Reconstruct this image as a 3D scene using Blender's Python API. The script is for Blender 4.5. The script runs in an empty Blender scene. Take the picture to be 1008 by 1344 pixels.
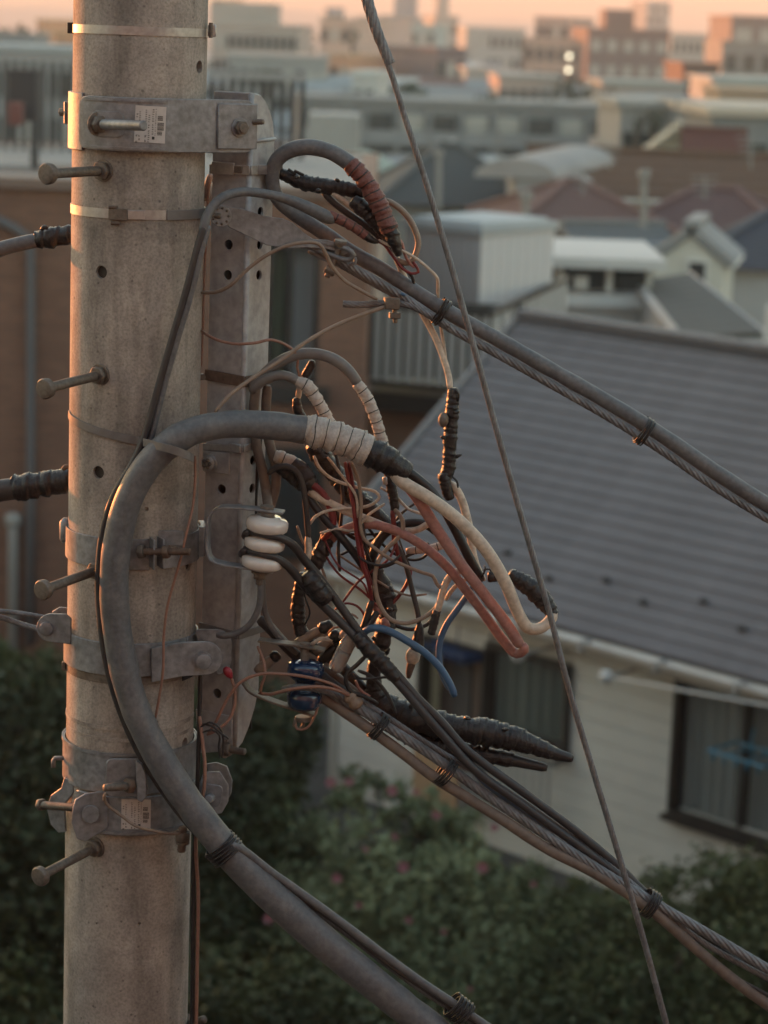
import bpy, bmesh, math, random
import numpy as np
from mathutils import Vector, Matrix
R = math.radians
random.seed(7); rng = np.random.default_rng(7)
SC = bpy.context.scene; COL = SC.collection

# ------------------------------------------------------------------ camera
CAM_H = 8.0; F = 85.0/36*1344; PITCH = math.atan2(637, F); ROLL = 0.036
cd = bpy.data.cameras.new('camera'); cam = bpy.data.objects.new('camera', cd); COL.objects.link(cam)
SC.camera = cam
cF = Vector((0, math.cos(PITCH), -math.sin(PITCH)))
_R0 = Vector((1, 0, 0)); _U0 = Vector((0, math.sin(PITCH), math.cos(PITCH)))
cR = _R0*math.cos(ROLL) + _U0*math.sin(ROLL); cU = _U0*math.cos(ROLL) - _R0*math.sin(ROLL)
CAM = Vector((0, 0, CAM_H))
m = Matrix((cR, cU, -cF)).transposed().to_4x4(); m.translation = CAM
cam.matrix_world = m
cd.sensor_fit = 'VERTICAL'; cd.sensor_height = 36; cd.sensor_width = 27; cd.lens = 85
cd.clip_start = 0.1; cd.clip_end = 20000
cd.dof.use_dof = True; cd.dof.focus_distance = 4.68; cd.dof.aperture_fstop = 4.1
SC.render.resolution_x = 768; SC.render.resolution_y = 1024

# ------------------------------------------------------------------ light
SUN_EL, SUN_AZ = 3.4, -42.0          # azimuth from the view direction (+Y), negative = to the left
w = bpy.data.worlds.new('World'); SC.world = w; w.use_nodes = True
nt = w.node_tree; bg = nt.nodes['Background']
sky = nt.nodes.new('ShaderNodeTexSky'); sky.sky_type = 'NISHITA'; sky.sun_disc = False
sky.sun_elevation = R(SUN_EL); sky.sun_rotation = R(SUN_AZ)
sky.altitude = 50; sky.air_density = 1.0; sky.dust_density = 1.2; sky.ozone_density = 1.15
tn = nt.nodes.new('ShaderNodeMix'); tn.data_type = 'RGBA'; tn.blend_type = 'MULTIPLY'; tn.inputs[0].default_value = 1; tn.inputs[7].default_value = (1.0, .962, .85, 1)
nt.links.new(sky.outputs[0], tn.inputs[6]); nt.links.new(tn.outputs[2], bg.inputs[0]); bg.inputs[1].default_value = 0.15
sd = bpy.data.lights.new('sun', 'SUN'); sun = bpy.data.objects.new('sun', sd); COL.objects.link(sun)
sd.energy = 2.3; sd.angle = R(0.5); sd.color = (1.0, 0.27, 0.08)
sdir = Vector((math.sin(R(SUN_AZ))*math.cos(R(SUN_EL)), math.cos(R(SUN_AZ))*math.cos(R(SUN_EL)), math.sin(R(SUN_EL))))
sun.rotation_euler = sdir.to_track_quat('Z', 'Y').to_euler(); sun.location = (-20, 10, 20)
SC.view_settings.view_transform = 'Standard'; SC.view_settings.look = 'None'
HAZE = 0.0005; SC.view_settings.exposure = 2.75; SC.view_settings.gamma = 1.0
SC.cycles.max_bounces = 5; SC.cycles.diffuse_bounces = 3; SC.cycles.glossy_bounces = 3
SC.cycles.transparent_max_bounces = 12; SC.cycles.use_denoising = True
SC.cycles.sample_clamp_indirect = 4.0; SC.cycles.volume_bounces = 0

# ------------------------------------------------------------------ geometry helpers
def ray(px, py):
    return cF + cR*((px-504)/F) + cU*((672-py)/F)
def PY(px, py, Y):                    # where the line of sight through a photo pixel meets the vertical plane y = Y
    d = ray(px, py); return CAM + d*(Y/d.y)
def PZ(px, py, z):
    d = ray(px, py); return CAM + d*((z-CAM_H)/d.z)
def hit(px, py, o, n):
    d = ray(px, py); return CAM + d*((o-CAM).dot(n)/d.dot(n))
Y0 = 4.80                             # distance of the pole axis
def N(px, py, dy=0.0):                # near things: dy in cm behind (+) or before (-) the pole axis
    return PY(px, py, Y0+dy/100.0)
def msz(wpx, p):                      # pixels -> metres at a point
    return wpx/F*(p-CAM).dot(cF)

def tag(o, label=None, cat=None, group=None, kind=None):
    if label: o['label'] = label
    if cat: o['category'] = cat
    if group: o['group'] = group
    if kind: o['kind'] = kind
    return o
def empty(name, loc=(0, 0, 0), label=None, cat=None, group=None, kind=None, parent=None):
    o = bpy.data.objects.new(name, None); COL.objects.link(o); o.location = loc; o.empty_display_size = .1
    if parent is not None: o.parent = parent; o.location = Vector(loc)-wloc(parent)
    return tag(o, label, cat, group, kind)
def wloc(o):
    v = Vector(o.location)
    while o.parent is not None: o = o.parent; v = v+Vector(o.location)
    return v
def mk(name, vf, mat, parent=None, smooth=False, bevel=0, uv=None, origin=None, auto=None, segs=1):
    """verts in world space -> one mesh object with its origin on itself"""
    v, f = vf[0], vf[1]
    v = np.asarray([tuple(p) for p in v], dtype=float) if not isinstance(v, np.ndarray) else v
    o0 = np.array(origin) if origin is not None else np.array([v[:, 0].mean(), v[:, 1].mean(), v[:, 2].min()])
    me = bpy.data.meshes.new(name); me.from_pydata((v-o0).tolist(), [], f)
    if uv is not None:
        ul = me.uv_layers.new(name='UVMap')
        li = np.zeros(len(me.loops), dtype=np.int32); me.loops.foreach_get('vertex_index', li)
        if callable(uv): arr = uv(me)
        else: arr = uv
        ul.data.foreach_set('uv', np.asarray(arr, dtype=np.float32).ravel())
    if bevel or auto is not None:
        bm = bmesh.new(); bm.from_mesh(me)
        bmesh.ops.recalc_face_normals(bm, faces=bm.faces)
        if bevel:
            es = [e for e in bm.edges if len(e.link_faces) == 2 and e.calc_face_angle(0) > R(28)]
            bmesh.ops.bevel(bm, geom=es, offset=bevel, segments=segs, affect='EDGES', profile=.5, clamp_overlap=True)
        bm.to_mesh(me); bm.free()
    if smooth or bevel:
        me.polygons.foreach_set('use_smooth', [True]*len(me.polygons))
        if smooth == 'auto' or bevel:
            try: me.set_sharp_from_angle(angle=R(38))
            except Exception: pass
    ms = mat if isinstance(mat, (list, tuple)) else [mat]
    for q in ms: me.materials.append(q)
    o = bpy.data.objects.new(name, me); COL.objects.link(o)
    o.location = o0
    if parent is not None:
        o.parent = parent; o.location = Vector(o0)-wloc(parent)
    return o
def join(*vfs):
    V, Fc = [], []
    for v, f in vfs:
        b = len(V); V += [tuple(p) for p in v]; Fc += [tuple(i+b for i in q) for q in f]
    return V, Fc
BOXF = [(0, 1, 2, 3), (7, 6, 5, 4), (0, 4, 5, 1), (1, 5, 6, 2), (2, 6, 7, 3), (3, 7, 4, 0)]
def box(c, s, yaw=0.0, ax=None):
    """box centred at c, size s; ax = three axis vectors"""
    c = Vector(c)
    if ax is None: ax = (Vector((math.cos(yaw), math.sin(yaw), 0)), Vector((-math.sin(yaw), math.cos(yaw), 0)), Vector((0, 0, 1)))
    a, b, d = ax[0]*(s[0]/2), ax[1]*(s[1]/2), ax[2]*(s[2]/2)
    return [c-a-b-d, c-a+b-d, c+a+b-d, c+a-b-d, c-a-b+d, c-a+b+d, c+a+b+d, c+a-b+d], BOXF
def extr(pts, vec):
    """polygon (world points) extruded along vec"""
    n = len(pts); pts = [Vector(p) for p in pts]; q = [p+vec for p in pts]
    return pts+q, [tuple(range(n))[::-1], tuple(range(n, 2*n))]+[(i, (i+1) % n, n+(i+1) % n, n+i) for i in range(n)]
def frame_of(d):
    d = Vector(d).normalized(); h = Vector((0, 0, 1)) if abs(d.z) < .9 else Vector((1, 0, 0))
    x = d.cross(h).normalized(); return x, d.cross(x).normalized(), d
def cyl(p, q, r, n=16, r2=None, cap=True, rot=0.0):
    p, q = Vector(p), Vector(q); x, y, d = frame_of(q-p); r2 = r if r2 is None else r2
    v = [p+(x*math.cos(rot+2*math.pi*i/n)+y*math.sin(rot+2*math.pi*i/n))*r for i in range(n)]
    v += [q+(x*math.cos(rot+2*math.pi*i/n)+y*math.sin(rot+2*math.pi*i/n))*r2 for i in range(n)]
    f = [(i, (i+1) % n, n+(i+1) % n, n+i) for i in range(n)]
    if cap: f += [tuple(range(n))[::-1], tuple(range(n, 2*n))]
    return v, f
def lathe(p, q, prof, n=32):
    """prof: (t 0..1 along p->q, radius)"""
    p, q = Vector(p), Vector(q); x, y, d = frame_of(q-p); V = []; Fc = []
    for t, r in prof:
        c = p.lerp(q, t)
        V += [c+(x*math.cos(2*math.pi*i/n)+y*math.sin(2*math.pi*i/n))*r for i in range(n)]
    for k in range(len(prof)-1):
        for i in range(n):
            Fc.append((k*n+i, k*n+(i+1) % n, (k+1)*n+(i+1) % n, (k+1)*n+i))
    Fc += [tuple(range(n))[::-1], tuple(range((len(prof)-1)*n, len(prof)*n))]
    return V, Fc
def cr(P, step):
    """Catmull-Rom through rows of P (x,y,dy,w), resampled about every `step` photo pixels"""
    P = np.asarray(P, float); n = len(P)
    if n == 2:
        k = max(2, int(np.hypot(*(P[1]-P[0])[:2])/step)+1)
        return np.array([P[0]+(P[1]-P[0])*t for t in np.linspace(0, 1, k)])
    Q = np.vstack([2*P[0]-P[1], P, 2*P[-1]-P[-2]]); out = []
    for i in range(1, n):
        a, b, c, d = Q[i-1], Q[i], Q[i+1], Q[i+2]
        ta = 0; al = .5
        def dd(u, v): return max(1e-3, np.hypot(*(v-u)[:2]))**al
        t0 = 0; t1 = t0+dd(a, b); t2 = t1+dd(b, c); t3 = t2+dd(c, d)
        k = max(2, int(np.hypot(*(c-b)[:2])/step))
        for t in np.linspace(t1, t2, k, endpoint=False):
            A1 = (t1-t)/(t1-t0)*a+(t-t0)/(t1-t0)*b; A2 = (t2-t)/(t2-t1)*b+(t-t1)/(t2-t1)*c; A3 = (t3-t)/(t3-t2)*c+(t-t2)/(t3-t2)*d
            B1 = (t2-t)/(t2-t0)*A1+(t-t0)/(t2-t0)*A2; B2 = (t3-t)/(t3-t1)*A2+(t-t1)/(t3-t1)*A3
            out.append((t2-t)/(t2-t1)*B1+(t-t1)/(t2-t1)*B2)
    out.append(P[-1]); return np.array(out)
def sweep(C, rad, n=14, prof='round', seed=0, closed_ends=True):
    """C (k,3) centres in metres, rad (k,) radii"""
    r_ = np.random.default_rng(seed); C = np.asarray(C, float); k = len(C)
    T = np.gradient(C, axis=0); T /= np.linalg.norm(T, axis=1)[:, None]+1e-12
    L = np.concatenate([[0], np.cumsum(np.linalg.norm(np.diff(C, axis=0), axis=1))])
    X = np.zeros_like(C); h = np.array([0, 0, 1.0]) if abs(T[0][2]) < .9 else np.array([1.0, 0, 0])
    X[0] = np.cross(T[0], h); X[0] /= np.linalg.norm(X[0])
    for i in range(1, k):
        x = X[i-1]-T[i]*np.dot(X[i-1], T[i]); X[i] = x/(np.linalg.norm(x)+1e-12)
    Yv = np.cross(T, X); th = np.arange(n)/n*2*math.pi
    rr = np.repeat(np.asarray(rad, float)[:, None], n, 1)
    if prof == 'strand':
        lob = 7; pitch = 14*np.mean(rad)
        ph = th[None, :]-L[:, None]/pitch*2*math.pi
        rr = rr*(0.76+0.28*np.abs(np.cos(ph*lob/2))**.8)
    elif prof == 'thread':
        pass
    elif prof == 'tape':
        pw = max(np.mean(rad)*1.15, .0035)
        ph = (L[:, None]/pw+th[None, :]/(2*math.pi)) + .25*np.sin(L[:, None]/pw*1.7+seed)
        fr = ph % 1.0
        lump = np.interp(L, np.linspace(0, L[-1]+1e-9, max(3, int(L[-1]/.012)+2)), r_.normal(0, .045, max(3, int(L[-1]/.012)+2)))
        rr = rr*(1+.17*(fr-.5)+lump[:, None]+r_.normal(0, .028, rr.shape))
    elif prof == 'worn':
        kk = max(3, int(L[-1]/.03)+2)
        lump = np.interp(L, np.linspace(0, L[-1]+1e-9, kk), r_.normal(0, .02, kk)); rr = rr*(1+lump[:, None])
    V = C[:, None, :]+(X[:, None, :]*np.cos(th)[None, :, None]+Yv[:, None, :]*np.sin(th)[None, :, None])*rr[:, :, None]
    V = V.reshape(-1, 3)
    Fc = [(i*n+j, i*n+(j+1) % n, (i+1)*n+(j+1) % n, (i+1)*n+j) for i in range(k-1) for j in range(n)]
    uv = []
    for i in range(k-1):
        for j in range(n):
            a, b = j/n, (j+1)/n; uv += [(L[i], a), (L[i], b), (L[i+1], b), (L[i+1], a)]
    if closed_ends:
        Fc += [tuple(range(n))[::-1], tuple(range((k-1)*n, k*n))]
        uv += [(L[0], .5)]*n+[(L[-1], .5)]*n
    return V, Fc, np.array(uv, float)
_seed = [0]
def tube(name, mat, w, pts, prof='round', parent=None, n=None, step=None, taper=False, smooth=True):
    """a cable through photo positions; pts rows (x, y, dy cm[, width px])"""
    _seed[0] += 1
    rows = [(p[0], p[1], p[2] if len(p) > 2 else 0, p[3] if len(p) > 3 else w) for p in pts]
    step = step or (1.6 if prof == 'strand' else (1.5 if prof == 'tape' else 5))
    S = cr(rows, step)
    C = np.array([tuple(N(a[0], a[1], a[2])) for a in S]); rad = np.array([msz(a[3], Vector(c))/2 for a, c in zip(S, C)])
    rad = np.maximum(rad, 0.0006)
    if prof != 'strand' and len(rad) > 4:   # slightly rounded ends
        rad[0] *= .72; rad[-1] *= .72
    n = n or (42 if prof == 'strand' else (20 if (w or 10) > 15 else 12))
    V, Fc, uv = sweep(C, rad, n, prof, _seed[0])
    return mk(name, (V, Fc), mat, parent, smooth=smooth, uv=uv, origin=C[0])
def cab(name, label, cat, mat, w, pts, prof='round', group=None):
    o = tube(name, mat, w, pts, prof); return tag(o, label, cat, group)

# ------------------------------------------------------------------ materials
def new_mat(name):
    mt = bpy.data.materials.new(name); mt.use_nodes = True
    return mt, mt.node_tree, mt.node_tree.nodes['Principled BSDF']
def mat(name, c, rough=.6, metal=0.0, var=.15, scale=30, c2=None, bump=.0, bscale=None, spec=.5, coat=0, amt=.5, streak=0):
    """base colour broken up by two noises, roughness varied, fine bump"""
    mt, t, b = new_mat(name); nd, lk = t.nodes, t.links
    tc = nd.new('ShaderNodeTexCoord')
    n1 = nd.new('ShaderNodeTexNoise'); n1.inputs['Scale'].default_value = scale; n1.inputs['Detail'].default_value = 6
    n2 = nd.new('ShaderNodeTexNoise'); n2.inputs['Scale'].default_value = scale*.21; n2.inputs['Detail'].default_value = 4
    src = tc.outputs['Object']
    if streak:
        mp = nd.new('ShaderNodeMapping'); mp.inputs['Scale'].default_value = (1, 1, streak); lk.new(src, mp.inputs[0]); lk.new(mp.outputs[0], n2.inputs[0])
    else: lk.new(src, n2.inputs[0])
    lk.new(src, n1.inputs[0])
    mr = nd.new('ShaderNodeMapRange'); mr.inputs['From Min'].default_value = .3; mr.inputs['From Max'].default_value = .7
    mr.inputs['To Min'].default_value = 1-var; mr.inputs['To Max'].default_value = 1+var; lk.new(n1.outputs[0], mr.inputs[0])
    mix = nd.new('ShaderNodeMix'); mix.data_type = 'RGBA'; mix.inputs[6].default_value = (*c, 1)
    mix.inputs[7].default_value = (*(c2 or tuple(x*.6 for x in c)), 1)
    m2 = nd.new('ShaderNodeMapRange'); m2.inputs['From Min'].default_value = .42; m2.inputs['From Max'].default_value = .72; m2.inputs['To Max'].default_value = amt
    lk.new(n2.outputs[0], m2.inputs[0]); lk.new(m2.outputs[0], mix.inputs[0])
    ml = nd.new('ShaderNodeMix'); ml.data_type = 'RGBA'; ml.blend_type = 'MULTIPLY'; ml.inputs[0].default_value = 1
    lk.new(mix.outputs[2], ml.inputs[6]); lk.new(mr.outputs[0], ml.inputs[7]); lk.new(ml.outputs[2], b.inputs['Base Color'])
    b.inputs['Roughness'].default_value = rough; b.inputs['Metallic'].default_value = metal
    b.inputs['Specular IOR Level'].default_value = spec; b.inputs['Coat Weight'].default_value = coat
    rr = nd.new('ShaderNodeMapRange'); rr.inputs['To Min'].default_value = max(.05, rough-.12); rr.inputs['To Max'].default_value = min(1, rough+.15)
    lk.new(n1.outputs[0], rr.inputs[0]); lk.new(rr.outputs[0], b.inputs['Roughness'])
    if bump:
        n3 = nd.new('ShaderNodeTexNoise'); n3.inputs['Scale'].default_value = bscale or scale*3; n3.inputs['Detail'].default_value = 5; lk.new(src, n3.inputs[0])
        bp = nd.new('ShaderNodeBump'); bp.inputs['Strength'].default_value = bump; bp.inputs['Distance'].default_value = .002 if scale > 5 else .02
        lk.new(n3.outputs[0], bp.inputs['Height']); lk.new(bp.outputs[0], b.inputs['Normal'])
    return mt
def tape_mat(name, c, line, pitch=.012, rough=.5, lw=.1, dirt=(.10, .09, .08), damt=.5):
    """wound tape: the edge of each turn shows as a dirty line"""
    mt = mat(name, c, rough, var=.18, scale=160, c2=dirt, bump=.8, bscale=220, amt=damt); t = mt.node_tree; nd, lk = t.nodes, t.links; b = nd['Principled BSDF']
    uvn = nd.new('ShaderNodeUVMap'); sp = nd.new('ShaderNodeSeparateXYZ'); lk.new(uvn.outputs[0], sp.inputs[0])
    dv = nd.new('ShaderNodeMath'); dv.operation = 'DIVIDE'; dv.inputs[1].default_value = pitch; lk.new(sp.outputs[0], dv.inputs[0])
    ad = nd.new('ShaderNodeMath'); ad.operation = 'ADD'; lk.new(dv.outputs[0], ad.inputs[0])
    ns = nd.new('ShaderNodeTexNoise'); ns.inputs['Scale'].default_value = 28; tc = nd.new('ShaderNodeTexCoord'); lk.new(tc.outputs['Object'], ns.inputs[0])
    nm = nd.new('ShaderNodeMath'); nm.operation = 'MULTIPLY'; nm.inputs[1].default_value = .35; lk.new(ns.outputs[0], nm.inputs[0]); lk.new(nm.outputs[0], ad.inputs[1])
    fr = nd.new('ShaderNodeMath'); fr.operation = 'FRACT'; lk.new(ad.outputs[0], fr.inputs[0])
    lt = nd.new('ShaderNodeMath'); lt.operation = 'LESS_THAN'; lt.inputs[1].default_value = lw; lk.new(fr.outputs[0], lt.inputs[0])
    old = b.inputs['Base Color'].links[0].from_socket
    mx = nd.new('ShaderNodeMix'); mx.data_type = 'RGBA'; lk.new(lt.outputs[0], mx.inputs[0]); lk.new(old, mx.inputs[6]); mx.inputs[7].default_value = (*line, 1)
    lk.new(mx.outputs[2], b.inputs['Base Color']); return mt
M = {}
def concrete():
    mt, t, b = new_mat('pole_concrete'); nd, lk = t.nodes, t.links
    tc = nd.new('ShaderNodeTexCoord')
    def noise(sc, det, mapping=None, rough=.6):
        n = nd.new('ShaderNodeTexNoise'); n.inputs['Scale'].default_value = sc; n.inputs['Detail'].default_value = det; n.inputs['Roughness'].default_value = rough
        if mapping:
            mp = nd.new('ShaderNodeMapping'); mp.inputs['Scale'].default_value = mapping; lk.new(tc.outputs['Object'], mp.inputs[0]); lk.new(mp.outputs[0], n.inputs[0])
        else: lk.new(tc.outputs['Object'], n.inputs[0])
        return n
    a = noise(9, 8); f = noise(190, 4); s = noise(16, 6, (1, 1, .16)); h = noise(5, 7, (.8, .8, 2.2), .7)
    r1 = nd.new('ShaderNodeValToRGB'); lk.new(a.outputs[0], r1.inputs[0])
    r1.color_ramp.elements[0].position = .3; r1.color_ramp.elements[0].color = (.24, .213, .185, 1)
    r1.color_ramp.elements[1].position = .7; r1.color_ramp.elements[1].color = (.385, .345, .30, 1)
    def dark(prev, nz, lo, hi, k):
        r = nd.new('ShaderNodeMapRange'); r.inputs['From Min'].default_value = lo; r.inputs['From Max'].default_value = hi
        r.inputs['To Min'].default_value = k; r.inputs['To Max'].default_value = 1.08; lk.new(nz.outputs[0], r.inputs[0])
        x = nd.new('ShaderNodeMix'); x.data_type = 'RGBA'; x.blend_type = 'MULTIPLY'; x.inputs[0].default_value = 1
        lk.new(prev, x.inputs[6]); lk.new(r.outputs[0], x.inputs[7]); return x.outputs[2]
    c = dark(r1.outputs[0], s, .38, .54, .72); c = dark(c, h, .32, .46, .8); c = dark(c, f, .3, .6, .70)
    # small pits
    v = nd.new('ShaderNodeTexVoronoi'); v.inputs['Scale'].default_value = 38; v.inputs['Randomness'].default_value = 1; lk.new(tc.outputs['Object'], v.inputs[0])
    r = nd.new('ShaderNodeMapRange'); r.inputs['From Min'].default_value = .06; r.inputs['From Max'].default_value = .13; r.inputs['To Min'].default_value = .45; lk.new(v.outputs[0], r.inputs[0])
    x = nd.new('ShaderNodeMix'); x.data_type = 'RGBA'; x.blend_type = 'MULTIPLY'; x.inputs[0].default_value = .85; lk.new(c, x.inputs[6]); lk.new(r.outputs[0], x.inputs[7])
    lk.new(x.outputs[2], b.inputs['Base Color']); b.inputs['Roughness'].default_value = .85
    bp = nd.new('ShaderNodeBump'); bp.inputs['Strength'].default_value = .35; bp.inputs['Distance'].default_value = .002
    lk.new(f.outputs[0], bp.inputs['Height']); lk.new(bp.outputs[0], b.inputs['Normal'])
    return mt
M['concrete'] = concrete()
M['galv'] = mat('galvanised_steel', (.25, .262, .275), .5, .4, .26, 75, (.14, .14, .142), .25, 240, amt=.75)
M['galv2'] = mat('galvanised_post', (.38, .39, .40), .6, .25, .2, 60, (.27, .265, .26), .22, 240, amt=.8, streak=.2)
M['bright'] = mat('stainless_band', (.42, .415, .41), .42, .7, .15, 90, (.24, .23, .22), .1, amt=.4)
M['rust'] = mat('rusted_steel', (.15, .11, .085), .7, .3, .3, 90, (.10, .06, .04), .4, 300, amt=.8)
M['bolt'] = mat('weathered_bolt', (.17, .148, .125), .6, .4, .25, 140, (.09, .06, .043), .4, 380, amt=.75)
M['grey'] = mat('grey_cable_sheath', (.105, .111, .118), .5, 0, .2, 110, (.20, .19, .18), .3, 260, amt=.5)
M['grey_l'] = mat('light_grey_cable_sheath', (.16, .15, .143), .5, 0, .12, 70, (.13, .12, .11), .12, 300, amt=.4)
M['dark'] = mat('dark_cable_sheath', (.035, .033, .034), .48, 0, .15, 80, (.075, .068, .062), .15, 300, amt=.4)
M['black'] = mat('black_cable_sheath', (.018, .017, .018), .42, 0, .15, 80, (.04, .037, .034), .12, 300, amt=.4)
M['tape_k'] = tape_mat('black_electrical_tape', (.017, .016, .017), (.006, .006, .006), .011, .36, .09, (.05, .045, .04), .35)
M['tape_w'] = tape_mat('dirty_white_tape', (.46, .42, .38), (.03, .026, .022), .023, .5, .085, (.33, .29, .25), .6)
M['tape_r'] = tape_mat('faded_red_tape', (.17, .062, .05), (.03, .02, .018), .019, .5, .14, (.11, .05, .04), .6)
M['cream'] = mat('cream_insulation', (.52, .44, .35), .46, 0, .2, 110, (.30, .235, .18), .12, 200, amt=.6)
M['cream_d'] = mat('dirty_cream_insulation', (.56, .49, .40), .5, 0, .22, 120, (.20, .16, .13), .15, 200, amt=.7)
M['pink'] = mat('faded_pink_insulation', (.33, .15, .125), .48, 0, .22, 110, (.28, .165, .14), .06, 200, amt=.7)
M['red'] = mat('red_insulation', (.17, .022, .024), .42, 0, .15, 90, (.09, .018, .018), .06, 200, amt=.5)
M['blue'] = mat('blue_insulation', (.045, .115, .22), .42, 0, .1, 60, (.07, .12, .18), .06, 200, amt=.5)
M['copper'] = mat('copper_coloured_wire', (.27, .145, .105), .5, .1, .15, 120, (.22, .12, .085), .1, amt=.6)
M['beige'] = mat('beige_wire', (.25, .195, .15), .5, 0, .12, 100, (.20, .15, .12), .1, amt=.6)
M['strand'] = mat('steel_strand', (.19, .20, .21), .5, .4, .2, 120, (.09, .082, .074), .2, amt=.6)
M['conduit'] = mat('brown_grey_conduit', (.17, .135, .11), .6, 0, .2, 60, (.09, .07, .06), .2, 200, amt=.6)
M['ceramic_w'] = mat('white_glazed_ceramic', (.62, .585, .54), .12, 0, .05, 60, (.45, .41, .37), 0, coat=.5, amt=.35)
M['ceramic_b'] = mat('blue_glazed_ceramic', (.010, .030, .075), .1, 0, .1, 60, (.015, .035, .06), 0, coat=.6, amt=.35)
M['ink'] = mat('printed_ink', (.03, .03, .03), .6)
M['paper'] = mat('label_paper', (.52, .49, .46), .6, 0, .05, 120, (.42, .39, .36), amt=.6)
M['redcap'] = mat('red_plastic', (.32, .02, .035), .35, 0, .1, 90)
def clear_mat():
    mt, t, b = new_mat('clear_plastic_sleeve'); b.inputs['Base Color'].default_value = (.8, .78, .75, 1); b.inputs['Roughness'].default_value = .15
    b.inputs['Transmission Weight'].default_value = .75; b.inputs['IOR'].default_value = 1.35; return mt
M['clear'] = clear_mat()

# ------------------------------------------------------------------ setting: ground, far city
def gz(y):
    if y < 45: return 0.0
    t = min(1, (y-45)/110.0); return -10*t*t*(3-2*t)
M['earth'] = mat('earth_and_paving', (.055, .048, .04), .95, 0, .25, .8, (.09, .085, .08), amt=.9)
def ground():
    xs = np.concatenate([[-6000, -2500, -900, -400, -200, -100], np.linspace(-60, 60, 25), [100, 200, 400, 900, 2500, 6000]])
    ys = np.concatenate([[-300, -100, -30], np.linspace(0, 170, 35), [250, 400, 700, 1200, 2500, 5000, 9000]])
    V = [(x, y, gz(y)) for y in ys for x in xs]; n = len(xs)
    Fc = [(j*n+i, j*n+i+1, (j+1)*n+i+1, (j+1)*n+i) for j in range(len(ys)-1) for i in range(n-1)]
    tag(mk('ground', (V, Fc), M['earth'], smooth=True), kind='structure')
ground()

def wallmat(name, c, var=.06, rough=.85, c2=None, sc=1.2):
    return mat(name, c, rough, 0, var, sc, c2 or tuple(x*.75 for x in c), amt=.5)
M['win'] = mat('dark_window_glass', (.03, .033, .036), .15, 0, .2, .5, (.09, .085, .08), amt=.6)
M['win_l'] = mat('curtained_window', (.42, .39, .35), .4, 0, .2, .8, (.16, .15, .14), amt=.6)
M['white'] = wallmat('white_painted_trim', (.62, .60, .57))
M['concrete_l'] = wallmat('pale_rendered_wall', (.42, .40, .375))
M['concrete_d'] = wallmat('grey_rendered_wall', (.27, .26, .25))
M['frame'] = mat('bronze_window_frame', (.035, .03, .027), .5, .2, .1, 30)
WM = {}
def wm(c):
    k = tuple(round(x, 3) for x in c)
    if k not in WM: WM[k] = wallmat('painted_facade', c)
    return WM[k]

def block(name, label, x0, x1, ytop, Y, depth, c, yaw=0, rows=0, cols=0, win='win', base=None, wr=.55, hr=.5, cat='building',
          top=None, roofc=None, balcony=False, group=None, fh=3.0, wtop=None, far=True):
    wr = min(.72, wr*1.15); hr = hr*1.1
    """flat-roofed building: the photo columns x0..x1 at distance Y, its top at row ytop"""
    xm = (x0+x1)/2; a = PY(x0, ytop, Y); b = PY(x1, ytop, Y); zt = PY(xm, ytop, Y).z; zb = (gz(Y)-.5) if base is None else base
    wd = (b-a).length; c0 = (a+b)/2; ya = R(yaw); ux = Vector((math.cos(ya), math.sin(ya), 0)); vy = Vector((-math.sin(ya), math.cos(ya), 0))
    wd = wd/max(.5, math.cos(ya)); front = Vector((c0.x, c0.y, 0))
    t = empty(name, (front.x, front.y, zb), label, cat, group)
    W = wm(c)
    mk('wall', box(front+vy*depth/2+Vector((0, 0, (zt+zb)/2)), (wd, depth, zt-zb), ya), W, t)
    rc = wm(roofc or tuple(min(.6, x*1.15) for x in c))
    mk('roof_slab', box(front+vy*depth/2+Vector((0, 0, zt+.12)), (wd+.5, depth+.5, .36), ya), rc, t)
    if top:
        for (fx, w_, h_, d_) in top:
            mk('roof_hut', box(front+ux*(fx*wd)+vy*depth*.5+Vector((0, 0, zt+h_/2)), (w_, d_, h_), ya), W, t)
    if rows and cols:
        cw = wd/cols; z_top = zt-.6
        for r_ in range(rows):
            zc = z_top-fh*r_-fh*.5
            if zc-fh*.5 < zb: break
            if balcony:
                mk('balcony', box(front-vy*.55+Vector((0, 0, zc-fh*.5+.55)), (wd*.985, 1.1, 1.1), ya), rc, t)
            first = None
            for k in range(cols):
                u = -wd/2+cw*(k+.5)
                if PXM(front+ux*u+Vector((0, 0, zc))) is False: continue
                p = front+ux*u-vy*.04+Vector((0, 0, zc+(.25 if balcony else 0)))
                o = mk('window', box(p, (cw*wr, .12, fh*hr), ya), M[win if random.random() < .75 else 'win_l'], t)
            if balcony:
                for k in range(cols+1):
                    u = -wd/2+cw*k
                    p = front+ux*u-vy*.5+Vector((0, 0, zc))
                    if PXM(p) is False: continue
                    mk('partition', box(p, (.22, 1.2, fh), ya), rc, t)
    return t, front, ux, vy, zt, zb
def PXM(p):
    """inside the photographed cone (with a margin)?"""
    d = p-CAM; zz = d.dot(cF)
    if zz <= 0: return False
    x = 504+d.dot(cR)/zz*F; y = 672-d.dot(cU)/zz*F
    return None if (-150 < x < 1160 and -100 < y < 1500) else False

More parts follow.
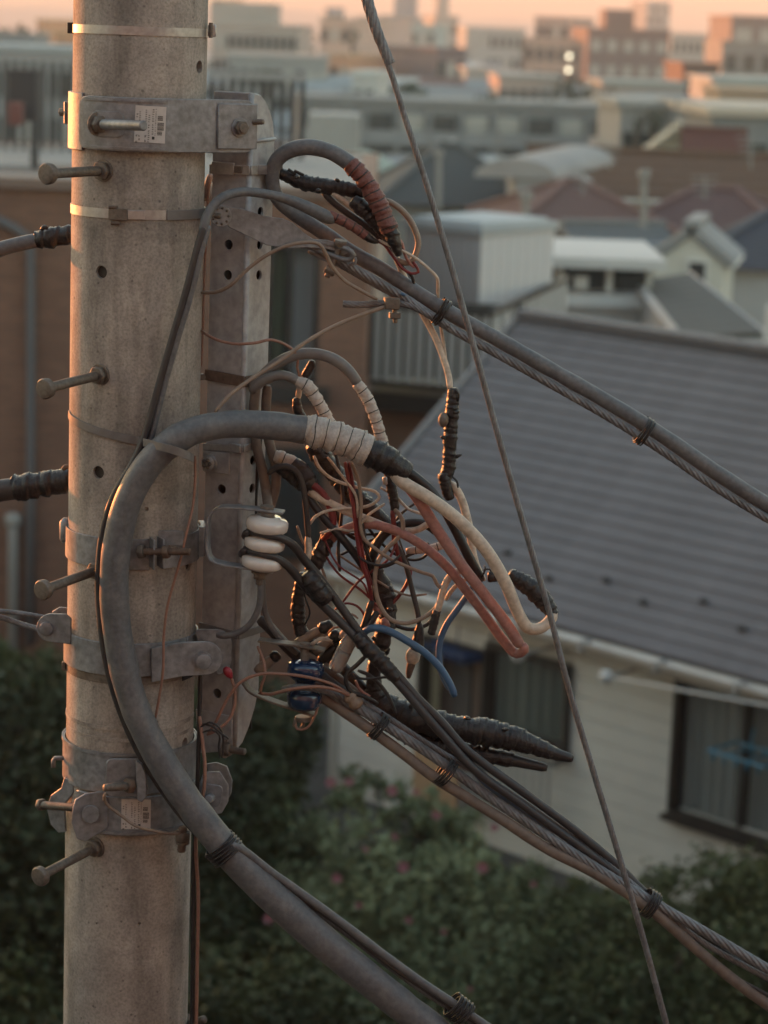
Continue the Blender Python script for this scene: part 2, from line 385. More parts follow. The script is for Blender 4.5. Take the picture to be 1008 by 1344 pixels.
def gable(name, label, x, y_e, Y, wd, dp, yaw, rise, wallc, roofc, h=None, over=.35, windows=(), cat='house', axis='x', group=None, course=True, hip=0):
    """gabled house: eave centre of the front seen at photo (x, y_e), distance Y. ridge along local x ('x') or y ('y')"""
    e = PY(x, y_e, Y); zb = gz(Y)-.3; ya = R(yaw); ux = Vector((math.cos(ya), math.sin(ya), 0)); vy = Vector((-math.sin(ya), math.cos(ya), 0)); Z = Vector((0, 0, 1))
    f = Vector((e.x, e.y, 0)); c = f+vy*dp/2; zt = e.z
    t = empty(name, (f.x, f.y, zb), label, cat, group)
    if axis == 'x': A, B, la, lb = ux, vy, wd, dp
    else: A, B, la, lb = vy, -ux, dp, wd
    # walls with gable ends as one mesh
    V = []
    for s in (-1, 1):
        for q, z in ((-lb/2, zb), (lb/2, zb), (lb/2, zt), (0, zt+rise), (-lb/2, zt)):
            V.append(c+A*(s*la/2)+B*q+Z*z)
    Fc = [(0, 1, 2, 3, 4), (9, 8, 7, 6, 5), (0, 5, 6, 1), (1, 6, 7, 2), (4, 9, 5, 0), (2, 7, 8, 3), (3, 8, 9, 4)]
    mk('wall', (V, Fc), wm(wallc), t)
    rm = wm(roofc); sl = math.atan2(rise, lb/2); L = math.hypot(rise, lb/2)+over
    if hip:
        w_ = t.children[0]; bpy.data.objects.remove(w_)
        mk('wall', box(c+Z*((zt+zb)/2), (la, lb, zt-zb), ax=(A, B, Z)), wm(wallc), t)
        ov = over; k0 = zt-.02
        lo = [c+A*(sa*(la/2+ov))+B*(sb*(lb/2+ov))+Z*k0 for sa, sb in ((-1, -1), (1, -1), (1, 1), (-1, 1))]; hi = [c-A*(la/2-hip)+Z*(zt+rise), c+A*(la/2-hip)+Z*(zt+rise)]
        mk('roof', (lo+hi, [(0, 1, 5, 4), (1, 2, 5), (2, 3, 4, 5), (3, 0, 4), (3, 2, 1, 0)]), rm, t)
        for p_, q_ in ((lo[0], hi[0]), (lo[1], hi[1]), (lo[2], hi[1]), (lo[3], hi[0]), (hi[0], hi[1])):
            mk('ridge_tiles', sweep([p_+Z*.03, q_+Z*.03], [.09, .09], 6)[:2], wm(tuple(min(.5, x*1.25+.02) for x in roofc)), t)
    for s in (() if hip else (-1, 1)):
        dn = (B*s*math.cos(sl)-Z*math.sin(sl)); nn = (B*s*math.sin(sl)+Z*math.cos(sl))
        top = c+Z*(zt+rise)+nn*.12
        r_ = mk('roof', box(top+dn*(L/2), (la+2*over, L, .16), ax=(A, dn, nn)), rm, t)
        if course:
            nb = int(L/.55)
            mk('roof_rib', join(*[box(top+dn*(L*(k+.5)/nb)+nn*.10, (la+2*over, .09, .06), ax=(A, dn, nn)) for k in range(nb)]), rm, r_)
        mk('gutter', cyl(top+dn*L-A*(la/2+over)-nn*.05, top+dn*L+A*(la/2+over)-nn*.05, .07, 8), M['white'], t)
    if not hip: mk('ridge_cap', box(c+Z*(zt+rise+.24), (la+2*over, .3, .14), ax=(A, B, Z)), rm, t)
    for (u, z, ww, hh) in windows:
        p = f+ux*u+Z*(zt+z)-vy*.03
        fr = mk('window', box(p, (ww+.14, .10, hh+.14), ya), M['white'], t)
        mk('pane', box(p-vy*.03, (ww, .08, hh), ya), M['win'], fr)
    return t, f, ux, vy, zt

# --- far city, each building one thing -------------------------------------------------
B = block
B('apartment_block', 'brown apartment block with pale windows and a dark roof hut on the skyline', 772, 880, 40, 420, 14, (.19, .13, .115), 8, 6, 5, 'win_l', wr=.5, hr=.42, fh=4.2, top=[(-.05, 5, 3.5, 5)])
B('tower_block', 'slim pale tower rising above the brown apartment block against the sky', 849, 881, 3, 900, 14, (.42, .38, .36), 20, 14, 4, fh=4)
B('apartment_block', 'pinkish apartment block with red brown upper floors, left of the brown block', 703, 748, 24, 450, 16, (.48, .34, .29), -20, 7, 4, fh=4)
B('apartment_block', 'low pink lit block at the foot of the red topped apartment block', 690, 772, 52, 430, 9, (.52, .36, .29), -25, 5, 6, fh=4)  # pink sunlight is mixed into this wall colour
B('office_block', 'dark slab block rising above the skyline at the right edge', 960, 1060, 24, 380, 15, (.22, .17, .155), 6, 3, 3, fh=5)
B('apartment_block', 'grey lower block below the dark slab at the right edge', 948, 1070, 58, 330, 12, (.26, .235, .22), 4, 5, 5, fh=4)
B('apartment_block', 'cream many windowed block between the brown block and the dark slab', 880, 944, 46, 480, 12, (.46, .41, .37), 10, 8, 7, fh=3.6, wr=.4)
B('brick_building', 'small dark brown building in front of the cream block', 897, 944, 86, 260, 10, (.17, .095, .07), 5, 3, 3, fh=3.2)
B('warehouse', 'long pale building with a bluish roof below the dark slab', 935, 1100, 108, 220, 12, (.36, .36, .34), 3, 2, 8, roofc=(.38, .43, .42), fh=3)
B('shop_building', 'low tan building with a white corner at the right edge', 945, 1090, 122, 190, 8, (.38, .27, .19), 2, 1, 5, fh=3)
B('apartment_block', 'white slab with grid windows in the middle of the skyline', 612, 690, 38, 520, 14, (.42, .40, .38), 6, 6, 8, fh=4.4, wr=.5)
B('office_tower', 'narrow beige tower with a spire like top near the middle of the skyline', 570, 602, 22, 640, 12, (.44, .38, .34), 12, 9, 3, fh=5, top=[(0, 3.2, 8, 3.2), (.1, 1.2, 13, 1.2)])
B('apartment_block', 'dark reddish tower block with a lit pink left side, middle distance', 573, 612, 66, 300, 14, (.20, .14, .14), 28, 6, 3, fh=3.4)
B('office_block', 'pale teal block left of the spired tower', 538, 572, 34, 560, 14, (.36, .42, .41), -12, 7, 3, fh=4.5)
B('office_block', 'grey block with a stepped top behind the steel strand', 499, 545, 22, 700, 18, (.30, .29, .30), -8, 7, 4, fh=5, top=[(.1, 6, 6, 6)])
B('apartment_block', 'peach lit apartment block left of the steel strand', 470, 506, 24, 480, 14, (.55, .40, .34), -22, 8, 3, fh=4)  # wall colour carries the peach sunlight
B('apartment_block', 'bright pink lit block with dark edges on the left skyline', 420, 460, 26, 420, 14, (.58, .40, .32), -28, 7, 3, fh=4)  # pink of the low sun painted into the wall
B('office_block', 'bluish grey tower behind the pink lit block', 428, 452, 11, 760, 14, (.32, .33, .36), 4, 8, 3, fh=5)
B('terraced_building', 'small orange lit cube below the pink lit block', 432, 459, 74, 300, 9, (.62, .33, .20), -32, 2, 2, fh=3)  # orange sunlight put into the wall colour
B('apartment_block', 'long pale terraced apartment with many floors right of the pole top', 277, 392, 34, 330, 13, (.42, .36, .32), -6, 6, 12, fh=3.2, wr=.6, top=[(-.2, 9, 3, 5)])
B('office_tower', 'orange lit tower behind the top of the pole', 278, 293, 0, 620, 9, (.62, .34, .20), -30, 8, 2, fh=5)  # wall colour holds the orange of the sun
B('office_tower', 'grey tower beside the orange lit tower', 292, 310, 2, 640, 12, (.30, .29, .29), 10, 8, 2, fh=5)
B('apartment_block', 'narrow orange lit tower on the far left skyline', 48, 62, 27, 430, 9, (.66, .34, .18), -30, 4, 2, fh=4)  # the sun's orange is baked into the wall colour
B('apartment_block', 'low bright orange lit block against the left edge of the pole', 71, 99, 44, 330, 9, (.66, .34, .17), -30, 2, 4, fh=3)  # low sun painted as the orange of the wall
B('apartment_block', 'dull grey block at the far left edge of the skyline', -60, 40, 46, 300, 12, (.26, .25, .245), -3, 4, 6, fh=3)
B('apartment_block', 'grey tiled building behind the left terrace railing', -50, 98, 66, 150, 12, (.33, .32, .32), 2, 3, 8, fh=2.8, roofc=(.4, .41, .42))
B('warehouse', 'wide low pink roofed row behind the strand, under the peach block', 462, 570, 78, 330, 12, (.46, .33, .29), -6, 3, 9, fh=3)
B('office_block', 'pale low building with a white gable side left of the strand', 463, 493, 98, 210, 8, (.55, .53, .50), -8, 2, 2, fh=3)
B('warehouse', 'wide pinkish flat roofed hall in front of the white slab', 655, 735, 102, 260, 10, (.45, .34, .29), 4, 2, 6, fh=3, roofc=(.36, .38, .37))
B('warehouse', 'teal roofed low building right of the round green tree', 790, 900, 110, 250, 9, (.36, .31, .28), 5, 2, 8, fh=3, roofc=(.32, .38, .37))
B('office_block', 'plain grey building under the long terraced apartment', 300, 430, 76, 260, 12, (.31, .295, .285), 2, 3, 9, fh=3)
B('apartment_block', 'cream clinic building with small windows beyond the long grey apartment', 612, 655, 92, 280, 10, (.40, .36, .33), 3, 2, 4, fh=3)
# long grey apartment with open balconies (two storeys in view)
B('apartment_block', 'long grey apartment block with a grid of dark balcony bays, middle distance', 396, 815, 137, 200, 12, (.20, .19, .185), 5, 4, 10, 'win', wr=.62, hr=.5, fh=2.75, balcony=True, roofc=(.25, .24, .235))
B('apartment_block', 'dark grey building with a flat roof at the right edge, beyond the cream house', 934, 1100, 152, 105, 12, (.20, .20, .205), 4, 2, 4, fh=2.8, roofc=(.50, .43, .36))
B('office_block', 'small grey house with a white antenna box left of the dark building', 815, 905, 140, 115, 8, (.30, .29, .28), 3, 2, 4, fh=2.8)
# carpet of far roofs
def rooftops():
    parts = []
    for k in range(3200):
        Y = 150*math.exp(rng.random()**1.25*2.6); X = (rng.random()-.5)*Y*.48
        h = 3+rng.random()*5+(6*rng.random() if rng.random() < .12 else 0)+(Y/700)*4*rng.random()
        if Y < 230: h = min(h, 6.5) if X/Y < .10 else 6+5.5*rng.random()
        if Y > 260 and rng.random() < .3: h += 2+5*rng.random()
        h = max(2.5, min(h, 16.4-Y*(.02 if Y < 450 else .0125)))
        wd_ = 3.5+6.5*rng.random(); dp = 5+6*rng.random(); ya = R(rng.normal(0, 14)); z = gz(Y)
        bx = box((X, Y, z+h/2), (wd_, dp, h), ya); parts.append((bx, rng.integers(0, 5)))
        if rng.random() < .5:
            ux = Vector((math.cos(ya), math.sin(ya), 0)); vy = Vector((-math.sin(ya), math.cos(ya), 0)); c = Vector((X, Y, z+h)); r_ = 1.6
            V = [c-ux*(wd_/2+.3)-vy*(dp/2+.3), c-ux*(wd_/2+.3)+vy*(dp/2+.3), c+ux*(wd_/2+.3)+vy*(dp/2+.3), c+ux*(wd_/2+.3)-vy*(dp/2+.3), c-ux*(wd_/2)+Vector((0, 0, r_)), c+ux*(wd_/2)+Vector((0, 0, r_))]
            parts.append(((V, [(0, 1, 4), (3, 5, 2), (0, 4, 5, 3), (1, 2, 5, 4)]), rng.integers(3, 8)))
        else:
            for q in range(3):
                ux = Vector((math.cos(ya), math.sin(ya), 0)); vy = Vector((-math.sin(ya), math.cos(ya), 0))
                parts.append((box(Vector((X, Y, z+h-1.4))+ux*(wd_*(q-1)*.3)-vy*(dp/2+.03), (wd_*.16, .1, 1.2), ya), 8))
    V, Fc, mi = [], [], []
    for (v, f), k in parts:
        b = len(V); V += [tuple(p) for p in v]; Fc += [tuple(i+b for i in q) for q in f]; mi += [int(k)]*len(f)
    cols = [(.46, .41, .37), (.36, .34, .33), (.50, .38, .32), (.55, .52, .48), (.26, .25, .25), (.20, .17, .165), (.22, .12, .10), (.33, .35, .36)]
    o = mk('distant_rooftops', (V, Fc), [wm(c) for c in cols]+[M['win']])
    o.data.polygons.foreach_set('material_index', mi)
    tag(o, 'carpet of far houses and low blocks merging into the haze', 'rooftops', kind='stuff')
rooftops()
def hills():
    V, Fc = [], []; n = 80
    for i in range(n):
        a = -0.7+1.4*i/(n-1); Y = 5200; h = 14+16*(.5+.5*math.sin(i*.37))+10*rng.random()
        V += [(math.sin(a)*Y, math.cos(a)*Y, -12), (math.sin(a)*(Y+300), math.cos(a)*(Y+300), h), (math.sin(a)*(Y+900), math.cos(a)*(Y+900), -12)]
    for i in range(n-1):
        b = i*3; Fc += [(b, b+3, b+4, b+1), (b+1, b+4, b+5, b+2)]
    tag(mk('hills', (V, Fc), wm((.07, .075, .06)), smooth=True), kind='structure')
hills()

# --- middle distance houses ---------------------------------------------------------
gable('tiled_house', 'wide house with a long brown roof and beige upper floor at the right, middle distance', 900, 262, 75, 9.5, 5.0, -6, 1.1, (.42, .345, .24), (.135, .075, .05), windows=[(-2.6, -.75, 1.5, 1.0), (.3, -.75, 1.6, 1.0), (2.7, -.75, 1.4, 1.0)])
gable('tiled_house', 'house with a dull red hipped roof and a pale ridge stripe, centre right', 778, 303, 58, 3.5, 5.2, 8, 1.0, (.24, .205, .18), (.135, .072, .062), windows=[(-.9, -.7, 1.2, .9)], hip=1.6)
gable('tiled_house', 'small dark red roof behind the white gabled house', 925, 300, 60, 3.4, 4.2, -14, .85, (.30, .25, .2), (.11, .058, .055), hip=1.2)
gable('tiled_house', 'house under a broad dark grey tiled roof left of the white arched roof', 602, 268, 66, 3.9, 5, 6, 1.45, (.24, .23, .22), (.075, .072, .07), hip=1.7)
gable('gabled_house', 'small cream white house with its gable end and one dark window facing us', 905, 347, 46, 1.35, 2.2, -12, .52, (.56, .54, .48), (.27, .265, .265), axis='y', over=.10, course=False, windows=[(.16, -.12, .3, .34)])
gable('tiled_house', 'house with a blackish blue roof at the right edge', 1012, 352, 50, 2.9, 4, -10, .95, (.36, .36, .37), (.055, .055, .07), hip=1.2)
gable('cream_house', 'pale yellow house with an upstairs gable and small dark window, under the skyline', 890, 203, 95, 2.2, 3, -5, .9, (.50, .44, .32), (.42, .38, .30), axis='y', windows=[(0, -.3, .6, .9)])
gable('red_roofed_house', 'little house with a steep dark red roof beside the pale yellow gable', 937, 218, 92, 1.8, 3, -5, 1.1, (.34, .25, .22), (.13, .05, .04))
gable('grey_house', 'long grey roofed house behind the red hipped roof', 690, 258, 84, 3.6, 3.2, 3, .6, (.34, .325, .31), (.20, .19, .185), windows=[(-1, -.7, 1, .8), (1.2, -.7, 1, .8)])
gable('grey_house', 'low grey metal roof with a ridge between the slate roof and the white gable', 822, 338, 52, 1.7, 1.8, 16, .42, (.30, .29, .285), (.17, .17, .175))

def arched():
    t = empty('arched_roof_hall', tuple(PY(672, 240, 62)), 'hall with a pale curved roof like a low arch, centre of the middle distance', 'hall')
    c = PY(676, 234, 62); V, Fc = [], []; n = 18
    for j, s in enumerate((0, 9)):
        for i in range(n+1):
            a = math.pi*i/n; V.append(Vector((c.x-1.05*math.cos(a)+s*.25, c.y+s, c.z+.5*math.sin(a))))
    for i in range(n): Fc.append((i, i+1, n+2+i, n+1+i))
    Fc.append(tuple(range(n+1)))
    mk('roof', (V, Fc), wm((.31, .29, .285)), t)
    mk('wall', box((c.x+1, c.y+4.6, (c.z+gz(62))/2-.02), (2.0, 9, c.z-gz(62))), wm((.33, .31, .30)), t)
arched()
def canopy():
    c = PY(476, 262, 72); t = empty('domed_canopy', (c.x, c.y, gz(72)), 'pale green domed canopy behind the upper cable loop', 'canopy')
    V, Fc = lathe((c.x, c.y, c.z), (c.x, c.y, c.z+1.45), [(0, 1.45), (.25, 1.38), (.5, 1.2), (.75, .9), (.92, .5), (1, .05)], 28)
    mk('dome', (V, Fc), wm((.38, .42, .355)), t, smooth=True)
    mk('rim', cyl((c.x, c.y, c.z-.14), (c.x, c.y, c.z-.004), 1.5, 28), wm((.22, .36, .33)), t)
    mk('drum', cyl((c.x, c.y, gz(72)), (c.x, c.y, c.z-.15), 1.35, 28), wm((.30, .29, .27)), t)
canopy()
def crane_arc():   # pale teal curved pipe on the roofs and grey roof hoop
    o = mk('curved_rail', sweep([PY(a, b, 70) for a, b in ((590, 186), (603, 192), (615, 202), (626, 218), (632, 238))], [.09]*5, 10)[:2], wm((.45, .44, .44)), smooth=True)
    tag(o, 'pale curved handrail arching over the dark grey roof', 'rail')
crane_arc()

def vent_pipe(px, y0, y1, Y, lab):
    a, b = PY(px, y0, Y), PY(px, y1, Y)
    t = empty('roof_mast', tuple(b), lab, 'mast')
    mk('pipe', cyl(b, a, .07, 8), M['concrete_d'], t); mk('cap', cyl(a, a+Vector((0, 0, .15)), .13, 8), M['concrete_d'], t)
vent_pipe(576, 205, 275, 62, 'stubby grey mast on the dark roof beside the arched hall')
vent_pipe(690, 262, 335, 44, 'thin grey chimney pipe in front of the red hipped roof')
vent_pipe(845, 232, 300, 50, 'thin mast standing between the red roof and the white gable')

def antenna(px, yt, yb, Y, lab):
    a, b = PY(px, yt, Y), PY(px, yb, Y); t = empty('tv_antenna', tuple(b), lab, 'antenna')
    mk('mast', cyl(b, a, .025*Y/50, 6), M['concrete_d'], t)
    for k in range(4):
        c = a-Vector((0, 0, .12*k*Y/50)); w_ = (.3-.04*k)*Y/50; mk('crossbar', cyl(c-Vector((w_, 0, 0)), c+Vector((w_, .1, 0)), .012*Y/50, 5), M['concrete_d'], t)
for a_ in ((655, 168, 215, 61, 'thin aerial on the dark grey roof near the pale arched hall'), (765, 222, 256, 57, 'aerial on the peak of the left dull red roof'), (925, 232, 262, 59, 'aerial on the peak of the right dull red roof'), (985, 180, 222, 74, 'aerial on the long brown roof near the right edge'), (800, 188, 222, 74, 'aerial on the left part of the long brown roof'), (455, 110, 140, 195, 'aerial on the flat roof of the long grey block, left part'), (720, 112, 146, 195, 'aerial on the flat roof of the long grey block, right part'), (888, 130, 162, 94, 'aerial behind the pale yellow gable')): antenna(*a_)
# street lights glowing far away
def lamps():
    for k, (x, y, l) in enumerate(((747, 74, 'upper pale round light on the roof edge above the green tree'), (746, 92, 'lower pale round light just above the green tree'))):
        mt, t_, b_ = new_mat('lamp_glow'); b_.inputs['Emission Color'].default_value = (1, .86, .6, 1); b_.inputs['Emission Strength'].default_value = .55; b_.inputs['Base Color'].default_value = (.5, .45, .35, 1)
        p = PY(x, y, 255)
        t = empty('flood_lamp', tuple(p-Vector((0, 0, 1))), l, 'lamp')
        mk('lens', lathe(p+Vector((0, -.2, 0)), p+Vector((0, .1, 0)), [(0, .08), (.4, .22), (1, .24)], 14), mt, t)
        mk('housing', box(p+Vector((0, .25, 0)), (.6, .3, .6)), M['frame'], t); mk('post', cyl(p+Vector((0, .5, -3)), p+Vector((0, .5, 0)), .06, 8), M['frame'], t)
lamps()

# --- white box building with slatted balcony ---------------------------------------------
def boxhouse():
    Y = 34.0; a = PY(534, 292, Y); b = PY(632, 312, Y-.9)     # left front corner, near corner
    c = PY(728, 303, Y+.6)
    zt = (a.z+b.z+c.z)/3; zb = PY(630, 408, Y-.9).z
    A, Bp, Cc = Vector((a.x, a.y, 0)), Vector((b.x, b.y, 0)), Vector((c.x, c.y, 0)); D = A+(Cc-Bp)
    t = empty('penthouse', (Bp.x, Bp.y, zb), 'pale grey box shaped rooftop room with a flat metal roof, right of the steel strand', 'building')
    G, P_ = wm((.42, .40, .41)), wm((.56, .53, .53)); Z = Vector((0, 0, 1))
    # vertical cladding panels, each a part
    first = {}
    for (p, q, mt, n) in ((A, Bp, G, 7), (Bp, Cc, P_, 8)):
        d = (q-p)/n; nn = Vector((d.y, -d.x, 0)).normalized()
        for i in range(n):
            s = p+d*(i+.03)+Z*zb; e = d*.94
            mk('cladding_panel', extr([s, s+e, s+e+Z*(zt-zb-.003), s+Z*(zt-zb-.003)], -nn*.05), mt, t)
    core = [p+((A+Bp+Cc+D)/4-p)*.03+Z*zb for p in (A, Bp, Cc, D)]
    mk('wall', extr(core, Z*(zt-zb-.01)), G, t)
    cc = (A+Bp+Cc+D)/4
    rf = [cc+(p-cc)*1.06+Z*zt for p in (A, Bp, Cc, D)]
    mk('roof', extr(rf, Z*.11), wm((.40, .41, .42)), t)
    mid = [cc+(p-cc)*.9+Z*(zt+.11) for p in (A, Bp, Cc, D)]
    mk('roof_upstand', extr(mid, Z*.05), wm((.46, .48, .49)), t)
    # balcony slab and slats below
    t2 = empty('balcony', tuple(PY(600, 515, 32.5)), 'balcony with a fence of pale vertical slats under the box shaped rooftop room', 'balcony')
    p0, p1, p2 = PY(486, 505, 31.2), PY(640, 524, 30.6), PY(742, 440, 35.5)
    zl = p0.z; top = PY(486, 402, 31.2).z
    def slats(p, q, n):
        d = Vector((q.x-p.x, q.y-p.y, 0)); u = d.normalized(); P0 = Vector((p.x, p.y, zl))
        for i in range(n):
            c_ = P0+d*((i+.5)/n)+Z*(top-zl)/2
            mk('slat', box(c_, (d.length/n*.58, .04, top-zl), ax=(u, Z.cross(u), Z)), wm((.40, .39, .385)), t2)
        for zz in (zl+.04, top+.03):
            mk('rail', box(P0+d/2+Z*(zz-zl), (d.length, .07, .07), ax=(u, Z.cross(u), Z)), M['frame'], t2)
    mk('dark_gap_backing', box((p0.x*.5+p1.x*.5+.1, p0.y+.75, (zl+top)/2), (2.3, .05, top-zl)), M['frame'], t2)  # dark sheet added to stand for shade between the slats
    slats(p0, p1, 11); slats(p1, Vector((p2.x, p2.y, zl)), 9)
    pts = [Vector((p0.x, p0.y, zl-.32)), Vector((p1.x, p1.y, zl-.32)), Vector((p2.x, p2.y, zl-.32)), Vector((p0.x+1, p0.y+6, zl-.32))]
    mk('slab', extr(pts, Z*.24), M['frame'], t2)
    # rust yellow box under the room
    tag(mk('air_conditioner', box(PY(560, 430, 32.4), (.75, .3, .45), .2), wm((.42, .32, .16)), bevel=.02), 'yellowed box standing on the balcony behind the slats', 'appliance')
    # brick base under balcony
    t3 = empty('brick_wall', (p0.x, p0.y+.4, 0), 'red brown brick base wall under the slatted balcony', 'wall')
    mk('brickwork', box(((p0.x+p1.x)/2+.9, p0.y+2.6, (zl-.4)/2), (4.6, 4.4, zl-.4)), M['brick'], t3)
def brickmat():
    mt, t, b = new_mat('brown_tile_facade'); nd, lk = t.nodes, t.links
    tc = nd.new('ShaderNodeTexCoord'); mp = nd.new('ShaderNodeMapping'); mp.inputs['Rotation'].default_value = (R(90), 0, 0); lk.new(tc.outputs['Object'], mp.inputs[0])
    br = nd.new('ShaderNodeTexBrick'); lk.new(mp.outputs[0], br.inputs[0]); br.inputs['Scale'].default_value = 1
    br.inputs['Brick Width'].default_value = .22; br.inputs['Row Height'].default_value = .068; br.inputs['Mortar Size'].default_value = .006
    br.inputs['Color1'].default_value = (.21, .105, .068, 1); br.inputs['Color2'].default_value = (.165, .082, .055, 1); br.inputs['Mortar'].default_value = (.12, .08, .062, 1)
    n = nd.new('ShaderNodeTexNoise'); n.inputs['Scale'].default_value = .9; n.inputs['Detail'].default_value = 5; lk.new(tc.outputs['Object'], n.inputs[0])
    mr = nd.new('ShaderNodeMapRange'); mr.inputs['To Min'].default_value = .75; mr.inputs['To Max'].default_value = 1.2; lk.new(n.outputs[0], mr.inputs[0])
    ml = nd.new('ShaderNodeMix'); ml.data_type = 'RGBA'; ml.blend_type = 'MULTIPLY'; ml.inputs[0].default_value = 1; lk.new(br.outputs[0], ml.inputs[6]); lk.new(mr.outputs[0], ml.inputs[7])
    lk.new(ml.outputs[2], b.inputs['Base Color']); b.inputs['Roughness'].default_value = .7; return mt
M['brick'] = brickmat()
boxhouse()

# --- white balcony house, centre right ----------------------------------------------------
def railhouse():
    Y = 38; a, b = PY(716, 352, Y), PY(862, 366, Y); z1 = a.z; z0 = 0
    t = empty('white_house', (a.x, a.y, 0), 'white house wing with a flat canopy over a band of dark windows, centre right', 'house')
    u = Vector((b.x-a.x, 0, 0)); W_ = u.x; Z = Vector((0, 0, 1))
    wl = wm((.44, .42, .405)); wh = wm((.56, .54, .52))
    zf = lambda y: PY(790, y, Y).z
    mk('wall', box((a.x+W_/2+.1, Y+1.6, (zf(402)+z0)/2), (W_, 3, zf(402)-z0)), wl, t)
    mk('canopy', box((a.x+W_/2-.05, Y+1.4, zf(343)), (W_+.3, 3.6, .16)), wh, t)
    mk('parapet', box((a.x+W_/2+.1, Y-.05, (zf(402)+zf(386))/2), (W_+.1, .14, zf(386)-zf(402))), wh, t)
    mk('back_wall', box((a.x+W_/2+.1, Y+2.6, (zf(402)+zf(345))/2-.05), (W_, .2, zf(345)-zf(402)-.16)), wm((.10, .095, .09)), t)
    for x in (735, 800, 852):
        p = PY(x, 365, Y); mk('post', box((p.x, Y+.05, (zf(386)+zf(346))/2-.03), (.09, .1, zf(346)-zf(386)-.1)), wh, t)
    for x0, x1 in ((742, 795), (806, 846)):
        p, q = PY(x0, 370, Y), PY(x1, 370, Y)
        f_ = mk('window', box(((p.x+q.x)/2, Y+.12, zf(368)), (q.x-p.x, .06, .32)), M['frame'], t); mk('pane', box(((p.x+q.x)/2, Y+.085, zf(368)), (q.x-p.x-.08, .03, .26)), M['win'], f_)
    mk('washing', box((PY(763, 370, Y).x, Y+.02, zf(372)), (.22, .04, .2)), wh, t)
    # pale lower roof ledges
    mk('ledge', box((a.x+W_/2+.2, Y-1.0, zf(432)), (W_+.6, 2.2, .14)), wh, t)
    mk('low_wall', box((a.x+W_/2+.3, Y-.9, zf(432)/2-.1), (W_+.5, 1.9, zf(432)-.2)), wl, t)
    # dark sloping roof to the right
    t2 = empty('slate_roofed_house', tuple(PY(900, 470, 35)), 'low house with a dark slate roof sloping down right beyond the big grey roof', 'house')
    P1, P2, P3, P4 = PY(838, 374, 38.5), PY(905, 362, 41), PY(1003, 440, 36), PY(895, 448, 33.5)
    for i in range(10):
        f0, f1 = i/10, (i+.93)/10
        q = [P1.lerp(P4, f0), P2.lerp(P3, f0), P2.lerp(P3, f1), P1.lerp(P4, f1)]
        mk('slate_course', extr([x+Vector((0, 0, .0)) for x in q], Vector((0, 0, .06))), wm((.085, .078, .074)), t2)
    for p, q in ((P1, P4), (P2, P3)):
        mk('verge_board', sweep([p+Vector((0, -.04, .02)), q+Vector((0, -.04, .02))], [.075, .075], 4)[:2], wm((.50, .48, .46)), t2)
    base = [Vector((v.x, v.y, 0)) for v in (P1, P2, P3, P4)]
    mk('wall', (base+[v-Vector((0, 0, .05)) for v in (P1, P2, P3, P4)], [(0, 1, 5, 4), (1, 2, 6, 5), (2, 3, 7, 6), (3, 0, 4, 7), (4, 5, 6, 7)]), wm((.36, .35, .34)), t2)
    o = mk('corner_post', box(PY(1006, 500, 30), (.12, .12, 1.9)), wh); tag(o, 'white post cut by the right edge above the big grey roof', 'post')
railhouse()

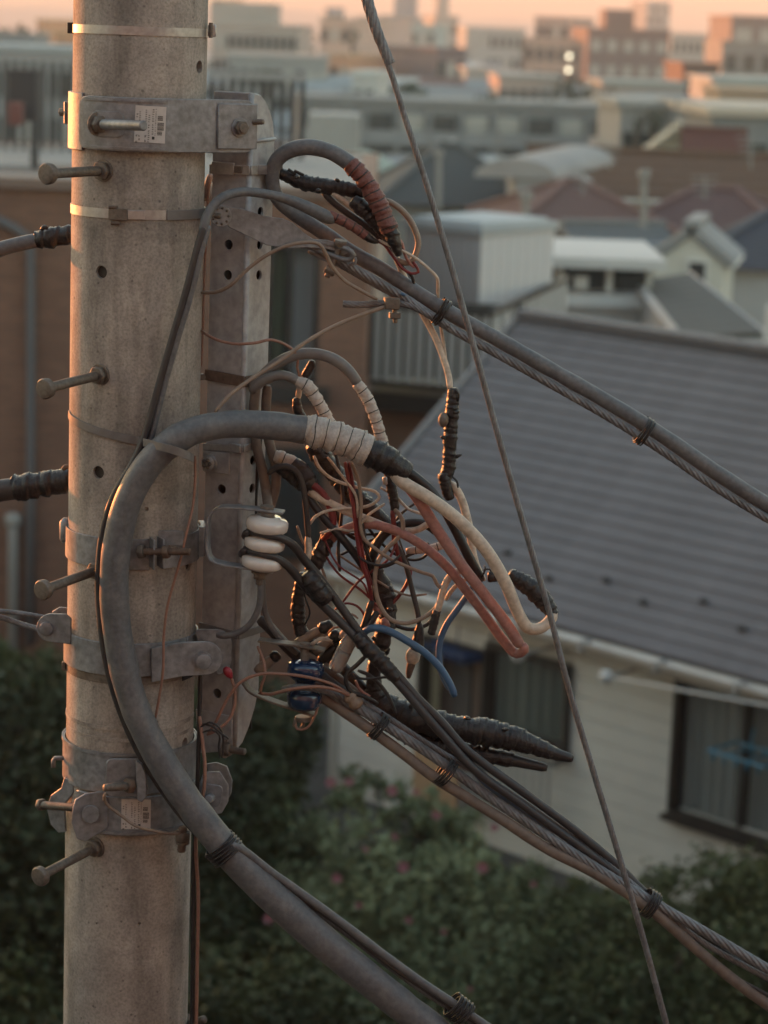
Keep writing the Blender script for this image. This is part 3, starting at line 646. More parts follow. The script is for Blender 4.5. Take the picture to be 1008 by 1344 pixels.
# --- brown tiled building on the left -----------------------------------------------------
def brown():
    Y = 28.0; zt = PY(60, 248, Y).z; xl = -16; xr = PY(482, 400, Y).x; Z = Vector((0, 0, 1))
    t = empty('brick_building', (PY(40, 700, Y).x, Y, 0), 'red brown tiled apartment building behind the pole', 'building')
    # front wall with real openings
    ops = []
    for (x0, x1, y0, y1) in ((352, 416, 318, 506),):
        p, q = PY(x0, y0, Y), PY(x1, y1, Y); ops.append((p.x, q.x, q.z, p.z))
    xs = sorted(set([xl, xr]+[o[0] for o in ops]+[o[1] for o in ops])); V, Fc = [], []
    wallparts = []
    for i in range(len(xs)-1):
        a, b = xs[i], xs[i+1]; op = [o for o in ops if o[0] <= a+1e-6 and o[1] >= b-1e-6]
        if not op: wallparts.append(box(((a+b)/2, Y+.12, zt/2), (b-a, .24, zt)))
        else:
            o = op[0]; wallparts.append(box(((a+b)/2, Y+.12, o[2]/2), (b-a, .24, o[2]))); wallparts.append(box(((a+b)/2, Y+.12, (o[3]+zt)/2), (b-a, .24, zt-o[3])))
    mk('wall', join(*wallparts), M['brick'], t)
    mk('side_wall', box((xr-.12, Y+5.2, zt/2), (.24, 9.9, zt)), M['brick'], t); mk('side_wall', box((xl+.12, Y+5.2, zt/2), (.24, 9.9, zt)), M['brick'], t)
    mk('back_wall', box(((xl+xr)/2, Y+10.4, zt/2), (xr-xl, .24, zt)), M['brick'], t)
    mk('roof_deck', box(((xl+xr)/2, Y+5.3, zt-.1), (xr-xl-.5, 9.8, .15)), M['concrete_d'], t)
    mk('parapet', box(((xl+xr)/2, Y+.1, zt+.06), (xr-xl+.1, .4, .12)), wm((.20, .14, .115)), t)
    o = ops[0]; cx = (o[0]+o[1])/2; cz = (o[2]+o[3])/2; ww, hh = o[1]-o[0], o[3]-o[2]
    wn = mk('window', join(box((o[0]+.035, Y+.08, cz), (.07, .12, hh)), box((o[1]-.035, Y+.08, cz), (.07, .12, hh)), box((cx, Y+.08, o[3]-.035), (ww-.14, .12, .07)), box((cx, Y+.08, o[2]+.035), (ww-.14, .12, .07)), box((cx-.03, Y+.08, cz), (.06, .12, hh-.14))), M['frame'], t)
    mk('pane', box((cx, Y+.1, cz), (ww-.14, .01, hh-.14)), M['glass'], wn)
    mk('sill', box((cx, Y-.03, o[2]-.11), (ww+.3, .16, .2)), M['frame'], wn)
    def curtain(name, x0, x1, mt):
        n = 40; V = []; Fc = []
        for i in range(n+1):
            x = x0+(x1-x0)*i/n; y = Y+.24+.02*math.sin(i*1.3); V += [(x, y, o[2]), (x, y, o[3])]
        Fc = [(2*i, 2*i+2, 2*i+3, 2*i+1) for i in range(n)]; mk(name, (V, Fc), mt, wn)
    curtain('curtain', cx-ww*.12, o[1], wm((.62, .58, .59))); curtain('curtain', o[0], o[0]+ww*.30, wm((.46, .48, .34)))
    mk('room', box((cx, Y+.9, cz), (ww+.3, .05, hh+.3)), wm((.03, .03, .03)), wn)  # near-black sheet paints the unlit room behind the pane
    # second dark window low, right of post, partly hidden by the cables
    p, q = PY(338, 585, Y), PY(420, 735, Y)
    w2 = mk('window', box(((p.x+q.x)/2, Y-.02, (p.z+q.z)/2), (q.x-p.x, .08, p.z-q.z)), M['frame'], t)
    mk('pane', box(((p.x+q.x)/2+.12, Y-.07, (p.z+q.z)/2), (q.x-p.x-.3, .03, p.z-q.z-.12)), M['win'], w2)
    # down pipes
    def pipe(lab, pts, r, mt):
        C = [PY(x, y, Y-.12) for x, y in pts]; o_ = mk('downpipe', sweep(C, [r]*len(C), 12)[:2], mt, smooth=True); tag(o_, lab, 'pipe')
    pipe('dark drainpipe with an angled branch on the brown wall left of the pole', [(-30, 275), (0, 290), (20, 300), (36, 312), (40, 335), (40, 600), (39, 845)], .055, wm((.12, .115, .12)))
    pipe('short pale grey standpipe in front of the brown wall at the left edge', [(17, 684), (17, 700), (17, 880)], .065, wm((.28, .27, .255)))
    c = PY(17, 682, Y-.12); tag(mk('pipe_cap', lathe(c-Vector((0, 0, .08)), c+Vector((0, 0, .08)), [(0, .07), (.2, .1), (.8, .1), (1, .05)], 14), wm((.30, .29, .27)), smooth=True), 'rounded cap on the pale standpipe', 'cap')
    # roof terrace railings
    def railing(lab, x0, x1, ytop, ybot, Yr, n, dens, col):
        a, b = PY(x0, ytop, Yr), PY(x1, ytop, Yr); zb = PY((x0+x1)/2, ybot, Yr).z; zt_ = (a.z+b.z)/2
        r_ = empty('railing', (a.x, Yr, zb), lab, 'railing')
        mk('top_rail', box(((a.x+b.x)/2, Yr, zt_), (b.x-a.x, .12, .1)), wm((.30, .285, .28)), r_)
        mk('bottom_rail', box(((a.x+b.x)/2, Yr, zb+.06), (b.x-a.x, .06, .06)), wm(col), r_)
        for i in range(n):
            x = a.x+(b.x-a.x)*(i+.5)/n
            mk('baluster', box((x, Yr, (zb+zt_)/2), ((b.x-a.x)/n*dens, .03, zt_-zb-.12)), wm(col), r_)
    railing('dark barred railing on the roof terrace, right of the pole top', 272, 404, 100, 232, 36.5, 10, .55, (.06, .052, .05))
    railing('dark barred railing on the roof terrace, left of the pole', -60, 100, 75, 225, 36.5, 13, .5, (.08, .072, .07))
    # rooftop clutter left
    def bx(nm, lab, cat, x0, x1, y0, y1, Yb, c_, d=.5):
        p, q = PY(x0, y0, Yb), PY(x1, y1, Yb)
        tag(mk(nm, box(((p.x+q.x)/2, Yb+d/2, (p.z+q.z)/2), (q.x-p.x, d, p.z-q.z)), wm(c_), bevel=.02), lab, cat)
    bx('storage_locker', 'tall dark cabinet on the roof terrace left of the pole', 'cabinet', 10, 48, 90, 160, 33, (.06, .05, .05))
    bx('planter_box', 'small dark reddish crate beside the cabinet on the terrace', 'box', 10, 27, 134, 165, 32.5, (.17, .07, .06), .3)
    bx('parapet_beam', 'pale horizontal beam along the roof edge left of the pole', 'beam', -60, 42, 212, 226, 32, (.34, .32, .31), .3)
    bx('terrace_post', 'dark post of the roof terrace left of the pole', 'post', 40, 49, 160, 240, 32, (.06, .055, .055), .12)
    bx('roof_ledge', 'dark ledge band on top of the brown building left of the pole', 'ledge', -60, 100, 224, 246, 31, (.10, .08, .075), 2)
    bx('rooftop_unit', 'grey rooftop unit seen between the post and the upper cables', 'unit', 404, 470, 150, 205, 90, (.34, .33, .32), 4)
def glassmat():
    mt = bpy.data.materials.new('window_glass'); mt.use_nodes = True; t = mt.node_tree; nd, lk = t.nodes, t.links
    b = nd['Principled BSDF']; nd.remove(b); o = nd['Material Output']
    g = nd.new('ShaderNodeBsdfGlossy'); g.inputs['Roughness'].default_value = .03; tr = nd.new('ShaderNodeBsdfTransparent'); tr.inputs[0].default_value = (.88, .9, .9, 1)
    mx = nd.new('ShaderNodeMixShader'); mx.inputs[0].default_value = .09
    lk.new(tr.outputs[0], mx.inputs[1]); lk.new(g.outputs[0], mx.inputs[2]); lk.new(mx.outputs[0], o.inputs[0]); return mt
M['glass'] = glassmat()
brown()

# --- the near house with the slate roof ----------------------------------------------------
def house():
    Z = Vector((0, 0, 1)); E1 = PY(418, 737, 24.4); ze = E1.z; E2 = PZ(1008, 896, ze)
    u = Vector((E2.x-E1.x, E2.y-E1.y, 0)).normalized(); v = Vector((-u.y, u.x, 0))
    if v.y < 0: v = -v
    L = 9.5
    # ridge: plane parallel to the eave
    rise_v = None
    d = ray(692, 412)
    # point on verge line plane (through E1, spanned by v and Z)
    p = CAM+d*((E1-CAM).dot(u)/d.dot(u)); s = (p-E1).dot(v); rz = p.z-ze
    sl = math.atan2(rz, s); Ls = math.hypot(rz, s)
    t = empty('slate_roofed_house', (E1.x, E1.y, 0), 'cream sided house with a large grey slate roof, white gutter and dark framed windows', 'house')
    up = v*math.cos(sl)+Z*math.sin(sl); nn = -v*math.sin(sl)+Z*math.cos(sl)
    slate = mat('grey_slate', (.140, .130, .138), .68, 0, .12, 5, (.108, .099, .105), .3, 60, amt=.8); slate2 = mat('grey_slate_lower_edge', (.133, .123, .131), .68, 0, .14, 5, (.10, .092, .097), .3, 60, amt=.8)
    roof = mk('roof', box(E1+u*L/2+up*Ls/2-nn*.06, (L, Ls, .1), ax=(u, up, nn)), slate, t)
    n = 24; ch = Ls/n
    for i in range(n):
        a = E1+up*(i*ch)-u*.02; q = [a+nn*.018, a+up*(ch*1.04)+nn*.003, a+up*(ch*1.04)-nn*.008, a-nn*.008]
        mk('slate_course', extr(q, u*L), slate if i % 3 else slate2, roof)
    mk('verge_trim', box(E1+up*Ls/2-u*.05+nn*.0, (.07, Ls+.05, .13), ax=(u, up, nn)), wm((.22, .205, .205)), roof)
    mk('ridge_cap', box(E1+up*Ls+u*L/2+nn*.02, (L+.1, .26, .07), ax=(u, v, Z)), slate2, roof)
    # other side of the roof
    up2 = v*math.cos(sl)-Z*math.sin(sl); n2 = v*math.sin(sl)+Z*math.cos(sl); ap = E1+up*Ls
    mk('roof_back', box(ap+u*L/2+up2*Ls/2-n2*.06, (L, Ls, .1), ax=(u, up2, n2)), slate, t)
    # snow guards
    for (x, y) in ((722, 762), (797, 764), (846, 793), (925, 792), (975, 828), (610, 700), (668, 728)):
        c = hit(x, y, E1, nn)+nn*.045
        mk('snow_guard', box(c-nn*.01, (.07, .04, .04), ax=(u, up, nn)), M['frame'], roof)
    # gutter: open half round with brackets
    gp = []
    for k in range(9):
        a = math.pi*k/8; gp.append((-math.cos(a)*.075, -math.sin(a)*.075))
    for k in range(8, -1, -1):
        a = math.pi*k/8; gp.append((-math.cos(a)*.068, -math.sin(a)*.068))
    g0 = E1-v*.075-Z*.04-u*.1
    gut = mk('gutter', extr([g0+v*x+Z*z for x, z in gp], u*L), mat('white_plastic_gutter', (.60, .575, .55), .45, 0, .08, 8, (.40, .37, .34), amt=.7), t)
    k = 0
    while k*.9 < L-.3:
        mk('bracket', box(g0+u*(.25+k*.9)-Z*.045-v*.0, (.03, .17, .10), ax=(u, v, Z)), wm((.36, .35, .34)), gut); k += 1
    mk('fascia', box(E1+u*L/2+v*.06-Z*.11, (L, .04, .16), ax=(u, v, Z)), wm((.42, .40, .37)), t)
    # wall plane set back
    back = .42; W0 = E1+v*back
    mk('soffit', box(E1+u*L/2+v*(back/2+.05)-Z*.2, (L, back, .03), ax=(u, v, Z)), wm((.34, .32, .30)), t)
    def uz(px, py): q = hit(px, py, W0, v); return (q-W0).dot(u), q.z
    zt = ze-.2
    ops = []
    for (x0, y0, x1, y1) in ((893, 866, None, 1066), (642, 842, 747, 988), (556, 832, 636, 1035)):
        a = uz(x0, y0); b = uz(x1, y1) if x1 else (a[0]+1.62, uz(883, y1)[1])
        ops.append((a[0], b[0], b[1], min(a[1], zt-.04)))
    side = mat('cream_siding', (.56, .545, .50), .7, 0, .06, 3, (.45, .435, .40), .15, 60, amt=.6)
    left_u = uz(446, 850)[0]; bh = .19; z = zt; k = 0
    while z > .05:
        z0 = max(0, z-bh+.006); zc = (z+z0)/2
        iv = [(left_u, L)]
        for o in ops:
            if zc < o[3] and zc > o[2]:
                nv = []
                for a, b in iv:
                    if o[0] > a: nv.append((a, min(b, o[0])))
                    if o[1] < b: nv.append((max(a, o[1]), b))
                iv = [q for q in nv if q[1]-q[0] > .02]
        for a, b in iv:
            mk('siding_board', box(W0+u*((a+b)/2)+v*.015+Z*(zc-ze), (b-a, .03, z-z0), ax=(u, v, Z)), side, t)
        z -= bh; k += 1
    # recessed backing behind the joints, with openings left free
    zs = sorted(set([0, zt]+[o[2] for o in ops]+[o[3] for o in ops])); bk = []
    for i in range(len(zs)-1):
        zc = (zs[i]+zs[i+1])/2; iv = [(left_u, L)]
        for o in ops:
            if o[2] < zc < o[3]:
                nv = []
                for a, b in iv:
                    if o[0] > a: nv.append((a, min(b, o[0])))
                    if o[1] < b: nv.append((max(a, o[1]), b))
                iv = nv
        for a, b in iv: bk.append(box(W0+u*((a+b)/2)+v*.06+Z*(zc-ze), (b-a, .05, zs[i+1]-zs[i]), ax=(u, v, Z)))
    mk('wall', join(*bk), wm((.42, .405, .37)), t)
    mk('corner_board', box(W0+u*(left_u-.04)+v*.03+Z*(zt/2-ze), (.1, .12, zt), ax=(u, v, Z)), wm((.40, .38, .33)), t)
    mk('side_wall', box(W0+u*(left_u+.06)+v*(s-back+.1)+Z*(zt/2-ze), (.1, 2*(s-back)-.0, zt), ax=(u, v, Z)), side, t)
    mk('gable_wall', extr([W0+u*(left_u+.02)+v*.05-Z*.2, W0+u*(left_u+.02)+v*(2*(s-back))-Z*.2, W0+u*(left_u+.02)+v*(s-back)+Z*(rz-.3)], u*.1), side, t)
    mk('rear_wall', box(W0+u*((left_u+L)/2)+v*(2*(s-back))+Z*(zt/2-ze), (L-left_u, .1, zt), ax=(u, v, Z)), side, t)
    cur = wm((.42, .41, .39)); curg = wm((.30, .31, .265)); dk = wm((.025, .023, .022))
    def window(o, panes, cm, sill=True, cur_rng=(0, 1)):
        a, b, z0, z1 = o; ww, hh = b-a, z1-z0; C = lambda uu, vv, zz: W0+u*uu+v*vv+Z*(zz-ze); fw = .055
        wn = mk('window', join(box(C(a+fw/2, 0, (z0+z1)/2), (fw, .14, hh), ax=(u, v, Z)), box(C(b-fw/2, 0, (z0+z1)/2), (fw, .14, hh), ax=(u, v, Z)),
                box(C((a+b)/2, 0, z1-fw/2), (ww-2*fw, .14, fw), ax=(u, v, Z)), box(C((a+b)/2, 0, z0+fw/2), (ww-2*fw, .14, fw), ax=(u, v, Z))), M['frame'], t)
        for k in range(panes):
            x0 = a+fw+(ww-2*fw)*k/panes; x1 = a+fw+(ww-2*fw)*(k+1)/panes; yy = .02*k
            for xq in (x0+.02, x1-.02): mk('stile', box(C(xq, yy, (z0+z1)/2), (.04, .03, hh-2*fw), ax=(u, v, Z)), M['frame'], wn)
            mk('pane', box(C((x0+x1)/2, yy, (z0+z1)/2), (x1-x0-.08, .006, hh-2*fw-.01), ax=(u, v, Z)), M['glass'], wn)
        V, Fc = [], []; nn_ = 90; x0, x1 = a+ww*cur_rng[0], a+ww*cur_rng[1]
        for i in range(nn_+1):
            x = x0+(x1-x0)*i/nn_; y = .10+.025*math.sin(i*.9)+.01*math.sin(i*2.3)
            V += [C(x, y, z0+.02), C(x, y, z1-.02)]
        mk('curtain', (V, [(2*i, 2*i+2, 2*i+3, 2*i+1) for i in range(nn_)]), cm, wn)
        mk('room', box(C((a+b)/2, .8, (z0+z1)/2), (ww+.8, .05, hh+.8), ax=(u, v, Z)), dk, wn)  # dark board stands in for the shade of the room
        if sill: mk('sill', box(C((a+b)/2, -.06, z0-.03), (ww+.08, .12, .05), ax=(u, v, Z)), M['frame'], wn)
        return wn
    window(ops[0], 2, cur); window(ops[1], 1, curg)
    # doorway: recessed porch with a tan roller blind and shelves
    a, b, z0, z1 = ops[2]; C = lambda uu, vv, zz: W0+u*uu+v*vv+Z*(zz-ze)
    dr = mk('porch_door', box(C((a+b)/2, .35, (z0+z1)/2), (b-a+.1, .06, z1-z0+.1), ax=(u, v, Z)), wm((.17, .125, .10)), t)
    mk('door_frame', join(box(C(a+.03, .0, (z0+z1)/2), (.06, .16, z1-z0), ax=(u, v, Z)), box(C(b-.03, .0, (z0+z1)/2), (.06, .16, z1-z0), ax=(u, v, Z)), box(C((a+b)/2, .0, z1-.02), (b-a-.12, .16, .05), ax=(u, v, Z))), M['frame'], dr)
    mk('door_panel', box(C(a+(b-a)*.3, .30, (z0+z1)/2), ((b-a)*.28, .03, (z1-z0)*.9), ax=(u, v, Z)), wm((.10, .095, .09)), dr)
    mk('door_panel', box(C(a+(b-a)*.75, .30, (z0+z1)/2), ((b-a)*.22, .03, (z1-z0)*.9), ax=(u, v, Z)), wm((.20, .18, .165)), dr)
    ob = ops[1]
    gr = empty('window_grille', tuple(C(ob[0], -.2, ob[2]-.7)), 'white barred balcony grille under the left curtained window', 'grille')
    for zz in (ob[2]-.08, ob[2]-.80):
        mk('rail', box(C((ob[0]+ob[1])/2, -.22, zz), (ob[1]-ob[0]+.1, .03, .03), ax=(u, v, Z)), wm((.12, .115, .11)), gr)
    for i in range(11):
        mk('bar', box(C(ob[0]+(ob[1]-ob[0])*(i+.5)/11, -.22, ob[2]-.44), (.022, .02, .70), ax=(u, v, Z)), wm((.30, .29, .28)), gr)
    for e in (ob[0]+.02, ob[1]-.02):
        mk('arm', box(C(e, -.11, ob[2]-.08), (.03, .21, .03), ax=(u, v, Z)), wm((.12, .115, .11)), gr)
    pn = mk('tan_panel', box(C(uz(600, 1000)[0], -.3, uz(600, 1020)[1]), (.62, .03, .62), ax=(u, v, Z)), wm((.33, .21, .12))); tag(pn, 'tan board leaning by the porch above the rose bush', 'board')
    # wall lamps / pole brackets
    def bracket(lab, x, y, l=.5):
        ww = hit(x, y, W0-v*.15, v)
        bt = empty('pole_bracket', tuple(ww), lab, 'bracket')
        mk('plate', box(ww+v*.13, (.16, .03, .14), ax=(u, v, Z)), wm((.45, .44, .42)), bt, bevel=.01)
        mk('arm', cyl(ww+v*.12, ww-v*.45, .018, 8), wm((.45, .44, .42)), bt)
        mk('ring', lathe(ww-v*.45-Z*.06, ww-v*.45+Z*.06, [(0, .04), (.3, .07), (.7, .07), (1, .04)], 12), wm((.55, .54, .52)), bt, smooth=True)
        return ww
    bracket('round topped laundry pole bracket between the two windows, nearer the left one', 722, 850)
    b1 = bracket('laundry pole bracket beside the right window', 838, 878); b2 = hit(1060, 936, W0-v*.6, v)
    tag(mk('laundry_pole', sweep([b1-v*.45, b2], [.016, .016], 8)[:2], wm((.50, .48, .46)), smooth=True), 'thin pale laundry pole under the gutter over the right window', 'pole')
    # blue peg hangers
    def hanger(lab, x, y, col, sz, vv):
        c_ = hit(x, y, W0-v*vv, v); hb = empty('peg_hanger', tuple(c_), lab, 'hanger'); mt_ = mat('blue_plastic', col, .45, 0, .1, 20)
        a_, b_ = u*sz*.5, v*sz*.33
        rim = [c_-a_-b_, c_+a_-b_, c_+a_+b_, c_-a_+b_]
        for i in range(4): mk('rim', sweep([rim[i], rim[(i+1) % 4]], [.012, .012], 6)[:2], mt_, hb)
        for f_ in (-.17, .17): mk('crossbar', sweep([c_+a_*2*f_-b_, c_+a_*2*f_+b_], [.008, .008], 6)[:2], mt_, hb)
        for i in range(10):
            q = c_+a_*(2*((i % 5+.5)/5)-1)+b_*(1 if i > 4 else -1); mk('peg', box(q-Z*.04, (.012, .02, .07), ax=(u, v, Z)), mt_, hb)
        mk('hook', sweep([c_, c_+Z*.12, c_+Z*.24+u*.02], [.008]*3, 6)[:2], mt_, hb)
    hanger('light blue peg hanger in front of the right window', 985, 990, (.05, .20, .30), .62, .45)
    hanger('deep blue peg hanger with cloth inside the porch', 600, 850, (.015, .045, .13), .62, .1)
    c_ = hit(600, 853, W0-v*.1, v)
    tag(mk('blue_cloth', sweep([c_-u*.33, c_-u*.1-Z*.05, c_+u*.12-Z*.06, c_+u*.33], [.05, .085, .08, .045], 10, 'worn', 3)[:2], mat('blue_fabric', (.015, .04, .12), .9, 0, .2, 20), smooth=True), 'bundle of deep blue cloth on the peg hanger', 'cloth')
    return E1, u, v, W0
HE1, HU, HV, HW0 = house()

# --- vegetation ---------------------------------------------------------------------------
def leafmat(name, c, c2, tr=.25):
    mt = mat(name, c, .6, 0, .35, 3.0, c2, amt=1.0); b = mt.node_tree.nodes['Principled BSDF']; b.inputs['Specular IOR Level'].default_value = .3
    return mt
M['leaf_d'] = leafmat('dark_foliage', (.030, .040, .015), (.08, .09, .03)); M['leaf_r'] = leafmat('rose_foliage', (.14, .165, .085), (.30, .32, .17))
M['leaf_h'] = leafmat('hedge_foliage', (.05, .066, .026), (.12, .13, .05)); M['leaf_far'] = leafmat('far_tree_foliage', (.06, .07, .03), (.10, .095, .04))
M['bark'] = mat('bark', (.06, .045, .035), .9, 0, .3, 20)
def foliage(name, blobs, n, size, mt, parent, seed=1):
    """many folded leaves through the volume of several ellipsoid clumps"""
    r_ = np.random.default_rng(seed); B_ = np.array([(b[0], b[1], b[2], b[3], b[4], b[5]) for b in blobs], float)
    vol = B_[:, 3]*B_[:, 4]*B_[:, 5]; k = r_.choice(len(B_), n, p=vol/vol.sum())
    # sub clumps
    ncl = max(8, n//45); kc = r_.choice(len(B_), ncl, p=vol/vol.sum()); dc = r_.normal(size=(ncl, 3)); dc /= np.linalg.norm(dc, axis=1)[:, None]
    cc = B_[kc, :3]+dc*B_[kc, 3:]*(r_.random(ncl)**.33)[:, None]
    q = r_.integers(0, ncl, n); rad = np.minimum(B_[kc[q], 3:].min(axis=1)*.33, size*6)
    p = cc[q]+r_.normal(size=(n, 3))*.5*rad[:, None]
    ax = r_.normal(size=(n, 3)); ax /= np.linalg.norm(ax, axis=1)[:, None]
    h = r_.normal(size=(n, 3)); h[:, 2] += .5; sd_ = np.cross(ax, h); sd_ /= np.linalg.norm(sd_, axis=1)[:, None]+1e-9
    nm = np.cross(ax, sd_); s = size*(.6+.8*r_.random(n))[:, None]
    V = np.stack([p-ax*s*.5, p+sd_*s*.28+nm*s*.08, p+ax*s*.5, p-sd_*s*.28+nm*s*.08], 1).reshape(-1, 3)
    idx = np.arange(n)*4; Fc = np.concatenate([np.stack([idx, idx+1, idx+2], 1), np.stack([idx, idx+2, idx+3], 1)]).tolist()
    return mk(name, (V, Fc), mt, parent)
def tree(name, label, base, top, blobs, n, size, mt, cat='tree', seed=1, limbs=6, group=None, crown='crown'):
    t = empty(name, tuple(base), label, cat, group); r_ = random.Random(seed)
    hb = Vector(base); ht = Vector(top); rr = max(.05, (ht-hb).length*.028)
    C = [hb.lerp(ht, i/6)+Vector((r_.uniform(-1, 1), r_.uniform(-1, 1), 0))*rr*.8*(i > 0) for i in range(7)]
    mk('trunk', sweep(C, [rr*(1-.11*i) for i in range(7)], 10)[:2], M['bark'], t, smooth=True)
    for i in range(limbs):
        b = blobs[i % len(blobs)]; s = hb.lerp(ht, r_.uniform(.35, .9)); e = Vector(b[:3])+Vector((r_.uniform(-.5, .5)*b[3], r_.uniform(-.5, .5)*b[4], r_.uniform(-.4, .5)*b[5]))
        mk('limb', sweep([s, s.lerp(e, .5)+Vector((0, 0, .1)), e], [rr*.5, rr*.3, rr*.1], 6)[:2], M['bark'], t, smooth=True)
    foliage(crown, blobs, n, size, mt, t, seed)
    return t
def wpt(px, py, Y): return tuple(PY(px, py, Y))
def blob(px, py, Y, rx, ry, rz): p = PY(px, py, Y); return (p.x, p.y, p.z, rx, ry, rz)
def gbase(px, py, Y): p = PY(px, py, Y); return (p.x, p.y, gz(Y))
# dark garden trees
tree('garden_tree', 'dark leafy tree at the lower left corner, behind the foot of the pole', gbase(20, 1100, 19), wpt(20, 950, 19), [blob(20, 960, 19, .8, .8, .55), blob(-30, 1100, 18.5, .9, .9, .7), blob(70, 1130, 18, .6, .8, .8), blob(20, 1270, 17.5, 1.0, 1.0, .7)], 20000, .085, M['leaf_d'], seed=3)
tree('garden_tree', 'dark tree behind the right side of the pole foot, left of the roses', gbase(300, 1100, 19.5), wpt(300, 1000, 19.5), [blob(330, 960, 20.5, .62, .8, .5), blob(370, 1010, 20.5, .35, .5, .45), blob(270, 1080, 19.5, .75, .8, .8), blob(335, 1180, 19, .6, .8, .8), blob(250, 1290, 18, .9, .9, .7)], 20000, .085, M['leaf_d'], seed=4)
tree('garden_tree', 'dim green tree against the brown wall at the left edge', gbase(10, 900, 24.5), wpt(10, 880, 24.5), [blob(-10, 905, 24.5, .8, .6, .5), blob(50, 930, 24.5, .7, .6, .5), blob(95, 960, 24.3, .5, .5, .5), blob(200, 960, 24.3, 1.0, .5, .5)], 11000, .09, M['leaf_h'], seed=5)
# rose bush with blooms
def rose():
    t = empty('rose_bush', gbase(560, 1300, 18.5), 'climbing rose bush with pink blooms in front of the cream house', 'bush')
    bl = [blob(470, 1045, 19.3, .33, .4, .22), blob(540, 1060, 19.4, .42, .4, .25), blob(590, 1110, 19.2, .45, .45, .3), blob(450, 1130, 18.8, .5, .5, .35), blob(540, 1180, 18.5, .65, .6, .4), blob(430, 1230, 18.2, .5, .6, .4), blob(640, 1180, 18.8, .5, .5, .35), blob(690, 1230, 18.5, .45, .5, .4), blob(560, 1290, 18, .9, .8, .45), blob(660, 1330, 17.8, .8, .7, .4), blob(440, 1340, 17.6, .7, .7, .4)]
    r_ = random.Random(2); b0 = Vector(gbase(560, 1300, 18.5))
    for i in range(16):
        b = bl[i % len(bl)]; e = Vector(b[:3])+Vector((r_.uniform(-.5, .5)*b[3], 0, r_.uniform(0, .8)*b[5])); s = b0+Vector((r_.uniform(-.7, .7), r_.uniform(-.2, .2), 0))
        mk('stem', sweep([s, s.lerp(e, .6)+Vector((r_.uniform(-.1, .1), 0, .15)), e], [.014, .01, .005], 6)[:2], M['bark'], t, smooth=True)
    foliage('leaves', bl, 36000, .072, M['leaf_r'], t, 8)
    pk = mat('pink_rose_petal', (.55, .24, .34), .6, 0, .2, 30, (.60, .34, .42)); pk2 = mat('red_rose_petal', (.45, .20, .24), .6, 0, .2, 30)
    for k, (x, y, s) in enumerate(((434, 1027, 1), (458, 1026, .9), (515, 1038, 1.05), (573, 1070, .9), (518, 1098, .7), (529, 1138, 1.15), (633, 1139, 1.1), (442, 1153, 1), (649, 1086, .8), (546, 1040, .6), (470, 1188, .7), (536, 1208, .7), (352, 1206, 1.0), (617, 1298, .6), (582, 1223, .6), (480, 1115, .6), (700, 1160, .6))):
        Y = 18.0 if y < 1120 else 17.4
        if x == 352: Y = 17.3
        s *= .52; p = PY(x, y, Y-.35); V, Fc = [], []
        for ring, (rn, rr, tl) in enumerate(((6, .045, .2), (5, .03, .6), (4, .016, 1.1))):
            for i in range(rn):
                a = 2*math.pi*i/rn+ring*.5; o_ = Vector((math.cos(a), -.5, math.sin(a)))
                c = p+Vector((math.cos(a)*rr, -.012*ring, math.sin(a)*rr))*1.0*s; tt = Vector((-math.sin(a), 0, math.cos(a)))*.03*s; out = (Vector((math.cos(a), -tl, math.sin(a)))).normalized()*.03*s
                b = len(V); V += [c-tt-out*.3, c+tt-out*.3, c+tt*.9+out, c-tt*.9+out]; Fc.append((b, b+1, b+2, b+3))
        mk('bloom', (V, Fc), pk if s > .75 else pk2, t)
rose()
tree('hedge', 'dense dark hedge along the foot of the cream wall at the lower right', gbase(880, 1340, 16.5), wpt(900, 1230, 16.5), [blob(800, 1230, 17.5, .55, .5, .3), blob(715, 1185, 18.6, .5, .4, .26), blob(790, 1195, 18.3, .5, .4, .22), blob(850, 1205, 18, .4, .4, .22), blob(880, 1215, 17.2, .5, .5, .32), blob(950, 1190, 17, .5, .5, .36), blob(1020, 1190, 16.8, .5, .5, .4), blob(760, 1300, 17, .6, .6, .4), blob(880, 1310, 16.6, .8, .7, .4), blob(1000, 1300, 16.2, .7, .7, .5), blob(850, 1390, 16, 1.2, .8, .4)], 36000, .06, M['leaf_h'], 'hedge', seed=9, crown='foliage')
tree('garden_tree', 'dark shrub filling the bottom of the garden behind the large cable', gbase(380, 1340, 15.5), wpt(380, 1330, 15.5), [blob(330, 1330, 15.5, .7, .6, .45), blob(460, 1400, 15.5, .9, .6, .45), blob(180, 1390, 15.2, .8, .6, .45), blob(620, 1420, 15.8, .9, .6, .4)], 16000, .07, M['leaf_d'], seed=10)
# far trees
def far_tree(label, x, y, Y, w_, h_, seed, c='leaf_far'):
    p = PY(x, y, Y); k = w_/F*Y; hk = h_/F*Y
    tree('tree', label, (p.x, p.y, gz(Y)), tuple(p), [(p.x, p.y, p.z-hk*.5, k*.5, k*.4, hk*.5), (p.x-k*.3, p.y, p.z-hk*.65, k*.3, k*.3, hk*.4), (p.x+k*.3, p.y, p.z-hk*.6, k*.3, k*.3, hk*.45)], 900, k*.09, M[c], seed=seed, limbs=3)
far_tree('round green tree beneath the two pale lights on the skyline', 752, 100, 250, 44, 36, 21)
far_tree('olive tree beyond the roofs between the strand and the dark red tower', 530, 106, 230, 62, 30, 22)
far_tree('small bushy tree right of the round green tree', 800, 116, 240, 34, 22, 23)
far_tree('dark tree on the skyline left of the pink lit block', 407, 34, 400, 20, 34, 24, 'leaf_h')
far_tree('dark tree close on the right side of the pink lit block', 464, 34, 400, 16, 34, 25, 'leaf_h')
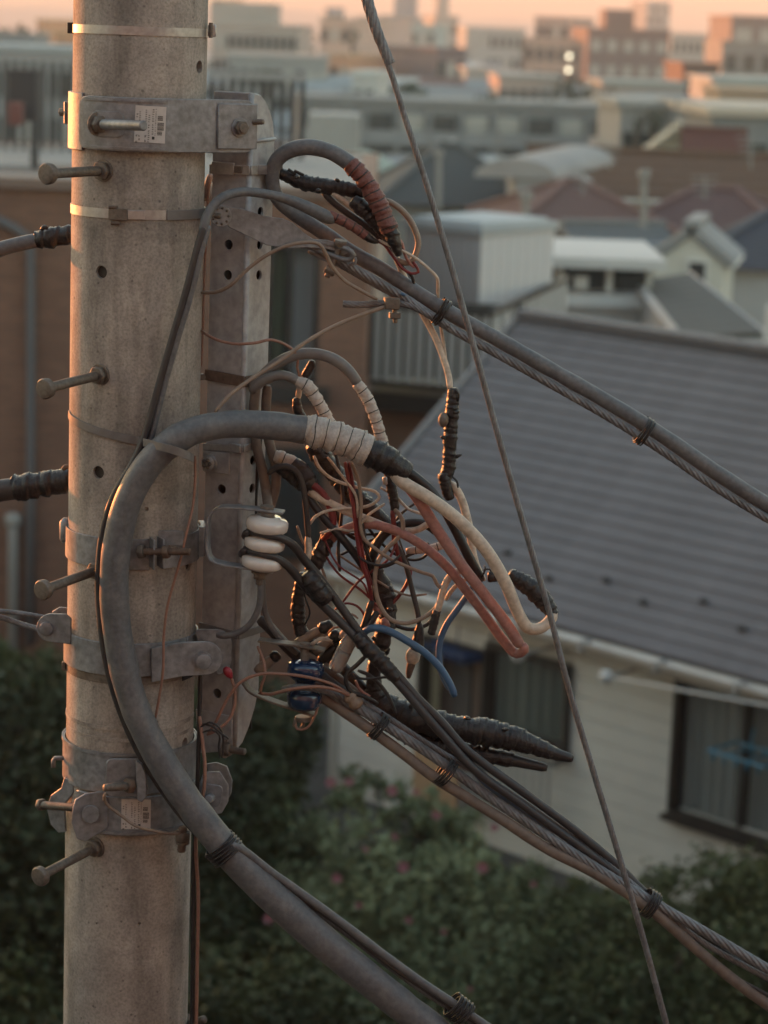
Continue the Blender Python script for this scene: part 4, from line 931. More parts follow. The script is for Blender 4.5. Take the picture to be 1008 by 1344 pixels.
far_tree('low dark treetop at the far left edge of the skyline', 20, 36, 380, 50, 22, 26, 'leaf_h')
far_tree('dark shrubs beside the pale yellow gabled house', 860, 146, 110, 22, 26, 27)
far_tree('dark tree left of the red topped apartment block', 690, 52, 440, 16, 36, 28, 'leaf_h')
far_tree('thin green tree between the two small right hand houses', 838, 150, 108, 14, 24, 29)

# unseen building added just behind the camera to darken the lower scene
t = empty('added_shade_building', (0, -3, 0), 'unseen building added behind the viewpoint to shade the lower scene', 'building')
mk('wall', box((0, -3.4, 5.5), (16, 4, 11)), wm((.20, .205, .21)), t); mk('parapet', box((0, -1.5, 11.13), (16.2, .3, .25)), wm((.3, .28, .26)), t)
mk('window', box((2.5, -1.37, 6.2), (1.6, .08, 1.1)), M['win'], t); mk('window', box((-2.5, -1.37, 6.2), (1.6, .08, 1.1)), M['win'], t)

for nm_, lab_, x_, ya_, yb_, h_, c_ in (('added_shade_house', 'unseen house added right of the viewpoint for shade, outside the frame', 8.5, -1, 13, 7.4, (.27, .275, .28)), ('added_shade_house', 'unseen house added left of the viewpoint for shade, outside the frame', -9.5, -1, 13, 6.7, (.22, .22, .22))):  # unseen houses added to shade the lower pole and garden
    t = empty(nm_, (x_, (ya_+yb_)/2, 0), lab_, 'house')
    mk('wall', box((x_, (ya_+yb_)/2, h_/2), (7, yb_-ya_, h_)), wm(c_), t); mk('roof_slab', box((x_, (ya_+yb_)/2, h_+.09), (7.3, yb_-ya_+.3, .18)), wm((.18, .17, .165)), t)
    for k in range(4): mk('window', box((x_+(3.52 if x_ < 0 else -3.52), 1.5+k*3, 4.4), (.08, 1.3, 1.1)), M['win'], t)
for k in range(5):  # row of unseen blocks added to shade the middle distance
    yy = 108+k*50
    t = empty('apartment_block', (-62, yy, -10), 'unseen block added left of the frame to block the sun, number %s of its row' % ('one', 'two', 'three', 'four', 'five')[k], 'building', 'unseen blocks added left of the frame to block the sun')
    mk('wall', box((-62-k*5, yy, 2.5), (12, 46, 25+gz(300)*0)), wm((.36, .33, .31)), t); mk('roof_slab', box((-62-k*5, yy, 15.2), (12.5, 46.5, .4)), wm((.3, .29, .28)), t)
    for r_ in range(3):
        for q in range(6): mk('window', box((-55.97-k*5, yy-20+q*8, 3+r_*4), (.1, 3, 1.8)), M['win'], t)

for k_, (x_, y_, Y_, w2, h2, l_) in enumerate(((915, 128, 160, 26, 22, 'dark green tree among the roofs under the small brown building'), (640, 122, 205, 30, 18, 'low green tree in front of the cream clinic building'), (985, 142, 150, 30, 20, 'dark tree at the right edge above the dark building'), (350, 90, 240, 26, 16, 'dull tree under the long terraced apartment'), (600, 108, 260, 20, 22, 'olive tree at the foot of the dark reddish tower'))): far_tree(l_, x_, y_, Y_, w2, h2, 40+k_, 'leaf_far' if k_ % 2 else 'leaf_h')

# ====================================================================== the pole and its fittings
AX = N(174.5, 700, 0); PR = .1305                 # pole axis and radius
PAX = Vector((AX.x, AX.y, 0))
def S(px, py, r=PR):                              # point on a cylinder of radius r about the pole axis
    d = ray(px, py); o = Vector((CAM.x-AX.x, CAM.y-AX.y)); dd = Vector((d.x, d.y)); a = dd.dot(dd); b = 2*o.dot(dd); c = o.dot(o)-r*r
    disc = b*b-4*a*c
    t = (-b-math.sqrt(disc))/(2*a) if disc > 0 else -b/(2*a)
    return CAM+d*t
def ang(p): return math.atan2(p.x-AX.x, -(p.y-AX.y))
def cylp(a, r, z): return Vector((AX.x+r*math.sin(a), AX.y-r*math.cos(a), z))
def cut(o, cutters):
    v, f = join(*cutters); c = mk('cutter', (v, f), [])
    md = o.modifiers.new('b', 'BOOLEAN'); md.operation = 'DIFFERENCE'; md.solver = 'EXACT'; md.object = c
    bpy.context.view_layer.update(); dg = bpy.context.evaluated_depsgraph_get()
    me = bpy.data.meshes.new_from_object(o.evaluated_get(dg)); o.modifiers.clear(); o.data = me
    bpy.data.objects.remove(c)
    try: me.set_sharp_from_angle(angle=R(35))
    except Exception: pass
def arcband(a0, a1, r0, r1, z0, z1, n=None, tilt=lambda a: 0, endcut=0):
    """curved strip of metal about the pole"""
    n = n or max(6, int(abs(a1-a0)/.06)); V, Fc = [], []
    for i in range(n+1):
        a = a0+(a1-a0)*i/n; e = 0
        if endcut:
            dist = min(abs(a-a0), abs(a1-a))*r1; e = max(0, endcut-dist); e = endcut-math.sqrt(max(0, endcut**2-e**2)) if e else 0
        t = tilt(a); V += [cylp(a, r0, z0+t+e), cylp(a, r1, z0+t+e), cylp(a, r1, z1+t-e), cylp(a, r0, z1+t-e)]
    for i in range(n):
        b = 4*i
        for k in range(4): Fc.append((b+k, b+(k+1) % 4, b+4+(k+1) % 4, b+4+k))
    Fc += [(3, 2, 1, 0), (4*n, 4*n+1, 4*n+2, 4*n+3)]; return V, Fc
def zf(py, px=174, r=PR): return S(px, py, r).z
def hexnut(p, d, r, h): return cyl(p, Vector(p)+Vector(d).normalized()*h, r, 6)
def rod(p, q, r, thread=True, n=16):
    p, q = Vector(p), Vector(q); L = (q-p).length; k = max(4, int(L/.0024)) if thread else 3
    C = [p.lerp(q, i/k) for i in range(k+1)]; rad = [r*(1-.15*(i % 2)) if thread else r for i in range(k+1)]; rad[0] *= .8; rad[-1] *= .8
    return sweep(C, rad, n)[:2]
def ribbon(name, mt, pts, wpx, thick=.0012, parent=None):
    """flat metal strap through photo positions, standing on edge"""
    S_ = cr([(p[0], p[1], p[2], wpx) for p in pts], 5); C = [N(a[0], a[1], a[2]) for a in S_]; V, Fc = [], []; k = len(C)
    for i in range(k):
        T = (C[min(i+1, k-1)]-C[max(i-1, 0)]).normalized(); Zp = (Vector((0, 0, 1))-T*T.z).normalized(); Nn = T.cross(Zp); h = msz(wpx, C[i])/2
        V += [C[i]-Zp*h-Nn*thick, C[i]-Zp*h+Nn*thick, C[i]+Zp*h+Nn*thick, C[i]+Zp*h-Nn*thick]
    for i in range(k-1):
        for j in range(4): Fc.append((4*i+j, 4*i+(j+1) % 4, 4*i+4+(j+1) % 4, 4*i+4+j))
    Fc += [(3, 2, 1, 0), (4*k-4, 4*k-3, 4*k-2, 4*k-1)]
    return mk(name, (V, Fc), mt, parent, bevel=.0004)
def plate(name, mt, pts, dy, th=.006, parent=None, bevel=.0012, dyr=None):
    """plate with a photo outline at its own distance; dyr tilts it (dy at left, dy at right)"""
    if dyr is None: W = [N(x, y, dy) for x, y in pts]; nv = Vector((0, 1, 0))
    else:
        xs = [p[0] for p in pts]; x0, x1 = min(xs), max(xs); W = [N(x, y, dy+(dyr-dy)*(x-x0)/(x1-x0)) for x, y in pts]
        e = N(x1, pts[0][1], dyr)-N(x0, pts[0][1], dy); nv = Vector((0, 0, 1)).cross(Vector((e.x, e.y, 0))).normalized()
    return mk(name, extr(W, nv*th), mt, parent, bevel=bevel, smooth=False)
def roundrect(cx, cy, w, h, r, n=5, rot=0):
    out = []
    for sx, sy, a0 in ((1, 1, 0), (-1, 1, 90), (-1, -1, 180), (1, -1, 270)):
        for i in range(n+1):
            a = R(a0+90*i/n); out.append(((w/2-r)*sx+r*math.cos(a), (h/2-r)*sy+r*math.sin(a)))
    c, s = math.cos(R(rot)), math.sin(R(rot)); return [(cx+x*c-y*s, cy+x*s+y*c) for x, y in out]

pole = empty('concrete_utility_pole', (AX.x, AX.y, 0), 'tall weathered concrete utility pole with drilled holes, left of the frame', 'utility pole')
sv, sf = [], []
ns, zs = 120, [0, 2, 4, 5, 6, 6.5, 7, 7.5, 8, 8.5, 9.4]
for z in zs: sv += [cylp(2*math.pi*i/ns, PR, z) for i in range(ns)]
for k in range(len(zs)-1): sf += [(k*ns+i, k*ns+(i+1) % ns, (k+1)*ns+(i+1) % ns, (k+1)*ns+i) for i in range(ns)]
sf += [tuple(range(ns))[::-1], tuple(range((len(zs)-1)*ns, len(zs)*ns))]
shaft = mk('shaft', (sv, sf), M['concrete'], pole, smooth=True, auto=1)
cs = []
for x, y, r in ((262, 88, 8.5), (133, 357, 8.5), (129, 620, 8.5), (248, 741, 8.5), (243, 975, 7), (192, 668, 3), (183, 1212, 2), (127, 1212, 1.6)):
    p = S(x, y); d = Vector((p.x-AX.x, p.y-AX.y, 0)).normalized(); rr = msz(r, p); dep = .05 if r > 5 else .006
    cs.append(cyl(p+d*.02, p-d*dep, rr, 24))
cut(shaft, cs)
for x, y, r in ((133, 357, 9.5), (129, 620, 9.5), (248, 741, 9.5)):   # dark plug paints the shade inside each hole
    p = S(x, y); d = Vector((p.x-AX.x, p.y-AX.y, 0)).normalized(); rr = msz(8.3, p)
    mk('hole_dark_plug', cyl(p-d*.008, p-d*.045, rr, 20), M['frame'], pole)

# step bolts
def step_bolt(lab, x0, y0, x1, y1, out=None, big=1.0):
    """shank from the pole face (x1, y1) out to its head (x0, y0)"""
    p = S(x1, y1); d0 = Vector((p.x-AX.x, p.y-AX.y, 0)).normalized()
    # head position at a distance that keeps the shank 17 cm long
    best = None
    for k in range(0, 66):
        q = N(x0, y0, -30+k*.25)
        e = abs((q-p).length-.165)
        if best is None or e < best[0]: best = (e, q)
    q = best[1]; d = (q-p).normalized(); t = empty('step_bolt', tuple(p), lab, 'step bolt', 'step bolts standing out of the pole')
    mk('shank', rod(p-d0*.012, q, .0098), M['bolt'], t, smooth=True)
    mk('collar_nut', join(hexnut(p+d*.001, d, .0185, .012)), M['bolt'], t, bevel=.0015)
    mk('washer', cyl(p-d*.004, p+d*.0008, .022, 24), M['bolt'], t, bevel=.0008)
    mk('head', lathe(q-d*.012, q+d*.008, [(0, .011), (.3, .0195), (.75, .0205), (.95, .018), (1, .013)], 20), M['bolt'], t, smooth='auto')
    return t
step_bolt('topmost step bolt, level, just under the upper pole clamp', 63, 228, 135, 224)
step_bolt('step bolt tilting slightly up, level with the middle of the pole', 60, 510, 131, 492)
step_bolt('step bolt below the insulator band, partly behind the big cable', 57, 774, 128, 748)
step_bolt('lowest step bolt, pointing down left under the lower clamp', 53, 1150, 125, 1112)
def small_bolt(name, lab, cat, p, q, r, mt='bolt', nut=True, head=True, group=None, parent=None):
    p, q = Vector(p), Vector(q); d = (q-p).normalized()
    t = empty(name, tuple(p), lab, cat, group) if parent is None else empty(name, tuple(p), parent=parent)
    mk('shank', rod(p, q, r), M[mt], t, smooth=True)
    if nut: mk('nut', hexnut(p, d, r*2.0, r*1.6), M[mt], t, bevel=.0008)
    if head: mk('washer', cyl(p-d*.001, p+d*.0012, r*2.6, 20), M[mt], t)
    return t
small_bolt('step_bolt', 'bolt end just entering the frame at the bottom right of the pole', 'step bolt', S(247, 1345), N(268, 1338, -6), .009)

# straps around the shaft -------------------------------------------------------------
def strap(lab, ytop, ybot, a0=-180, a1=180, mt='bright', px=174, tilt=lambda a: 0, th=.0012):
    t = empty('steel_strap', (AX.x, AX.y, zf(ybot, px)), lab, 'strap', 'thin steel straps around the pole')
    mk('band', arcband(R(a0), R(a1), PR+.0006, PR+.0006+th, zf(ybot, px), zf(ytop, px), tilt=tilt), M[mt], t, smooth='auto'); return t
t = strap('bright thin strap with a clasp, highest on the pole', 34.5, 46)
c = S(273, 40, PR+.004)
mk('clasp', box(c+Vector((.008, -.002, 0)), (.016, .01, .024)), M['bright'], t, bevel=.002)
mk('screw', cyl(c+Vector((.006, -.006, -.014)), c+Vector((.006, -.006, .015)), .004, 10), M['bolt'], t, smooth='auto')
mk('clasp', box(cylp(R(-82), PR+.004, zf(40)), (.008, .014, .021), R(-82)), M['black'], t, bevel=.001)
t = strap('bright strap with a rusty buckle, below the topmost step bolt', 275.5, 288)
for x0, x1, hh, mt in ((144, 168, 7.5, 'bolt'), (168, 190, 6, 'bright'), (218, 284, 6.6, 'grey_l')):
    a0, a1 = ang(S(x0, 282)), ang(S(x1, 282)); zc = zf(282)
    h_ = msz(hh, S(174, 282)); mk('buckle' if hh > 6.7 else 'band_overlap', arcband(a0, a1, PR+.002, PR+(.007 if hh > 7 else .0045), zc-h_, zc+h_), M[mt], t, bevel=.0008)
for x in (147, 150):
    p = S(x, 272 if x == 147 else 293, PR+.005); mk('rivet', cyl(p-Vector((.006, 0, 0)), p+Vector((.01, -.002, 0)), .0035, 10), M['rust'], t, smooth='auto')
t = strap('thin tarnished strap directly under the lug clamp', 888, 899, mt='bolt')
mk('buckle', box(S(84, 874, PR+.006), (.008, .012, .018)), M['bolt'], t, bevel=.001)
mk('band_end', arcband(ang(S(238, 890)), ang(S(252, 889)), PR+.002, PR+.004, zf(900)-.002, zf(886)), M['black'], t)
mk('raised_joint', arcband(R(-75), R(75), PR-.002, PR+.0009, zf(973)-.002, zf(970)), M['concrete'], pole, smooth='auto')  # thin raised ring in the same concrete
mk('formed_ridge', arcband(R(-89), R(89), PR-.002, PR+.0016, zf(960), zf(955)), M['concrete'], pole, smooth='auto')

# galvanised strap over the big cable: leaves the pole and wraps the cable
def sdy(x, y, e=.003): return (S(x, y, PR+e).y-Y0)*100
o = ribbon('steel_strap', M['grey_l'], [(90.2, 543, -3)]+[(x, y, sdy(x, y)) for x, y in ((93, 549), (100, 554), (115, 561), (135, 568), (155, 573), (172, 577), (182, 579))]+[(190, 581, -16.2), (200, 583, -18.6), (210, 586, -20.8), (222, 589, -21.6), (234, 593, -21.4), (244, 597, -20.4), (251, 600, -18.6), (254, 602, -15.5)], 10.5)
tag(o, 'pale flat strap slanting across the pole and holding the big cable', 'strap')

# --- upper clamp -------------------------------------------------------------------------
def label_sticker(x0, y0, x1, y1, r, lab, skew=2.5):
    t = empty('paper_label', tuple(S(x0, y1, r)), lab, 'label', 'paper labels stuck on the clamps')
    n = 12; V = []
    def q(u, v, dr=0): return S(x0+(x1-x0)*u-skew*v*.9, y0+(y1-y0)*v+skew*u, r+dr)
    for i in range(n+1): V += [q(i/n, 0), q(i/n, 1)]
    mk('paper', (V, [(2*i, 2*i+1, 2*i+3, 2*i+2) for i in range(n)]), M['paper'], t)
    r_ = random.Random(5); V, Fc = [], []
    def ink(u0, v0, u1, v1):
        b = len(V); V.extend([q(u0, v0, .0002), q(u0, v1, .0002), q(u1, v1, .0002), q(u1, v0, .0002)]); Fc.append((b, b+1, b+2, b+3))
    def glyphs(u, w, v0, v1, st):
        v = v0
        while v < v1:
            h = st*.62
            ink(u, v, u+w*.34, v+h*.9); ink(u+w*.5, v, u+w, v+h*.25) if r_.random() < .7 else None; ink(u+w*.42, v+h*.45, u+w*r_.uniform(.7, 1), v+h*.75)
            v += st*(1 if r_.random() < .8 else 1.7)
    glyphs(.05, .055, .22, .36, .07); glyphs(.05, .055, .8, .98, .10)
    glyphs(.14, .05, .16, .5, .055); glyphs(.14, .05, .8, .98, .10)
    glyphs(.34, .05, .10, .6, .06); glyphs(.34, .055, .80, .98, .12)
    glyphs(.44, .055, .24, .98, .058)
    glyphs(.565, .06, .08, .78, .062); glyphs(.66, .035, .07, .8, .04)
    ink(.575, .83, .66, .91)
    for v0, v1, w in ((.26, .38, .17), (.44, .64, .21), (.68, .80, .16)):
        v = v0
        while v < v1:
            h = r_.choice((.008, .014, .02)); ink(.735, v, .735+w, v+h); v += h+r_.choice((.008, .012))
    mk('print', (V, Fc), M['ink'], t); return t
r1 = PR+.013
t = empty('upper_pole_clamp', (AX.x, AX.y, zf(200, r=r1)), 'wide galvanised clamp with a paper label around the top of the pole', 'pole clamp')
z0, z1 = zf(199, r=r1), zf(128, r=r1)
aR = R(30); pts = []; path = []
a_l = ang(S(105, 160, r1))
for i in range(16): a = a_l+(aR-a_l)*i/15; path.append(cylp(a, r1, 0))
e = cylp(aR, r1, 0); tg = Vector((math.cos(aR), math.sin(aR), 0)); rt = N(336, 165, 0)
Lr = .001
while True:
    q = e+tg*Lr
    if (q.x-rt.x) > -.002 or Lr > .3: break
    Lr += .002
for i in range(1, 13): path.append(e+tg*(Lr*i/12))
def strip(path, z0, z1, th, rnd=.0):
    V, Fc = [], []; k = len(path); L = [0]
    for i in range(1, k): L.append(L[-1]+(path[i]-path[i-1]).length)
    for i, p in enumerate(path):
        T = (path[min(i+1, k-1)]-path[max(i-1, 0)]).normalized(); nn = Vector((T.y, -T.x, 0)); ds = min(L[i], L[-1]-L[i]); e = 0
        if rnd and ds < rnd: e = rnd-math.sqrt(max(0, rnd**2-(rnd-ds)**2))
        for zz, s in ((z0+e, 0), (z0+e, 1), (z1-e, 1), (z1-e, 0)): V.append(Vector((p.x, p.y, zz))+nn*(th*(s-.5)))
    for i in range(k-1):
        for j in range(4): Fc.append((4*i+j, 4*i+(j+1) % 4, 4*i+4+(j+1) % 4, 4*i+4+j))
    Fc += [(3, 2, 1, 0), (4*k-4, 4*k-3, 4*k-2, 4*k-1)]; return V, Fc
# denser ends so the corners round off
dense = [path[0].lerp(path[1], f) for f in (0, .15, .35, .6)]+path[1:-1]+[path[-2].lerp(path[-1], f) for f in (.4, .65, .85, 1)]
mk('clamp_plate', strip(dense, z0, z1, .006, .022), M['galv'], t, bevel=.0012)
mk('clamp_half', arcband(R(-178), R(-46), PR+.002, PR+.008, zf(201), zf(127)+.003), M['galv'], t, bevel=.001)
# pressed ribs along the plate edges
for zz in (z0+.006, z1-.006): mk('rib', arcband(a_l+.12, aR-.05, r1+.002, r1+.0055, zz-.0022, zz+.0022), M['galv'], t, smooth='auto')
mk('rear_flange', strip([cylp(R(-96), PR+.010, 0), N(84, 160, 1)*1.0+Vector((0, .0, -N(84, 160, 1).z))], zf(170), zf(140), .006), M['galv'], t, bevel=.001)
mk('slot_plate', arcband(ang(S(122, 160, r1)), ang(S(163, 160, r1)), r1+.003, r1+.0055, zf(181, r=r1), zf(147, r=r1), endcut=.006), M['galv'], t, bevel=.0008)
b = small_bolt('clamp_bolt', None, None, S(128, 163, r1+.004), N(188, 165, -24.5), .0088, parent=t)
p = S(128, 163, r1+.004); d = (N(188, 165, -24.5)-p).normalized(); mk('hex_head', hexnut(p, d, .016, .016), M['bolt'], b, bevel=.001)
mk('shoulder', cyl(p+d*.018, N(189, 165, -24.6), .0098, 18), M['galv'], b, bevel=.002)
mk('back_bolt', join(cyl(N(79, 147, 3), N(96, 147, 2), .009, 6), cyl(N(90, 147, 2.5), N(96, 147, 2), .014, 12)), M['bolt'], t, bevel=.001)
# right end: stiffener plate, washer and hex bolt
q0 = e+tg*(Lr*.78); nv = Vector((tg.y, -tg.x, 0)); zc = (z0+z1)/2
mk('stiffener_plate', box(q0+nv*.006+Vector((0, 0, zc)), (.086, .004, (z1-z0)*.86), ax=(tg, -nv, Vector((0, 0, 1)))), M['galv'], t, bevel=.0018)
c = q0+nv*.008+tg*.004+Vector((0, 0, zc-.002))
mk('washer', cyl(c, c+nv*.003, .019, 24), M['galv'], t, bevel=.0006); mk('hex_head', hexnut(c+nv*.003, nv, .0145, .010), M['bolt'], t, bevel=.001)
mk('bolt_end', cyl(c+nv*.013, c+nv*.017, .009, 16), M['bolt'], t, bevel=.001)
p = N(330, 160, -4); mk('stud', rod(p, N(346, 160, -5), .0058), M['bolt'], t, smooth=True)
label_sticker(178, 138, 218.5, 186, r1+.0042, 'small white paper label with a barcode on the upper clamp, behind a bolt')

# --- the galvanised post beside the pole ----------------------------------------------------
KT, KB = N(328.5, 200, -2), N(308, 985, -2); pv = (KT-KB).normalized(); th = R(30)
uf = Vector((math.cos(th), -math.sin(th), 0)); uf = (uf-pv*uf.dot(pv)).normalized(); ud = pv.cross(uf)
if ud.y < 0: ud = -ud
PW = msz(60, KT); PD = msz(57, KT)
def kz(y): return (hit(322-(y-300)*.0262, y, KB, -ud)-KB).dot(pv)        # height along the post for a photo row
post = empty('steel_channel_post', tuple(KB), 'drilled galvanised channel post standing beside the pole on its right', 'post')
h0, h1 = kz(985), kz(122)
fp = mk('front_plate', extr([KB+pv*h0-uf*PW, KB+pv*(h0), KB+pv*(h1), KB+pv*(h1)-uf*PW], ud*.005), M['galv2'], post, bevel=.0015)
hd = lambda y, f: KB+pv*kz(y)+ud*(PD*f)
so = [KB+pv*h0+ud*.008, hd(978, .35), hd(960, .62), hd(938, .85), hd(915, 1), hd(186, 1.02), hd(176, 1), hd(160, .93), hd(146, .8), hd(133, .6), hd(125, .4), KB+pv*h1+ud*.008]
sp = mk('side_plate', extr(so, -uf*.005), M['galv2'], post, bevel=.0015)
mk('corner_roll', sweep([KB+pv*h0-uf*.004+ud*.004, KB+pv*h1-uf*.004+ud*.004], [.0062, .0062], 16)[:2], M['galv2'], post, smooth=True)
mk('top_web', extr([KB+pv*(h1-.004)-uf*PW+ud*.006, KB+pv*(h1-.004)-uf*.006+ud*.006, hd(127, .4)-uf*.006, hd(127, .4)-uf*PW], pv*.005), M['galv2'], post, bevel=.001)
mk('left_plate', extr([KB+pv*h0-uf*PW+ud*.006, KB+pv*(h0+.03)-uf*PW+ud*PD*.8, KB+pv*(h1-.05)-uf*PW+ud*PD*.9, KB+pv*(h1-.006)-uf*PW+ud*.006], uf*.005), M['galv2'], post)
mk('added_dark_backing', extr([KB+pv*(h0+.03)-uf*PW+ud*PD*.8, KB+pv*(h0+.03)+ud*PD*.8-uf*.006, KB+pv*(h1-.06)+ud*PD*.8-uf*.006, KB+pv*(h1-.06)-uf*PW+ud*PD*.8], ud*.004), M['frame'], post)  # dark sheet added inside so the drilled holes look unlit
mk('shoulder_lip', sweep([hd(186, .0)+uf*.002, hd(184, .5)+uf*.003, hd(183, 1.0)+uf*.002], [.0035]*3, 8)[:2], M['galv2'], post, smooth=True)
cs = []
for x, y in ((300, 321), (299, 361), (291, 642), (285, 910), (297, 440)):
    p = hit(x, y, KB, -ud)
    if (x, y) != (297, 440): cs.append(cyl(p-ud*.02, p+ud*.03, msz(6.6, p), 20))
cut(fp, cs); cs = []
for x, y in ((342, 278), (341, 321), (340, 361), (332, 604), (331, 641)):
    p = hit(x, y, KB, uf); cs.append(cyl(p+uf*.02, p-uf*.03, msz(6.6, p), 20))
cut(sp, cs)
mk('bottom_flange', extr([hit(258, 930, KB, -ud), hit(306, 940, KB, -ud), hit(306, 985, KB, -ud), hit(262, 988, KB, -ud)], -ud*.004), M['galv2'], post, bevel=.001)
# bands on the post
def pband(lab, y, hpx, mt, x0=268, x1=None, drop=6, extra=.012, th=.003):
    zc = kz(y); h = msz(hpx, KB)/2; c = lambda uo, do, zz: KB+pv*(zc+zz)+uf*uo+ud*do
    t = empty('post_band', tuple(c(0, 0, 0)), lab, 'band', 'bands strapped around the channel post')
    k = msz(drop, KB)
    o1 = .003
    mk('front_strap', extr([c(-PW-o1, -o1, -h+k*.5), c(o1, -o1, -h), c(o1, -o1, h), c(-PW-o1, -o1, h+k*.5)], -ud*th), M[mt], t, bevel=.0008)
    mk('side_strap', extr([c(o1, -o1, -h), c(o1, PD+extra, -h-k*.2), c(o1, PD+extra, h-k*.2), c(o1, -o1, h)], uf*th), M[mt], t, bevel=.0008)
    return t, c, h
t, c, h = pband('rusty flat band around the middle of the post', 500, 14, 'rust')
mk('bolt', cyl(c(-PW-.012, -.004, 0), c(-PW-.002, -.012, 0), .007, 6), M['bolt'], t, bevel=.001)
for f in (.15, .55, .9): mk('rivet', cyl(c(-PW*f, -.005, 0), c(-PW*f, -.008, 0), .003, 10), M['rust'], t)
t, c, h = pband('bright buckled strap near the top of the post, holding the thick cable loop', 223, 12, 'bright', extra=.024, drop=-4)
mk('buckle', extr([c(-PW*.95, -.004, -h*1.3), c(-PW*.35, -.004, -h*1.3), c(-PW*.35, -.004, h*1.3), c(-PW*.95, -.004, h*1.3)], -ud*.006), M['bright'], t, bevel=.0012)
mk('buckle_tongue', box(c(-PW*.25, -.007, 0), (.018, .005, h*1.4), ax=(uf, ud, pv)), M['bolt'], t, bevel=.001)
mk('cable_wrap', extr([c(.004, .02, -h), c(.026, .075, -h), c(.026, .075, h), c(.004, .02, h)], uf*.003), M['grey_l'], t, bevel=.0008)
t, c, h = pband('short bright clip band under the big cable on the post', 588, 9, 'bright', drop=-9)
mk('clip', box(c(-.012, -.008, 0), (.026, .007, h*2.6), ax=(uf, ud, pv)), M['bright'], t, bevel=.0015)
t, c, h = pband('pale flat band low on the post beside the upper lug', 833, 10, 'grey_l', extra=.035, drop=8)
# star bolt on plate
t = empty('earth_terminal', tuple(hit(280, 625, KB, -ud)), 'round bright star headed bolt on a small plate of the post', 'bolt')
pc = hit(285, 606, KB, -ud); mk('mounting_plate', box(pc-ud*.003, (.066, .005, .045), ax=(uf, ud, pv)), M['galv2'], t, bevel=.002)
pc = hit(278, 607, KB, -ud)-ud*.006; mk('washer', cyl(pc, pc-ud*.004, .0185, 24), M['bright'], t, bevel=.001)
mk('head', lathe(pc-ud*.004, pc-ud*.012, [(0, .016), (.6, .0155), (1, .011)], 24), M['bright'], t, smooth='auto')
for k in range(5):
    a = 2*math.pi*k/5; q = pc-ud*.0125+(uf*math.cos(a)+pv*math.sin(a))*.0075; mk('lobe', lathe(q+ud*.002, q-ud*.003, [(0, .0042), (.7, .004), (1, .002)], 10), M['bolt'], t, smooth=True)
# nut at left of the lever arm, small lamp-like disc
t = empty('eye_disc', tuple(N(290, 283, -8)), 'knobbly round joint disc where the strap meets the lever arm', 'joint')
c0 = N(289, 283, -7.5); dn = Vector((.25, -.95, 0)).normalized(); mk('disc', cyl(c0, c0+dn*.008, .021, 24), M['galv'], t, bevel=.001)
for k in range(9):
    a = 2*math.pi*k/9; q = c0+dn*.008+(Vector((.95, .25, 0)).normalized()*math.cos(a)+Vector((0, 0, 1))*math.sin(a))*.0155; mk('stud', lathe(q-dn*.001, q+dn*.003, [(0, .0035), (1, .002)], 8), M['bolt'], t, smooth=True)
mk('pin', rod(c0-Vector((.03, 0, 0))+dn*.006, c0+dn*.010, .006), M['bolt'], t, smooth=True)
# lever arm from the post to the messenger
t = empty('lever_arm', tuple(N(300, 290, -6)), 'flat galvanised lever arm reaching right to the stranded cable', 'bracket')
plate('arm_plate', M['galv'], [(299, 271), (318, 274), (345, 283), (372, 287), (385, 293), (398, 305), (412, 314), (430, 315), (446, 320), (458, 328), (450, 334), (430, 327), (405, 325), (380, 326), (350, 322), (325, 310), (300, 298), (294, 284)], -6.2, .006, t, dyr=-1.5)
mk('arm_fold', extr([N(412, 315, -3.2), N(446, 320, -2.2), N(459, 329, -1.8), N(448, 335, -1), N(425, 329, -.5)], Vector((0, .0, -.004))), M['galv'], t, bevel=.001)
c0 = N(446, 323, -2); upv = Vector((.12, -.1, 1)).normalized(); mk('hex_head', hexnut(c0, upv, .0145, .012), M['bolt'], t, bevel=.0012)
mk('bolt_shank', rod(c0-upv*.001, N(429, 362, -1.5)+Vector((0, 0, -.003)), .0068), M['bolt'], t, smooth=True)
mk('lower_nut', cyl(N(427, 352, -1.5), N(432, 358, -1.5)+Vector((.012, 0, 0)), .009, 8), M['bolt'], t, bevel=.001)
# thimble loops
tube('thimble', M['strand'], 7, [(400, 322, -1), (430, 333, -2), (458, 341, -2.5), (464, 335, -3), (456, 327, -3), (440, 323, -2)], 'round', t)
tube('thimble', M['strand'], 5, [(405, 330, 0), (430, 342, -1), (452, 348, -1), (466, 345, -1.5), (466, 338, -1)], 'round', t)

# --- D bracket with white spool insulator -----------------------------------------------------
def flatbar(name, mt, pts, w, th, parent, rise=0):
    """flat bar bent in the picture plane; its width runs back"""
    S_ = cr([(p[0], p[1], p[2], 1) for p in pts], 4); C = [N(a[0], a[1], a[2]) for a in S_]; V, Fc = [], []; k = len(C); yv = Vector((.12, 1, 0)).normalized()
    for i in range(k):
        T = (C[min(i+1, k-1)]-C[max(i-1, 0)]).normalized(); nn = T.cross(yv).normalized()
        V += [C[i]-nn*th, C[i]+nn*th, C[i]+nn*th+yv*w, C[i]-nn*th+yv*w]
    for i in range(k-1):
        for j in range(4): Fc.append((4*i+j, 4*i+(j+1) % 4, 4*i+4+(j+1) % 4, 4*i+4+j))
    Fc += [(3, 2, 1, 0), (4*k-4, 4*k-3, 4*k-2, 4*k-1)]; return mk(name, (V, Fc), mt, parent, bevel=.001)
t = empty('insulator_bracket', tuple(N(268, 735, -10)), 'galvanised D shaped bracket on the pole holding the white spool insulator', 'bracket')
